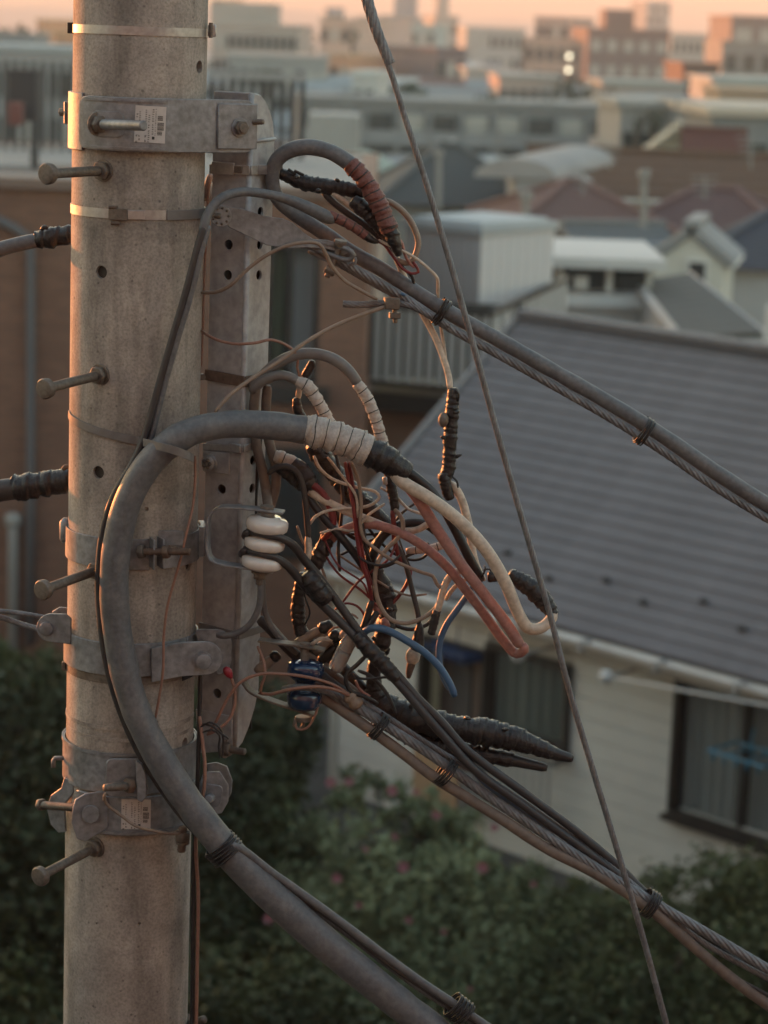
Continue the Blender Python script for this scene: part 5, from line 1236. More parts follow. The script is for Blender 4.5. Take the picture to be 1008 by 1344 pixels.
flatbar('bent_bar', M['galv'], [(371, 674.5, -12), (340, 670, -12), (300, 667, -12), (285, 668, -12), (274, 678, -12), (271, 700, -12), (271, 720, -12), (275, 735, -12), (288, 741, -12), (320, 746, -12), (358, 752, -12)], .032, .0024, t)
c0 = N(350, 672, -10.4); ax_ = (N(348, 670, -10.4)-N(341, 757, -10.4)).normalized()
mk('bolt_head', hexnut(c0, ax_, .0155, .013), M['bolt'], t, bevel=.0012); mk('washer', cyl(c0-ax_*.001, c0+ax_*.002, .019, 20), M['bolt'], t)
cb = N(341, 757, -10.4); mk('lower_nut', join(hexnut(cb+ax_*.008, -ax_, .0135, .012)), M['bolt'], t, bevel=.001); mk('bolt_end', rod(cb, cb-ax_*.017, .0075), M['bolt'], t, smooth=True)
mk('washer', cyl(cb+ax_*.011, cb+ax_*.008, .018, 20), M['bolt'], t)
p0, p1 = N(352, 678, -10.2), N(342.5, 748, -10.2)
Ls_ = (p1-p0).length; prof = []
def disc(c, hw, ro, ri):
    return [(c-hw*1.25, ri), (c-hw, ri+.003), (c-hw*.9, ro-.006), (c-hw*.55, ro-.001), (c, ro), (c+hw*.55, ro-.001), (c+hw*.9, ro-.006), (c+hw, ri+.003), (c+hw*1.25, ri)]
prof = [(0, .012)]+disc(.15, .135, .0425, .024)+disc(.50, .12, .041, .024)+disc(.85, .12, .042, .024)+[(1, .014)]
tag(mk('spool_insulator', lathe(p0, p1, prof, 48), M['ceramic_w'], smooth=True), 'white glazed three ribbed spool insulator with two grey wires wound on it', 'insulator')

# band 2 with clamp bolt
r2 = PR+.0035
t = empty('insulator_band', (AX.x, AX.y, zf(735, r=r2)), 'flat galvanised band around the pole carrying the insulator bracket', 'pole clamp')
zb_, zt_ = zf(748, r=r2), zf(708, r=r2)
mk('band', arcband(R(-178), ang(S(196, 720)), r2-.002, r2+.002, zb_, zt_), M['galv'], t, bevel=.0008)
mk('band', arcband(ang(S(212, 720)), R(172), r2-.002, r2+.002, zb_, zt_), M['galv'], t, bevel=.0008)
mk('band_lip', arcband(R(82), R(110), r2+.002, r2+.014, zb_+.006, zt_+.006), M['galv'], t, bevel=.001)
for x, y in ((197, 724), (207, 723)):
    p = S(x, y, r2+.002); d = Vector((p.x-AX.x, p.y-AX.y, 0)).normalized(); tg2 = Vector((-d.y, d.x, 0))
    mk('ear', box(p+d*.016, (.0035, .034, msz(40, p)), ax=(tg2, d, Vector((0, 0, 1)))), M['galv'], t, bevel=.001)
p = S(182, 724, r2+.012); q = N(250, 724, -17.2); d = (q-p).normalized()
mk('bolt_shank', rod(p, q, .0078), M['rust'], t, smooth=True); mk('hex_head', hexnut(p, d, .0145, .012), M['bolt'], t, bevel=.001); mk('nut', hexnut(p+d*.052, d, .0145, .012), M['rust'], t, bevel=.001)
mk('square_plate', box(S(224, 706, r2+.006), (.05, .004, .03), R(8)), M['galv'], t, bevel=.001)
mk('side_nub', lathe(N(86, 712, -1), N(86, 680, -1), [(0, .008), (.15, .012), (.85, .012), (1, .006)], 14), M['galv'], t, smooth=True)

# clamp 3: lugs left and right
r3 = PR+.004
t = empty('lug_clamp', (AX.x, AX.y, zf(890, r=r3)), 'broad galvanised clamp with paired round lugs on both sides, mid pole', 'pole clamp')
zb_, zt_ = zf(888, r=r3), zf(845, r=r3)
mk('band', arcband(R(-178), R(60), r3-.002, r3+.003, zb_, zt_), M['galv'], t, bevel=.001)
mk('band_back', arcband(R(62), R(175), r3-.002, r3+.002, zb_, zt_), M['galv'], t, bevel=.001)
def lug(pts, dy, th=.006, dyr=None, nm='lug'): return plate(nm, M['galv'], pts, dy, th, t, .0014, dyr)
def ringpts(cx, cy, r, a0, a1, n=12): return [(cx+r*math.cos(R(a0+(a1-a0)*i/n)), cy+r*math.sin(R(a0+(a1-a0)*i/n))) for i in range(n+1)]
lug([(199, 851), (238, 843)]+ringpts(270, 864, 22, -90, 90)+[(238, 888), (199, 896)], -13.5, .006, -9.8)
lug([(256, 829), (262, 826)]+ringpts(284, 847, 21, -80, 20)+[(304, 868), (300, 882), (286, 886), (262, 850)], -5, .006, -3)
p = N(267, 867, -11.5); dn = Vector((.1, -1, 0)).normalized(); mk('lug_bolt', lathe(p, p+dn*.010, [(0, .0185), (.3, .0185), (.31, .0155), (.8, .015), (1, .009)], 24), M['galv'], t, smooth='auto'); mk('bolt_shank', cyl(p, N(281, 862, -3), .009, 12), M['bolt'], t)
lug(ringpts(66, 824, 18.5, 90, 270)+[(86, 806), (93, 812), (93, 846)], -6, .006, -8)
lug([(68, 803), (78, 797), (88, 798), (88, 815), (70, 812)], 3, .006)
p = N(61, 824, -6.5); mk('lug_bolt', lathe(p, p+Vector((0, -.010, 0)), [(0, .0165), (.3, .0165), (.31, .014), (.8, .0135), (1, .008)], 24), M['galv'], t, smooth='auto')
mk('bolt_shank', cyl(p, N(70, 812, 3), .008, 12), M['bolt'], t)

# clamp 4: double ring with label
r4 = PR+.005
t = empty('double_ring_clamp', (AX.x, AX.y, zf(1095, r=r4)), 'heavy two ring galvanised clamp with ears and bolts, low on the pole', 'pole clamp')
mk('upper_ring', arcband(R(-178), R(175), r4-.003, r4+.002, zf(1043, r=r4), zf(990, r=r4)), M['galv'], t, bevel=.001)
mk('ring_lip', arcband(R(-178), R(175), r4+.002, r4+.0042, zf(992, r=r4)-.002, zf(989, r=r4)), M['galv'], t, smooth='auto')
mk('lower_ring', arcband(ang(S(106, 1070)), R(70), r4+.002, r4+.008, zf(1097, r=r4+.005), zf(1046, r=r4+.005)), M['galv'], t, bevel=.0015)
mk('lower_ring_back', arcband(R(75), R(178), r4-.002, r4+.004, zf(1088, r=r4), zf(1044, r=r4)), M['galv'], t, bevel=.001)
mk('ring_bead', arcband(ang(S(112, 1070)), R(66), r4+.008, r4+.0105, zf(1095, r=r4+.005), zf(1091, r=r4+.005)), M['galv'], t, smooth='auto')
lug([(96, 1060), (99, 1050), (112, 1042), (134, 1039), (142, 1052), (142, 1086), (130, 1094), (111, 1105), (101, 1101), (94, 1080)], -16.5, .006, -14.5, 'ear')
plate('ear_boss', M['galv'], ringpts(119, 1069, 12, 0, 330), -16.4, .004, t, .001)
lug([(97, 1027), (97, 1040), (84, 1056), (86, 1092), (76, 1093), (66, 1082), (61, 1062), (66, 1044), (80, 1034), (84, 1020)], -4, .006, -8, 'ear')
mk('ear_bolt', rod(N(50, 1056, -5), N(100, 1060, -14), .0085), M['bolt'], t, smooth=True); mk('ear_nut', hexnut(N(52, 1056, -5.4), (N(100, 1060, -14)-N(50, 1056, -5)), .013, .012), M['bolt'], t, bevel=.001)
mk('hook_end', sweep([N(84, 995, -4), N(72, 995, -4), N(70, 998, -4), N(70, 1007, -4)], [.0045]*4, 10)[:2], M['galv'], t, smooth=True)
plate('centre_plate', M['galv'], roundrect(164, 1021, 50, 50, 9), -16.4, .006, t, .0015, -15)
plate('centre_plate', M['galv'], [(178, 1000), (186, 1003), (192, 1020), (192, 1046), (186, 1054), (180, 1050)], -18, .03, t, .0015)
mk('plate_bolt', rod(N(137, 1034, -21), N(172, 1031, -17), .0088, False), M['bolt'], t, smooth=True); mk('plate_nut', hexnut(N(166, 1031, -17.6), (N(178, 1030, -16)-N(137, 1034, -21)), .0165, .014), M['rust'], t, bevel=.0012)
lug([(270, 1003), (284, 1001), (298, 1006), (305, 1025), (304, 1040), (296, 1056), (280, 1030)], 0, .006, None, 'ear')
lug([(268, 1014), (276, 1013), (289, 1013), (300, 1030), (300, 1052), (291, 1068), (276, 1069), (262, 1062), (258, 1040)], -8, .006, -6, 'ear')
plate('ear_washer', M['galv'], roundrect(278, 1044, 26, 28, 6, rot=10), -9, .004, t, .001)
mk('ear_bolt', join(cyl(N(277, 1047, -9), N(274, 1049, -13), .009, 14)), M['galv'], t, bevel=.002)
mk('hanging_nut', hexnut(N(240, 1092, -14), Vector((0, 0, -1)), .0165, .018), M['bolt'], t, bevel=.0012); mk('hanging_stud', rod(N(240, 1085, -14), N(238, 1118, -14), .0095), M['rust'], t, smooth=True)
mk('spring_washer', cyl(N(240, 1104, -14), N(240, 1107, -14), .014, 18), M['bolt'], t)
b = small_bolt('threaded_bolt', 'threaded bolt poking right from the foot of the post', 'bolt', N(296, 983, -2), N(322, 987, -4), .0075)
label_sticker(159.5, 1049, 198, 1088, r4+.0092, 'small dim paper label with a barcode on the lower clamp, crossed by a wire', .5)

# ====================================================================== cables
def thing(name, label, cat, p0): return empty(name, tuple(N(*p0)), label, cat)
def tie(parent, mt, cx, cy, dy, w, h, angle, turns=5, wire=2.2, tail=True):
    """several turns of wire around a bundle: w across the bundle, h along it (px); angle = bundle direction in the photo"""
    c = N(cx, cy, dy); k = msz(1, c); d = (N(cx+math.cos(R(angle))*10, cy+math.sin(R(angle))*10, dy)-c).normalized()
    ac = Vector((0, 1, 0)); ac = (ac-d*ac.dot(d)).normalized(); b = d.cross(ac); pts = []; n = 26
    for i in range(turns*n+1):
        a = 2*math.pi*i/n; s = (i/(turns*n)-.5)*h*k+.0008*math.sin(i*.6)
        pts.append(c+d*s+(b*math.cos(a)+ac*math.sin(a))*(w*k/2*(1+.04*math.sin(i*.37))))
    mk('binding_wire', sweep(pts, [wire*k/2]*len(pts), 6)[:2], M[mt], parent, smooth=True)
    if tail:
        e = pts[-1]; mk('wire_tail', sweep([e, e-b*.008+d*.004, e-b*.018+d*.01], [wire*k/2]*3, 6)[:2], M[mt], parent, smooth=True)
def tieobj(label, *a, **kw):
    t = empty('cable_tie', tuple(N(a[1], a[2], a[3])), label, 'cable tie', 'wire ties around the cable bundles'); tie(t, *a, **kw); return t
B_ = 'big'
# --- the big grey loop
t = thing('power_cable', 'very thick grey cable looping in front of the pole and off the bottom', 'cable', (150, 780, -17))
tube('sheath', M['grey'], 38, [(404, 565, -9), (360, 559, -11), (300, 557, -14, 37), (248, 568, -16.5, 37), (205, 598, -17.5), (172, 648, -17.8), (154, 712, -17.8), (150, 780, -17.8), (158, 855, -17.8), (176, 925, -17.8), (206, 988, -17.8, 39), (240, 1042, -17.8, 40), (278, 1092, -18, 41), (322, 1142, -18, 42), (382, 1199, -18, 43), (455, 1262, -18, 43), (530, 1322, -18, 43), (610, 1385, -18, 43)], 'worn', t)
tube('white_tape', M['tape_w'], 42, [(399, 564, -9.2, 38), (415, 567, -9, 41), (450, 577, -8.5, 42), (484, 592, -8, 42)], 'tape', t)
tube('black_tape', M['tape_k'], 36, [(478, 590, -8, 42), (500, 600, -8, 38), (522, 613, -7.6, 33), (533, 622, -7, 26)], 'tape', t)
tube('core', M['cream'], 17, [(515, 622, -8.5, 14), (530, 634, -8.8), (565, 655, -9), (603, 684, -9), (638, 722, -8.8), (664, 766, -8.5), (680, 804, -8, 16), (693, 824, -7.5, 16), (708, 825, -7, 15), (722, 814, -6, 15), (727, 803, -5, 15)], 'round', t)
tube('core', M['pink'], 15, [(527, 630, -7, 12), (545, 650, -7.2), (575, 697, -7.4), (606, 742, -7.4), (640, 786, -7.4), (667, 822, -7.4), (683, 848, -7.2)], 'round', t)
tube('core', M['black'], 13, [(512, 606, -6, 14), (545, 626, -5.5), (572, 652, -5.5), (597, 694, -5), (614, 728, -5), (632, 762, -4)], 'round', t)
c = cab('looped_cable', 'faded pink cable arching across the tangle and turning back at its lowest point', 'cable', M['pink'], 12.5,
    [(428, 716, 1), (440, 703, 0), (460, 692, -1), (485, 688, -2), (515, 695, -3), (550, 713, -4), (585, 742, -5), (612, 775, -5.2), (640, 812, -5.2), (662, 842, -5.2, 13), (678, 858, -5.8, 13), (688, 853, -7, 13), (686, 845, -7.4, 12)])
t = thing('taped_joint', 'black taped cable joint glowing orange underneath, above the cream cable end', 'joint', (690, 775, -5))
tube('black_tape', M['tape_k'], 22, [(668, 752, -4.5, 14), (680, 760, -4.5, 22), (700, 774, -4.5, 25), (716, 792, -4.8, 23), (727, 808, -5, 17)], 'tape', t)
tube('joint_tail', M['tape_k'], 15, [(640, 757, -4, 16), (650, 757, -4, 13), (668, 758, -4.4, 12)], 'tape', t)
for k_, (a, b2) in enumerate((((634, 748), (645, 752)), ((636, 742), (632, 758)), ((640, 738), (648, 752)))):
    tube('binding_wire', M['black'], 2.4, [(a[0], a[1], -5), ((a[0]+b2[0])/2+3, (a[1]+b2[1])/2-3, -6), (b2[0], b2[1], -5)], 'round', t)
# --- vertical taped joint with metal bulb
t = thing('taped_joint', 'tall upright black taped joint with a round metal bulb on its side', 'joint', (594, 512, 0))
tube('black_tape', M['tape_k'], 16, [(595, 509, 0, 14), (594, 530, 0, 17), (592, 560, 0, 18), (590, 590, 0, 17), (588, 618, 0, 17), (581, 632, 0, 15)], 'tape', t)
tube('black_tape', M['tape_k'], 14, [(582, 620, -.5, 16), (586, 640, -.5, 15), (591, 656, -.5, 12)], 'tape', t)
c0 = N(582, 551, -1.5); mk('bulb', lathe(c0-Vector((0, 0, .015)), c0+Vector((0, 0, .015)), [(0, .003), (.12, .007), (.35, .0105), (.65, .0105), (.88, .007), (1, .003)], 16), M['bolt'], t, smooth=True)
tube('tape_end', M['black'], 3, [(598, 512, -1), (602, 517, -1), (601, 527, -1)], 'round', t); tube('tape_end', M['black'], 3, [(594, 626, -1), (600, 632, -1.5), (601, 640, -1.5)], 'round', t)
cab('insulated_wire', 'mottled cream wire dropping from the upright joint behind the cream cable', 'wire', M['cream_d'], 11, [(590, 634, 0), (597, 640, 0), (606, 656, 0), (613, 680, 0), (618, 705, 0), (622, 730, 0, 9), (630, 752, 0, 8), (636, 762, 0, 7)])
cab('insulated_wire', 'flat cream wire running down from the thick cable to the upright joint', 'wire', M['cream_d'], 8.5, [(512, 322, 3), (521, 340, 3), (530, 362, 4), (541, 385, 4.5), (556, 414, 3.5), (570, 440, 2.5), (582, 470, 1.5), (589, 495, .7), (591, 511, 0)])
cab('thin_wire', 'thin cream wire with a sharp bend hanging from the red taped end', 'wire', M['cream'], 4, [(497, 315, 0), (515, 324, -1), (532, 331, -1), (550, 342, -1), (565, 355, -1), (574, 365, -1), (575, 380, 1), (575, 400, 3), (579, 430, 2.5), (583, 455, 2), (586, 480, 1), (592, 508, 0)])
# --- upper thick loop
t = thing('power_cable', 'thick grey cable looping off the post top and running down right along the strand', 'cable', (357, 235, 2))
tube('sheath', M['grey'], 20, [(500, 270, -1, 20), (480, 238, -1, 21), (458, 214, -.5, 21), (430, 198, 0, 21), (400, 193, 0.5, 21), (375, 200, 1, 21), (361, 214, 1.5, 20), (357, 234, 2, 19), (362, 256, 2.5, 19), (378, 274, 3, 19), (402, 291, 3.5, 19), (430, 309, 4), (460, 330, 4), (500, 353, 3.5), (545, 383, 3), (600, 416, 2), (660, 449, 1), (730, 489, 0), (800, 529, -1), (870, 572, -2), (940, 620, -3), (1030, 677, -4)], 'worn', t)
tube('red_tape', M['tape_r'], 23, [(458, 214, -.8, 23), (475, 231, -1, 25), (492, 258, -1.2, 24), (505, 286, -1.2, 24), (512, 305, -1.2, 23)], 'tape', t)
tube('black_tape', M['tape_k'], 20, [(508, 292, -1.2, 22), (516, 312, -1.2, 20), (524, 336, -1, 8)], 'tape', t)
t = thing('power_cable', 'slimmer grey cable arching from the pole over the lever arm to a red taped end', 'cable', (275, 283, -10))
tube('sheath', M['grey'], 13, [(266, 306, -13.5), (270, 288, -13), (279, 271, -12), (294, 258, -11), (315, 252, -9, 12), (345, 254, -7, 12), (375, 261, -5, 13), (405, 273, -4, 16), (425, 283, -3, 18), (438, 289, -2, 15)], 'worn', t)
tube('red_tape', M['tape_r'], 13, [(431, 281, -2.5, 14), (448, 289, -2, 13), (466, 299, -1.5, 13), (481, 310, -1, 12)], 'tape', t)
tube('black_tape', M['tape_k'], 10, [(478, 308, -1, 12), (488, 315, -1, 9), (497, 318, -.5, 5)], 'tape', t)
cab('power_cable', 'dark cable slanting down the front of the pole towards the big loop', 'cable', M['dark'], 10, [(268, 296, -13.6), (258, 330, -14), (245, 380, -14.2), (229, 435, -14.3), (213, 490, -14.4), (198, 545, -14.6), (188, 578, -14.8), (172, 612, -15.2), (150, 650, -15.6), (136, 695, -15.6), (130, 745, -15.6), (131, 800, -15.8), (140, 870, -16), (157, 930, -16), (181, 985, -16.2), (212, 1035, -16.4), (248, 1082, -17), (288, 1122, -17.5)])
cab('power_cable', 'second grey cable pressed beside the slanting dark one on the pole', 'cable', M['grey'], 8, [(274, 296, -13.2), (264, 332, -14), (252, 382, -14.2), (236, 436, -14.3), (220, 491, -14.3), (206, 545, -14.3), (197, 580, -14.3), (186, 610, -14.3), (176, 640, -14.3)])
# black taped upper bundle
t = thing('taped_joint', 'fat black taped bundle between the thick loop and the lever arm', 'joint', (372, 229, 3))
tube('black_tape', M['tape_k'], 19, [(366, 226, 3, 12), (376, 231, 3, 16), (400, 240, 3, 20), (432, 245, 3, 20), (460, 249, 3, 19), (478, 254, 3, 15)], 'tape', t)
for a, b2, dy in (((378, 222), (388, 229), 1), ((386, 224), (399, 230), 1)): tube('tape_flap', M['black'], 4, [(a[0], a[1], dy), (b2[0], b2[1], dy)], 'round', t)
t = thing('taped_joint', 'smaller black taped joint under the fat bundle, pointing down right', 'joint', (465, 268, 1))
tube('black_tape', M['tape_k'], 20, [(462, 262, 1, 16), (472, 270, 1, 21), (486, 284, 1, 19), (500, 302, 1, 14), (514, 322, 1, 8)], 'tape', t)
cab('power_cable', 'black cable passing below the fat taped bundle', 'cable', M['black'], 9, [(424, 252, 3), (438, 266, 3), (458, 281, 3), (480, 296, 3), (505, 318, 3), (518, 336, 3)])
cab('insulated_wire', 'short tan wire between the two black taped joints', 'wire', M['cream_d'], 6, [(436, 254, 2), (447, 260, 2), (458, 268, 2), (466, 276, 2)])
cab('looped_cable', 'tan cable bowing out to the right of the red taped loop', 'cable', M['beige'], 8, [(506, 262, 1), (520, 270, 1), (534, 283, 1), (544, 300, 1), (549, 318, 1), (546, 333, 1), (540, 343, 1), (531, 345, 1), (521, 340, 1)])
cab('thin_wire', 'black wire hooking down behind the red taped loop', 'wire', M['black'], 4.5, [(508, 326, 2), (520, 341, 2), (532, 354, 2), (541, 363, 2), (543, 373, 2.5)])
cab('thin_wire', 'red wire making a small hook under the red taped loop', 'wire', M['red'], 4, [(492, 314, 0), (505, 322, 0), (517, 338, .5), (528, 352, .5), (540, 359, .5), (549, 357, .5), (546, 349, .5), (542, 344, .5)])
cab('thin_wire', 'red wire beside the lower black taped tip of the loop', 'wire', M['pink'], 4, [(522, 312, 0), (528, 320, 0), (531, 333, 0), (538, 346, .5), (544, 351, .5)])
# messenger strand
cab('messenger_strand', 'twisted steel strand running down right under the thick grey cable', 'strand', M['strand'], 11.5, [(418, 330, 0), (445, 342, -1), (475, 358, 0), (510, 378, .5), (545, 400, .5), (590, 430, .5), (650, 463, 0), (730, 508, -1), (800, 548, -2), (870, 592, -3), (940, 640, -4), (1030, 694, -5)], 'strand')
cab('messenger_strand', 'second strand leg leaving the thimble of the lever arm', 'strand', M['strand'], 9, [(430, 338, 1), (455, 352, 1), (490, 372, 2), (520, 388, 2), (545, 403, 2)], 'strand')
cab('strand_tail', 'short cut end of steel strand pointing left from the small clamp', 'strand', M['strand'], 9, [(450, 399, 0), (475, 400, 0), (505, 398, 0), (535, 400, 0), (565, 414, 0), (590, 428, 0)], 'strand')
t = thing('strand_clamp', 'small brown block clamp gripping the cut strand end', 'clamp', (514, 400, -1))
c0 = N(514, 398, -.5); mk('block', box(c0, (.030, .026, .023), R(10)), M['bolt'], t, bevel=.002); mk('keeper', box(N(518, 414, -.5), (.022, .018, .012), R(10)), M['bolt'], t, bevel=.0015); mk('stud', rod(N(518, 406, -.5), N(519, 424, -.5), .005), M['bolt'], t, smooth=True)
tieobj('black wire tie with a raised tail on the upper cables, nearest the pole', 'black', 578, 409, 1.6, 36, 11, 33, turns=4)
tube('tie_tail', M['black'], 3, [(574, 420, -1), (580, 402, -1.5), (586, 392, -1.5)], 'round', tieobj('second knot beside the tie with the raised tail', 'black', 581, 411, 1.6, 35, 5, 33, turns=2))
tieobj('black wire tie on the upper cables, farther right over the slate roof', 'black', 845, 566, -1.8, 37, 12, 32, turns=5)
cab('loose_clip', 'tiny pale blue clip on the strand left of the raised tie', 'clip', M['blue'], 4, [(526, 385, -.6), (532, 388, -.6)])
# --- thin service wires
cab('thin_wire', 'beige wire waving from the post up over the lever arm and down', 'wire', M['beige'], 5, [(262, 384, -1), (285, 383, -3.5), (303, 374, -5.5), (322, 356, -6), (345, 338, -6.5), (375, 323, -7), (402, 318, -6.5), (418, 320, -6), (427, 332, -5), (436, 350, -4), (452, 368, -3), (475, 382, -2), (495, 393, -1)])
cab('thin_wire', 'long beige wire rising from the big cable to the small block clamp', 'wire', M['beige'], 5.5, [(282, 541, -12), (300, 520, -11), (330, 497, -9), (365, 475, -7), (400, 450, -5), (435, 430, -3), (470, 415, -2), (507, 402, -1)])
cab('thin_wire', 'copper brown wire crossing the post level with the window sill', 'wire', M['copper'], 4, [(264, 434, -1), (280, 444, -4), (305, 451, -5.5), (335, 450, -5.8), (355, 446, -5), (374, 452, -4), (388, 462, -3)])
cab('thin_wire', 'short copper brown wire dropping from the crossing wires to the taped joint', 'wire', M['copper'], 3.4, [(386, 461, -3), (391, 470, -2.5), (390, 482, -2), (393, 492, -1.5), (396, 500, -1)])
cab('thin_wire', 'copper wire running down the left edge of the post', 'wire', M['copper'], 3, [(274, 236, 2), (271, 300, 2), (268, 370, 1), (266, 440, 1), (264, 480, 1)])
cab('power_cable', 'grey cable glimpsed in the gap between pole and post', 'cable', M['conduit'], 9, [(276, 230, 8), (272, 245, 6), (270, 262, 4)])
# --- two arcs above the big cable
t = thing('power_cable', 'grey cable arching highest above the big loop into white tape', 'cable', (400, 466, -2))
tube('sheath', M['grey_l'], 15, [(330, 510, -1), (344, 494, -1.5), (362, 478, -2), (385, 467, -2), (410, 464, -2), (435, 470, -2), (455, 484, -2), (471, 505, -2)], 'worn', t)
tube('white_tape', M['tape_w'], 15.5, [(468, 502, -2, 15), (482, 523, -1.8), (493, 550, -1.5), (500, 575, -1.2), (506, 598, -1)], 'tape', t)
t = thing('power_cable', 'shorter grey cable arching into white tape under the highest arc', 'cable', (370, 492, -3))
tube('sheath', M['grey_l'], 13, [(330, 514, -2), (345, 500, -3), (362, 493, -3.2), (378, 494, -3.2), (392, 502, -3)], 'worn', t)
tube('white_tape', M['tape_w'], 15, [(388, 500, -3, 13), (402, 506, -3, 17), (418, 528, -2.6, 16), (432, 554, -2), (442, 578, -1.5)], 'tape', t)
for k_, (lab, pts, w) in enumerate((('left one of two brown grey cables dropping beside the post', [(336, 506, -2), (333, 540, -1), (336, 580, 0), (345, 620, 0), (350, 650, 0), (352, 668, -6)], 13), ('right one of two brown grey cables dropping beside the post', [(351, 506, -1), (349, 540, 0), (352, 575, 1), (361, 610, 1), (362, 638, 1), (354, 668, 1), (349, 700, 1)], 13), ('thinner dark cable behind the pair beside the post', [(341, 570, 3), (338, 610, 3), (334, 660, 3), (336, 720, 3), (345, 780, 3)], 8))):
    cab('power_cable', lab, 'cable', M['conduit'] if k_ < 2 else M['dark'], w, pts)
t = thing('taped_joint', 'little upright black and cream joint standing above the white tape', 'joint', (400, 490, 0))
tube('black_tape', M['tape_k'], 11, [(411, 473, 0, 8), (407, 482, 0, 12), (399, 495, 0, 11)], 'tape', t); tube('core', M['cream_d'], 8, [(400, 494, 0), (394, 508, 0), (391, 524, 0)], 'round', t); tube('black_tape', M['tape_k'], 13, [(389, 522, 0, 11), (391, 538, 0, 13), (398, 550, 0, 13), (402, 562, 0, 11)], 'tape', t)
cab('thin_wire', 'orange edged wire under the white taped short arc', 'wire', M['copper'], 3, [(415, 548, 0), (417, 562, 0), (422, 575, 0)])
# --- the tangle
t = thing('taped_joint', 'long black taped bundle slanting down right behind the red wires', 'joint', (415, 590, 2))
tube('black_tape', M['tape_k'], 26, [(408, 582, 1, 20), (420, 598, 2, 27), (440, 622, 3, 28), (465, 650, 3, 27), (490, 672, 3, 22), (512, 692, 3, 14)], 'tape', t)
t = thing('taped_joint', 'dirty white and black taped joint from which red and cream wires leave', 'joint', (365, 598, -1))
tube('white_tape', M['tape_w'], 20, [(360, 598, -1, 14), (372, 602, -1, 19), (388, 612, -1, 20)], 'tape', t); tube('black_tape', M['tape_k'], 24, [(382, 606, -1, 20), (394, 618, -1, 25), (405, 636, -1, 25), (411, 646, -1, 18)], 'tape', t)
tube('black_tape', M['tape_k'], 14, [(362, 615, -1, 8), (375, 620, -1, 16), (392, 634, -.6, 17), (402, 642, -.6, 15)], 'tape', t)
cab('insulated_wire', 'thick red wire curling down from the dirty taped joint', 'wire', M['red'], 10, [(407, 634, -2), (420, 644, -2.2), (431, 660, -2.4), (437, 680, -2.4), (434, 697, -2), (424, 708, -1.2)])
cab('insulated_wire', 'thick cream wire slanting right from the dirty taped joint', 'wire', M['cream_d'], 11, [(405, 645, -2), (428, 658, -2.4), (455, 671, -2.4), (485, 683, -2), (512, 694, -1.5), (540, 705, -1)])
cab('power_cable', 'black cable slanting down right from the dirty taped joint', 'cable', M['black'], 11, [(402, 648, -1), (415, 667, -2), (432, 688, -2.5), (452, 710, -2.5), (470, 733, -2), (486, 758, -1)])
cab('power_cable', 'dark grey cable arching over and dropping left of the dirty joint', 'cable', M['dark'], 8, [(352, 622, -3), (362, 614, -3.5), (376, 612, -3.8), (390, 620, -3.8), (398, 640, -3.6), (402, 670, -3.4), (405, 706, -3)])
cab('wire_sleeve', 'pale cream sleeve at the lower end of the dark grey cable', 'sleeve', M['cream_d'], 9.5, [(404, 704, -3), (405, 718, -3), (404, 735, -3)])
t = thing('taped_joint', 'upright black taped joint with a sunlit edge, under the red wire', 'joint', (400, 780, 0))
tube('black_tape', M['tape_k'], 19, [(432, 706, 0, 15), (424, 720, 0, 21), (414, 738, 0, 22), (406, 752, 0, 18)], 'tape', t)
tube('black_tape', M['tape_k'], 17, [(400, 752, 0, 14), (394, 770, 0, 17), (391, 795, 0, 18), (393, 820, 0, 18), (401, 840, 0, 20), (412, 852, 0, 18)], 'tape', t)
cab('thin_wire', 'thin cream wire curling in a loose S over the black bundle', 'wire', M['cream_d'], 4.2, [(412, 598, -2), (418, 612, -2.6), (432, 626, -3), (452, 635, -3), (475, 641, -3), (492, 645, -3.4), (498, 652, -3.6), (490, 661, -3.6), (470, 667, -3.4), (445, 668, -3.4), (425, 672, -3.4), (412, 680, -3), (407, 688, -3)])
cab('thin_wire', 'bright red wire hanging straight through the tangle', 'wire', M['red'], 5.5, [(453, 606, -4), (458, 632, -4.4), (464, 665, -4.6), (468, 700, -4.6), (474, 735, -4.4), (484, 765, -4), (488, 790, -3)])
cab('thin_wire', 'darker red wire hanging beside the bright red one', 'wire', M['red'], 4.2, [(458, 606, -3.6), (463, 634, -4), (468, 668, -4.2), (472, 700, -4.2), (478, 735, -4), (488, 768, -3.6)])
cab('thin_wire', 'beige wire hanging through the tangle then wandering right', 'wire', M['beige'], 4.8, [(461, 606, -4.2), (470, 630, -4.8), (474, 660, -5), (473, 690, -5), (478, 707, -5), (495, 722, -5), (513, 734, -4.6), (535, 744, -4.2), (556, 752, -4), (568, 756, -4), (573, 766, -4), (580, 774, -4)])
cab('thin_wire', 'black wire hanging beside the beige one in the tangle', 'wire', M['black'], 5, [(474, 680, -3), (478, 705, -3), (483, 735, -3), (490, 765, -2.6), (493, 800, -2)])
t = thing('taped_joint', 'small black taped knob hanging from the end of the white tape', 'joint', (508, 615, -1))
tube('black_tape', M['tape_k'], 12, [(507, 612, -1, 9), (512, 632, -1, 13), (517, 655, -1, 13), (519, 675, -1, 9)], 'tape', t); mk('ferrule', cyl(N(505, 626, -2), N(506, 636, -2), .005, 10), M['bright'], t, bevel=.001)
tube('white_tape', M['tape_w'], 9, [(505, 596, -1, 13), (506, 606, -1, 11), (508, 616, -1, 9)], 'tape', t)
cab('thin_wire', 'dark red wire dropping from the small taped knob', 'wire', M['red'], 7, [(515, 670, -1.6), (517, 690, -1.8), (518, 710, -1.8), (524, 730, -1.6), (530, 742, -1.4)])
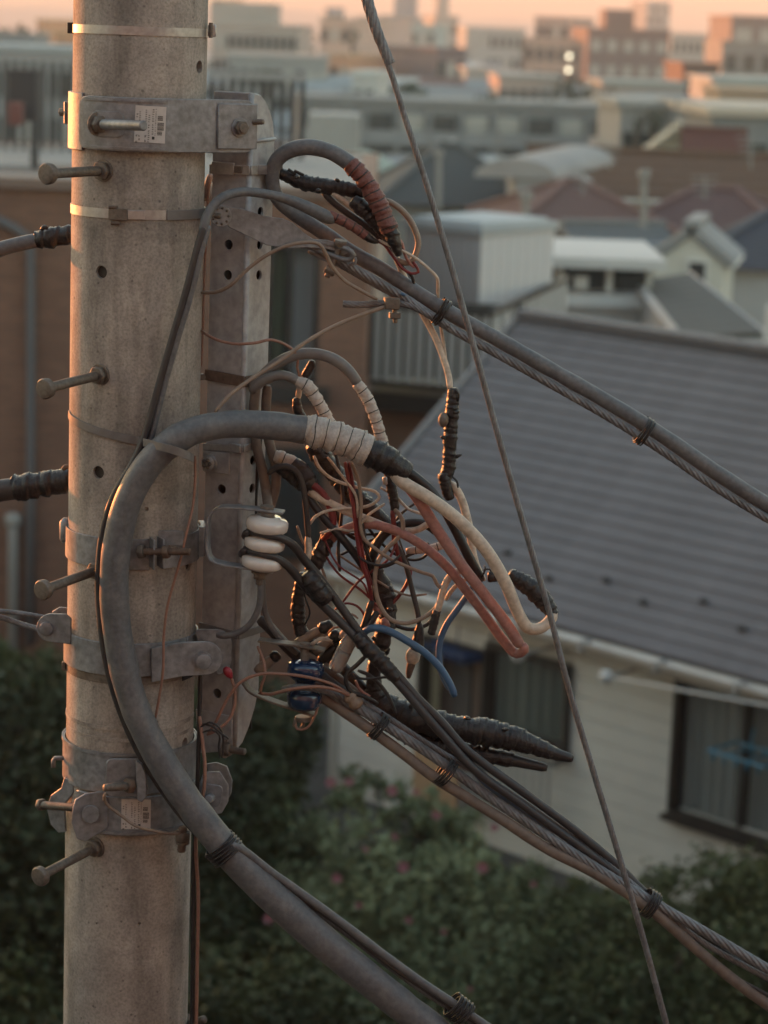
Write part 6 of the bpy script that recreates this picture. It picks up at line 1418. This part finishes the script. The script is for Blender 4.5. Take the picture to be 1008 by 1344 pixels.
cab('thin_wire', 'beige wire swinging in a big open curve to the bent cream pair', 'wire', M['beige'], 6, [(518, 668, -2.4), (527, 680, -3), (529, 692, -3.4), (522, 706, -3.8), (508, 720, -4.2), (496, 738, -4.6), (492, 762, -4.6), (497, 790, -4.6), (510, 811, -4.4), (530, 818, -4), (553, 812, -3.6), (572, 798, -3.2), (578, 786, -3)])
t = thing('cable_end', 'dark cable hanging to a capped end with a pale ring', 'cable end', (545, 850, -2))
tube('sheath', M['dark'], 7, [(521, 715, -1.4), (532, 740, -1.6), (541, 775, -1.8), (549, 808, -2), (550, 822, -2)], 'round', t)
tube('cap_body', M['tape_k'], 14, [(551, 818, -2, 9), (550, 830, -2, 13), (548, 846, -2, 18), (545, 854, -2, 19)], 'worn', t); tube('ring', M['cream_d'], 17, [(544, 852, -2, 19), (542, 862, -2, 19), (540, 870, -2, 17)], 'round', t); tube('tip', M['rust'], 9, [(541, 868, -2, 13), (538, 878, -2, 10), (536, 890, -2, 7)], 'round', t)
cab('thin_wire', 'short dark red wire crossing behind the hanging dark cable', 'wire', M['red'], 5, [(540, 748, 0), (533, 768, 0), (522, 784, 0), (510, 796, 0)])
t = thing('taped_joint', 'thick black taped column in the middle of the tangle with pink patches', 'joint', (505, 790, 1))
tube('black_tape', M['tape_k'], 20, [(484, 730, 1, 12), (495, 752, 1, 18), (505, 775, 1, 23), (509, 800, 1, 24), (504, 830, 1, 24), (498, 855, 1, 22), (491, 880, 1, 20), (492, 905, 1.5, 22), (500, 925, 2, 24)], 'tape', t)
tube('pink_patch', M['pink'], 11, [(493, 784, -1.6, 9), (495, 797, -1.8, 13), (497, 806, -1.6, 11)], 'worn', t); tube('pink_patch', M['pink'], 12, [(502, 812, -1.8, 10), (506, 820, -1.9, 13), (501, 828, -1.6, 9)], 'worn', t)
for k_, (lab, pts, w) in enumerate((('black wire joining the red wires to the taped column', [(488, 788, -3), (483, 806, -3), (476, 825, -3), (466, 838, -3)], 9), ('black wire joining the taped column lower down', [(496, 800, -2), (486, 818, -3), (474, 830, -3.4), (464, 842, -3.4)], 9), ('dark arc of cable right of the cream slanting wire', [(488, 735, 0), (494, 716, 0), (506, 700, 0), (524, 689, 0), (545, 686, 0), (562, 690, 0), (575, 700, 0)], 12), ('short black strut crossing below the pink arch', [(512, 690, 2), (500, 706, 2), (488, 722, 2), (482, 742, 2)], 12))):
    cab('power_cable', lab, 'cable', M['black'], w, pts)
cab('insulated_wire', 'short grey cream wire curving inside the dark arc', 'wire', M['cream_d'], 9, [(527, 696, -1), (540, 697, -1), (555, 692, -1), (566, 684, -1)])
cab('insulated_wire', 'dirty white stub lying level under the pink arch', 'wire', M['tape_w'], 11, [(533, 724, 0), (548, 722, 0), (566, 720, 0), (585, 714, 0)])
t = thing('cut_wire', 'cream wire bent like a hook with a black taped cut end', 'wire', (590, 770, -4))
tube('core', M['cream'], 9, [(609, 750, -3), (600, 750, -3.6), (590, 757, -4), (583, 770, -4.2), (578, 788, -4.2), (573, 805, -4)], 'round', t); tube('black_tape', M['tape_k'], 11, [(574, 800, -4, 10), (570, 815, -4, 12), (566, 833, -4, 11)], 'tape', t)
cab('thin_wire', 'thinner cream wire running parallel inside the hook shaped one', 'wire', M['cream_d'], 6, [(614, 759, -3), (602, 766, -3), (592, 776, -3), (585, 788, -3)])
cab('insulated_wire', 'blue wire arching out right from the tangle and hanging down', 'wire', M['blue'], 10, [(474, 836, -3), (480, 828, -4), (492, 824, -5), (510, 828, -5.4), (534, 841, -5.6), (558, 857, -5.6), (577, 876, -5.6), (590, 897, -5.6), (597, 914, -5.6)])
cab('insulated_wire', 'blue wire dropping from the pink cables behind the blue arch', 'wire', M['blue'], 8.5, [(621, 768, -3), (612, 783, -3), (600, 800, -3), (586, 820, -3), (578, 840, -3), (576, 860, -3), (580, 884, -3.4), (590, 905, -4)])
# --- insulator wires
t = thing('power_cable', 'upper of two grey cables leaving the white insulator', 'cable', (379, 711, -9))
tube('sheath', M['dark'], 11.5, [(326, 695, -8, 9), (331, 698, -11.5, 9), (347, 702, -13, 9), (368, 706, -12.6, 10), (384, 715, -11), (398, 733, -8), (415, 753, -7), (432, 775, -6.5), (450, 800, -6), (478, 838, -6), (510, 873, -6.4), (548, 916, -7), (580, 948, -7.5), (606, 978, -8), (636, 1003, -8), (672, 1029, -8), (712, 1058, -8), (760, 1094, -8), (810, 1136, -8), (856, 1180, -8), (920, 1222, -8), (1020, 1280, -8)], 'worn', t)
t = thing('power_cable', 'lower of two grey cables leaving the white insulator', 'cable', (379, 741, -9))
tube('sheath', M['dark'], 11.5, [(322, 719, -8, 9), (327, 723, -11.5, 9), (343, 727, -13, 9), (362, 732, -12.4, 10), (378, 743, -11), (394, 762, -8.5), (412, 783, -7.5), (435, 805, -7), (462, 832, -6.6), (500, 872, -6.6), (536, 912, -7.6), (562, 943, -8.4), (590, 975, -9), (612, 1000, -9), (640, 1024, -9), (680, 1052, -9), (725, 1085, -9), (780, 1125, -9), (845, 1174, -9)], 'worn', t)
tube('loop_turn', M['dark'], 11, [(326, 698, -12), (322, 703, -8), (340, 706, -6), (366, 708, -7)], 'round', t); 
tube('loop_turn', M['dark'], 11, [(323, 722, -12), (318, 727, -8), (336, 731, -6), (360, 736, -7)], 'round', t)
t = thing('tape_wrap', 'black tape lashing the two insulator cables together', 'tape', (413, 768, -8))
tube('black_tape', M['tape_k'], 27, [(400, 752, -8, 20), (411, 766, -8, 27), (424, 783, -7.6, 26), (430, 790, -7.4, 20)], 'tape', t)
t = thing('tape_wrap', 'rough black tape lashing farther down the insulator cables', 'tape', (480, 850, -7))
tube('black_tape', M['tape_k'], 20, [(466, 832, -6.8, 14), (478, 846, -6.8, 20), (500, 868, -6.8, 21), (516, 886, -7, 19), (522, 893, -7, 14)], 'tape', t)
cab('insulated_wire', 'long blue wire running beneath the insulator cables down right', 'wire', M['blue'], 9, [(600, 990, -5), (615, 1004, -6), (640, 1030, -6.4), (672, 1054, -6.4), (710, 1079, -6.4), (755, 1106, -6.4), (800, 1142, -6.4), (850, 1182, -6.4), (910, 1225, -6.4)])
# --- two big black caps
t = thing('taped_cable_end', 'upper thick black taped cable end tapering to a blunt tip on the right', 'cable end', (600, 955, 0))
tube('black_tape', M['tape_k'], 36, [(486, 900, 2, 18), (500, 920, 2, 30), (525, 935, 2, 36), (560, 947, 1.5, 35), (600, 955, 1, 34), (640, 962, 1, 36), (680, 971, 1, 31), (712, 983, 1, 22), (735, 992, 1, 15)], 'tape', t); tube('cap', M['black'], 14, [(706, 980, 1, 22), (728, 989, 1, 17), (752, 996, 1, 12)], 'round', t)
t = thing('taped_cable_end', 'lower black taped cable end tucked under the thicker one', 'cable end', (600, 980, 3))
tube('black_tape', M['tape_k'], 30, [(505, 950, 3, 12), (530, 962, 3, 24), (560, 974, 3, 29), (600, 985, 3, 29), (640, 992, 2, 24), (675, 998, 1.5, 18)], 'tape', t); tube('cap', M['black'], 14, [(665, 996, 1.5, 18), (695, 1003, 1.5, 14), (718, 1008, 1.5, 12)], 'round', t)
# --- lower bundle
cab('messenger_strand', 'twisted steel strand running down right from the blue insulator', 'strand', M['strand'], 13, [(385, 908, -1), (420, 908, -2, 14), (455, 920, -3, 16), (485, 938, -4, 14), (510, 955, -5), (548, 979, -6), (586, 1005, -7), (635, 1041, -8), (690, 1078, -9), (750, 1118, -10), (800, 1150, -10.5), (850, 1180, -11), (930, 1226, -12), (1030, 1285, -13)], 'strand')
cab('messenger_strand', 'second thinner strand alongside in the lower bundle', 'strand', M['strand'], 8, [(395, 890, 0), (430, 900, -1), (462, 914, -2), (500, 936, -3), (545, 966, -4), (590, 994, -5), (640, 1022, -6), (700, 1062, -7), (760, 1106, -8), (820, 1152, -9), (860, 1188, -10), (920, 1235, -11), (1030, 1296, -12)], 'strand')
cab('conduit_cable', 'brown grey thick cable forming the underside of the lower bundle', 'cable', M['conduit'], 15, [(400, 900, -2), (440, 926, -3), (478, 952, -4), (525, 986, -5.5), (570, 1020, -7), (618, 1050, -8), (660, 1076, -9), (715, 1112, -10), (770, 1140, -10.5), (820, 1170, -11), (862, 1200, -11.5), (910, 1242, -12), (955, 1280, -12.5), (1030, 1335, -13)], 'worn')
cab('power_cable', 'thin black wire along the lower bundle near the right edge', 'cable', M['black'], 6, [(850, 1190, -9), (890, 1206, -9), (940, 1240, -9), (1030, 1302, -9)])
cab('power_cable', 'thin dark wire spreading below the strands at the lower right', 'cable', M['dark'], 5, [(855, 1192, -10), (885, 1225, -11), (930, 1262, -12), (1030, 1318, -13)])
tieobj('wire tie on the lower bundle nearest the blue insulator', 'black', 496, 953, -4.5, 36, 13, 36, turns=5)
tieobj('wire tie on the lower bundle under the black taped ends', 'black', 584, 1014, -7.4, 36, 14, 37, turns=6)
tieobj('wire tie on the lower bundle near the right edge above the hedge', 'black', 852, 1186, -10.6, 36, 16, 30, turns=7)
# fitting at start of bundle
t = thing('crimp_fitting', 'knobbly tan crimp where copper wires meet the lower strand', 'fitting', (463, 918, -4))
mk('crimp', lathe(N(456, 910, -4), N(472, 928, -4), [(0, .008), (.1, .015), (.3, .017), (.45, .012), (.6, .016), (.9, .014), (1, .008)], 16), M['beige'], t, smooth=True)
# --- blue insulator with bracket
t = thing('insulator_bracket', 'dark steel bracket holding the blue insulator at the foot of the post', 'bracket', (350, 850, -4))
flatbar('upper_arm', M['bolt'], [(338, 842, -6), (370, 846, -6), (400, 850, -6), (425, 856, -6)], .03, .0024, t)
flatbar('lower_arm', M['bolt'], [(318, 897, -6), (326, 908, -6), (350, 920, -6), (385, 932, -6), (414, 941, -6)], .03, .0024, t)
c0 = N(400, 851, -4.5); a2 = (N(401, 849, -4.5)-N(398, 945, -4.5)).normalized(); mk('bolt_head', hexnut(c0, a2, .012, .012), M['bolt'], t, bevel=.001); mk('stem', cyl(c0, N(400, 872, -4.5), .009, 12), M['bolt'], t)
mk('lower_nut', cyl(N(398, 940, -4.5), N(398, 946, -4.5), .017, 16), M['bolt'], t, bevel=.001)
mk('hook_ring', sweep([N(388, 944, -5), N(386, 952, -5), N(392, 957, -5), N(398, 952, -5), N(398, 944, -5)], [.0035]*5, 8)[:2], M['bolt'], t, smooth=True)
prof = [(0, .010), (.02, .022), (.06, .036), (.13, .037), (.22, .0385), (.30, .0365), (.36, .030), (.42, .021), (.52, .020), (.58, .028), (.66, .036), (.76, .036), (.86, .035), (.94, .030), (1, .012)]
tag(mk('spool_insulator', lathe(N(402, 866, -4.5), N(399, 932, -4.5), prof, 44), M['ceramic_b'], smooth=True), 'glossy dark blue spool insulator at the foot of the post', 'insulator')
tube_ = [(372, 905, -7), (388, 902, -8.6), (408, 903, -8.6), (430, 908, -5), (455, 920, -3)]
cab('messenger_strand', 'strand leg wound round the waist of the blue insulator', 'strand', M['strand'], 9, tube_, 'strand')
# stubs around it
def stub(lab, x0, y0, x1, y1, w, mt, dy=0, cap='tape_k', pc=.35):
    t = thing('cable_end', lab, 'cable end', (x0, y0, dy)); xm, ym = x0+(x1-x0)*(1-pc), y0+(y1-y0)*(1-pc)
    tube('core', M[mt], w, [(x0, y0, dy), (xm+(x1-x0)*.05, ym+(y1-y0)*.05, dy)], 'round', t)
    tube('collar', M[cap], w*1.15, [(xm, ym, dy, w*1.1), ((xm+x1)/2, (ym+y1)/2, dy, w*1.25), (x1, y1, dy, w*.9)], 'tape', t)
stub('sunlit tan cable end with a black collar, upper one beside the tall joint', 388, 845, 436, 818, 13, 'beige', -1)
stub('sunlit tan cable end with a black collar, lower one', 412, 856, 446, 830, 14, 'beige', 0)
stub('black cable end pressed under the sunlit ones', 420, 868, 452, 838, 15, 'black', 1)
stub('tan sleeve end half hidden left of the blue insulator', 336, 882, 366, 858, 14, 'beige', 0, 'black', .3)
t = thing('clear_splice', 'clear plastic splice tube with a tan core catching orange light', 'splice', (450, 860, -3))
tube('sleeve', M['clear'], 21, [(439, 880, -3), (448, 862, -3), (458, 842, -3), (463, 834, -3)], 'round', t); tube('core', M['beige'], 12, [(438, 884, -3, 9), (450, 860, -3, 12), (464, 832, -3, 12)], 'round', t)
tube('ring', M['black'], 15, [(451, 858, -3), (453, 854, -3)], 'round', t); tube('mouth', M['tape_w'], 14, [(446, 838, -2, 8), (454, 830, -2, 13), (462, 824, -2, 10)], 'worn', t)
cab('power_cable', 'dark cable sweeping from under the post band into the lower bundle', 'cable', M['dark'], 15, [(340, 812, 0), (352, 822, 0), (368, 840, 0), (386, 858, 0), (408, 876, 0), (436, 898, -1), (462, 916, -2)])
cab('power_cable', 'tan edged cable parallel to the dark one above the blue insulator', 'cable', M['conduit'], 12, [(372, 848, 2), (395, 862, 2), (420, 876, 1), (448, 894, 0), (475, 916, 0)])
cab('power_cable', 'black cable bunch behind the clear splice', 'cable', M['black'], 16, [(395, 842, 4), (420, 855, 4), (445, 872, 4), (470, 898, 3), (500, 930, 3)])
cab('power_cable', 'grey lead dropping from the bracket bolt and curling back to the lug', 'cable', M['grey'], 8.5, [(341, 758, -10), (342, 775, -10), (340, 796, -9.5), (332, 814, -9), (318, 828, -8), (300, 834, -7), (285, 834, -6)])
cab('power_cable', 'grey lead dropping from the insulator bolt towards the bundle', 'cable', M['grey'], 8, [(345, 760, -9), (345, 780, -6), (347, 800, -4), (356, 822, -3), (372, 842, -2), (390, 858, -1)])
cab('thin_wire', 'black wire bent in a narrow loop below the clear splice', 'wire', M['black'], 6, [(481, 860, -4), (468, 873, -4.4), (456, 884, -4.6), (454, 896, -4.6), (462, 908, -4.6), (478, 914, -4), (496, 924, -3)])
cab('thin_wire', 'thin black wire arching level below the taped column', 'wire', M['black'], 3.4, [(464, 884, -4), (472, 890, -4.4), (490, 891, -4.6), (508, 889, -5), (522, 896, -5)])
cab('thin_wire', 'small pink wire curl under the black loop', 'wire', M['pink'], 4, [(467, 893, -3), (470, 902, -3), (478, 910, -3), (486, 914, -3)])
# copper wires and red cap
cab('thin_wire', 'copper wire arching from behind the pole over the blue insulator', 'wire', M['copper'], 4.2, [(272, 965, -8), (283, 948, -8.5), (298, 918, -9), (315, 896, -9.4), (340, 885, -9.6), (375, 885, -9.6), (410, 890, -9), (440, 900, -7), (460, 913, -5)])
cab('thin_wire', 'copper wire wrapped over the front of the blue insulator', 'wire', M['copper'], 4.5, [(340, 910, -6), (356, 911, -8), (375, 906, -10), (400, 902, -10.4), (425, 902, -9), (445, 907, -7), (460, 914, -5)])
cab('thin_wire', 'copper wire rising behind the lower bracket arm', 'wire', M['copper'], 4, [(338, 848, -5), (346, 868, -6), (348, 885, -7), (343, 900, -7), (342, 910, -6.5)])
cab('thin_wire', 'thin copper wire hooking below the blue insulator', 'wire', M['copper'], 3.2, [(388, 948, -5), (390, 957, -5.5), (402, 956, -6), (412, 942, -6), (418, 925, -6), (421, 915, -5.5)])
t = thing('wire_connector', 'small red wire connector dangling under the right hand lug', 'connector', (298, 884, -8))
tube('cap', M['redcap'], 10, [(295, 876, -8, 8), (299, 882, -8, 12), (304, 890, -8, 6)], 'round', t); tube('lead', M['copper'], 4.2, [(303, 888, -8), (308, 905, -8), (308, 925, -8.4), (300, 945, -8.8), (285, 958, -9), (273, 964, -9)], 'round', t)
cab('thin_wire', 'copper wire meandering down the face of the pole', 'wire', M['copper'], 3.6, [(256, 598, -12.5), (256, 630, -12.6), (253, 665, -13), (246, 695, -14.3), (238, 730, -14.6), (228, 765, -14.6), (220, 795, -14.6), (215, 835, -14.8), (214, 880, -14.8), (209, 915, -14.6), (204, 943, -14.4)])
cab('ground_wire', 'black wire running down the right edge of the pole', 'wire', M['black'], 6, [(263, 885, -9), (262, 930, -9), (261, 980, -10), (259, 1030, -11), (257, 1080, -11), (254, 1150, -10), (253, 1250, -10), (252, 1370, -10)])
cab('ground_wire', 'copper coloured wire beside the black one down the pole edge', 'wire', M['copper'], 5, [(262, 940, -9.5), (266, 975, -10.5), (269, 1010, -11.5), (266, 1048, -12), (260, 1070, -12), (257, 1110, -11), (260, 1170, -10), (259, 1250, -10), (257, 1370, -10)])
t = thing('wire_knot', 'knot of thin black wire ends between the pole and the post foot', 'wire', (276, 960, -10))
for pts in ([(262, 955, -10), (275, 948, -11), (288, 955, -11), (293, 970, -10.5), (292, 992, -10)], [(264, 962, -10), (278, 958, -11.5), (288, 965, -11), (287, 980, -10.5), (289, 995, -10)], [(266, 950, -10), (278, 953, -11), (290, 962, -11), (300, 970, -10.5)]): tube('wire_end', M['black'], 2.8, pts, 'round', t)
cab('thin_wire', 'tan wire from the lower clamp bolt across the dim label', 'wire', M['beige'], 4.2, [(138, 1041, -21), (137, 1050, -19.5), (144, 1059, -18.6), (160, 1071, -18.2), (178, 1084, -18), (200, 1090, -17.2), (222, 1094, -16), (238, 1094, -14.6)])
# --- bottom left bundle under the big cable
cab('power_cable', 'grey cable emerging from the tie and following the big cable', 'cable', M['grey'], 11, [(300, 1108, -20), (318, 1115, -19.5), (350, 1140, -18), (395, 1172, -17), (445, 1208, -17), (500, 1250, -17), (555, 1290, -17), (600, 1320, -17), (670, 1368, -17)], 'worn')
cab('messenger_strand', 'steel strand tucked between the big cable and its companion', 'strand', M['strand'], 8, [(318, 1126, -17), (355, 1158, -16), (400, 1188, -15), (450, 1222, -15), (510, 1268, -15), (560, 1304, -15), (605, 1332, -15), (650, 1362, -15)], 'strand')
cab('power_cable', 'thin dark cable under the strand along the big cable', 'cable', M['dark'], 7, [(316, 1120, -18.5), (352, 1150, -17.5), (398, 1182, -16.6), (448, 1216, -16.6), (505, 1262, -16.6), (560, 1300, -16.6), (640, 1352, -16.6)])
tieobj('broad black wire tie around the big cable below the clamp', 'black', 293, 1114, -18, 46, 22, 48, turns=9, wire=2.8)
tieobj('black wire tie at the bottom edge of the picture', 'black', 602, 1325, -17, 34, 26, 38, turns=9, wire=2.8)
# --- guy strand crossing the picture
t = thing('guy_strand', 'steel strand crossing the whole picture steeply from top to bottom', 'strand', (600, 400, -24))
tube('strand', M['strand'], 8, [(500, 62, -25), (512, 92, -25), (532, 155, -25), (557, 232, -25), (588, 335, -25), (620, 448, -25), (654, 572, -25), (690, 697, -25), (720, 800, -25), (747, 905, -25), (778, 1010, -25), (812, 1122, -25), (845, 1235, -25), (884, 1380, -25)], 'strand', t)
tube('preformed_wrap', M['strand'], 15, [(474, -30, -25, 16), (486, 14, -25, 15), (498, 50, -25, 14), (513, 84, -25, 12)], 'strand', t)
# --- left edge cables and guys
t = thing('power_cable', 'grey cable with black tape entering from the left edge high on the pole', 'cable', (0, 325, 8))
tube('sheath', M['grey'], 19, [(-30, 340, 8, 21), (0, 327, 8, 20), (45, 316, 8, 19), (104, 306, 8, 17)], 'worn', t)
tube('black_tape', M['tape_k'], 22, [(46, 315, 8, 22), (58, 313, 8, 26), (72, 311, 8, 26), (104, 306, 8, 24)], 'tape', t); tube('tape_knot', M['black'], 6, [(54, 302, 6), (58, 298, 6), (63, 300, 6)], 'round', t)
t = thing('power_cable', 'thick dark cable with a tape sleeve entering from the left edge at mid pole', 'cable', (0, 645, 8))
tube('sheath', M['dark'], 29, [(-30, 650, 8), (0, 644, 8), (40, 638, 8), (104, 627, 8)], 'worn', t); tube('black_tape', M['tape_k'], 34, [(15, 641, 8, 30), (24, 640, 8, 35), (60, 635, 8, 33), (104, 627, 8, 31)], 'tape', t)
tube('tape_knot', M['rust'], 7, [(82, 616, 4), (88, 612, 4), (94, 615, 4)], 'round', t)
cab('guy_strand', 'upper of the guy strands leaving the left lug', 'strand', M['strand'], 6.5, [(-30, 800, -3), (10, 803, -3), (40, 807, -3), (66, 812, -3)], 'strand')
cab('guy_strand', 'lower of the guy strands leaving the left lug', 'strand', M['strand'], 7.5, [(-30, 803, -2), (0, 810, -2), (24, 818, -2), (52, 826, -3)], 'strand')

# --- more of the small wiring in the tangle
W_ = [('thin black wire looping behind the pink arch', 'black', 4, [(470, 660, 2), (482, 690, 3), (500, 712, 3), (520, 728, 3), (545, 735, 3), (560, 728, 2), (562, 712, 2)]),
 ('kinked black wire between the two upright joints', 'black', 5, [(424, 648, 1), (440, 668, 2), (447, 690, 2), (462, 705, 2), (478, 712, 2), (490, 730, 2), (492, 752, 2)]),
 ('thin cream wire running under the long white cable core', 'cream_d', 4, [(500, 640, 1), (520, 652, 1), (536, 668, 1), (556, 676, 1), (570, 690, 1), (578, 710, 1), (590, 722, 1)]),
 ('fine red wire looping below the insulator cables', 'red', 3.4, [(440, 800, 0), (452, 792, -1), (468, 795, -1), (478, 808, -1), (474, 822, -1), (462, 826, -1)]),
 ('fine copper wire kinked beside the clear splice', 'copper', 3, [(430, 832, -4), (438, 824, -5), (448, 822, -5), (452, 812, -5), (462, 806, -5), (470, 812, -5)]),
 ('thin dark wire hanging straight from the black taped big cable', 'dark', 4.6, [(440, 592, 0), (446, 620, 0), (450, 655, 0), (447, 690, 0), (444, 720, 0), (446, 750, 0)]),
 ('black wire crossing low behind the blue arch', 'black', 5.5, [(505, 812, 2), (522, 822, 2), (540, 826, 2), (560, 820, 2), (574, 806, 2)]),
 ('dark wire arcing over the upper black cable end', 'dark', 5, [(470, 880, -2), (484, 886, -3), (500, 900, -3), (512, 918, -3), (520, 938, -3)]),
 ('thin tan wire behind the white insulator cables', 'beige', 3.6, [(390, 690, 1), (398, 712, 1), (410, 726, 1), (422, 745, 1), (428, 765, 1), (424, 790, 1), (430, 810, 1)]),
 ('short cream wire poking right from the tall joint foot', 'cream_d', 5, [(404, 850, -3), (414, 842, -4), (424, 838, -4), (436, 842, -4)]),
 ('thin black wire bridging the two red wires', 'black', 3.4, [(470, 730, -5), (482, 738, -5.4), (498, 742, -5.4), (514, 738, -5), (526, 728, -4)])]
for lab_, m_, w_, p_ in W_: cab('thin_wire', lab_, 'wire', M[m_], w_, p_)
# frayed tape ends standing off the joints
fr_ = random.Random(11)
for nm_, spots in (('upright joint', [(602, 540), (584, 575), (598, 600)]), ('fat bundle', [(392, 232), (420, 250), (445, 238)]), ('taped column', [(512, 770), (514, 800), (493, 840), (508, 858)]), ('diagonal bundle', [(425, 592), (452, 625), (480, 655), (440, 640)]), ('upper cable end', [(540, 930), (610, 942), (660, 958)])):
    t = empty('tape_scraps', tuple(N(spots[0][0], spots[0][1], -1)), 'frayed scraps of black tape lifting from the '+nm_, 'tape')
    for x, y in spots:
        a = fr_.uniform(0, 6.28); d_ = (math.cos(a), math.sin(a)); tube('scrap', M['tape_k'], 4, [(x, y, -1.2, 6), (x+d_[0]*4, y+d_[1]*4, -2, 5), (x+d_[0]*7+2, y+d_[1]*7, -2.2, 2)], 'worn', t)

# fine loose ends all through the tangle; nothing tells them apart
lw = random.Random(23)
nodes = [(430, 600), (455, 640), (500, 660), (520, 690), (470, 700), (440, 730), (490, 745), (530, 740), (560, 720), (500, 800), (470, 830), (530, 830), (440, 860), (420, 700), (400, 820), (560, 780), (590, 740), (480, 880), (450, 790), (545, 660)]
for k in range(34):
    a, b = lw.sample(nodes, 2)
    if math.hypot(a[0]-b[0], a[1]-b[1]) > 130: continue
    col_ = lw.choice(('black', 'black', 'cream_d', 'red', 'dark', 'beige')); dz = lw.uniform(-5, 4); pts = [(a[0], a[1], dz)]
    mx_, my_ = (a[0]+b[0])/2+lw.uniform(-24, 24), (a[1]+b[1])/2+lw.uniform(-6, 30)
    pts += [(a[0]*.6+mx_*.4+lw.uniform(-7, 7), a[1]*.6+my_*.4+lw.uniform(-7, 7), dz+lw.uniform(-1, 1)), (mx_, my_, dz-1), (mx_*.5+b[0]*.5+lw.uniform(-8, 8), my_*.5+b[1]*.5+lw.uniform(-8, 8), dz), (b[0]+lw.uniform(-5, 5), b[1]+lw.uniform(-5, 5), dz+1)]
    cab('thin_wire', {'black': 'fine black loose wire threaded through the tangle right of the post', 'dark': 'fine black loose wire threaded through the tangle right of the post', 'cream_d': 'fine cream loose wire threaded through the tangle right of the post', 'red': 'fine red loose wire threaded through the tangle right of the post', 'beige': 'fine cream loose wire threaded through the tangle right of the post'}[col_], 'wire', M[col_], lw.uniform(2.4, 4.2), pts, group='fine loose wires in the tangle')

# ------------------------------------------------------------------ haze over the city
def haze():
    o = mk('haze', box((0, 3500, 50), (11000, 9000, 130)), [])
    mt = bpy.data.materials.new('evening_haze'); mt.use_nodes = True; t = mt.node_tree; t.nodes.remove(t.nodes['Principled BSDF'])
    v = t.nodes.new('ShaderNodeVolumePrincipled'); v.inputs['Color'].default_value = (.93, .90, .88, 1); v.inputs['Density'].default_value = HAZE; v.inputs['Anisotropy'].default_value = 0.0
    t.links.new(v.outputs[0], t.nodes['Material Output'].inputs['Volume']); o.data.materials.append(mt); tag(o, kind='stuff')
haze()
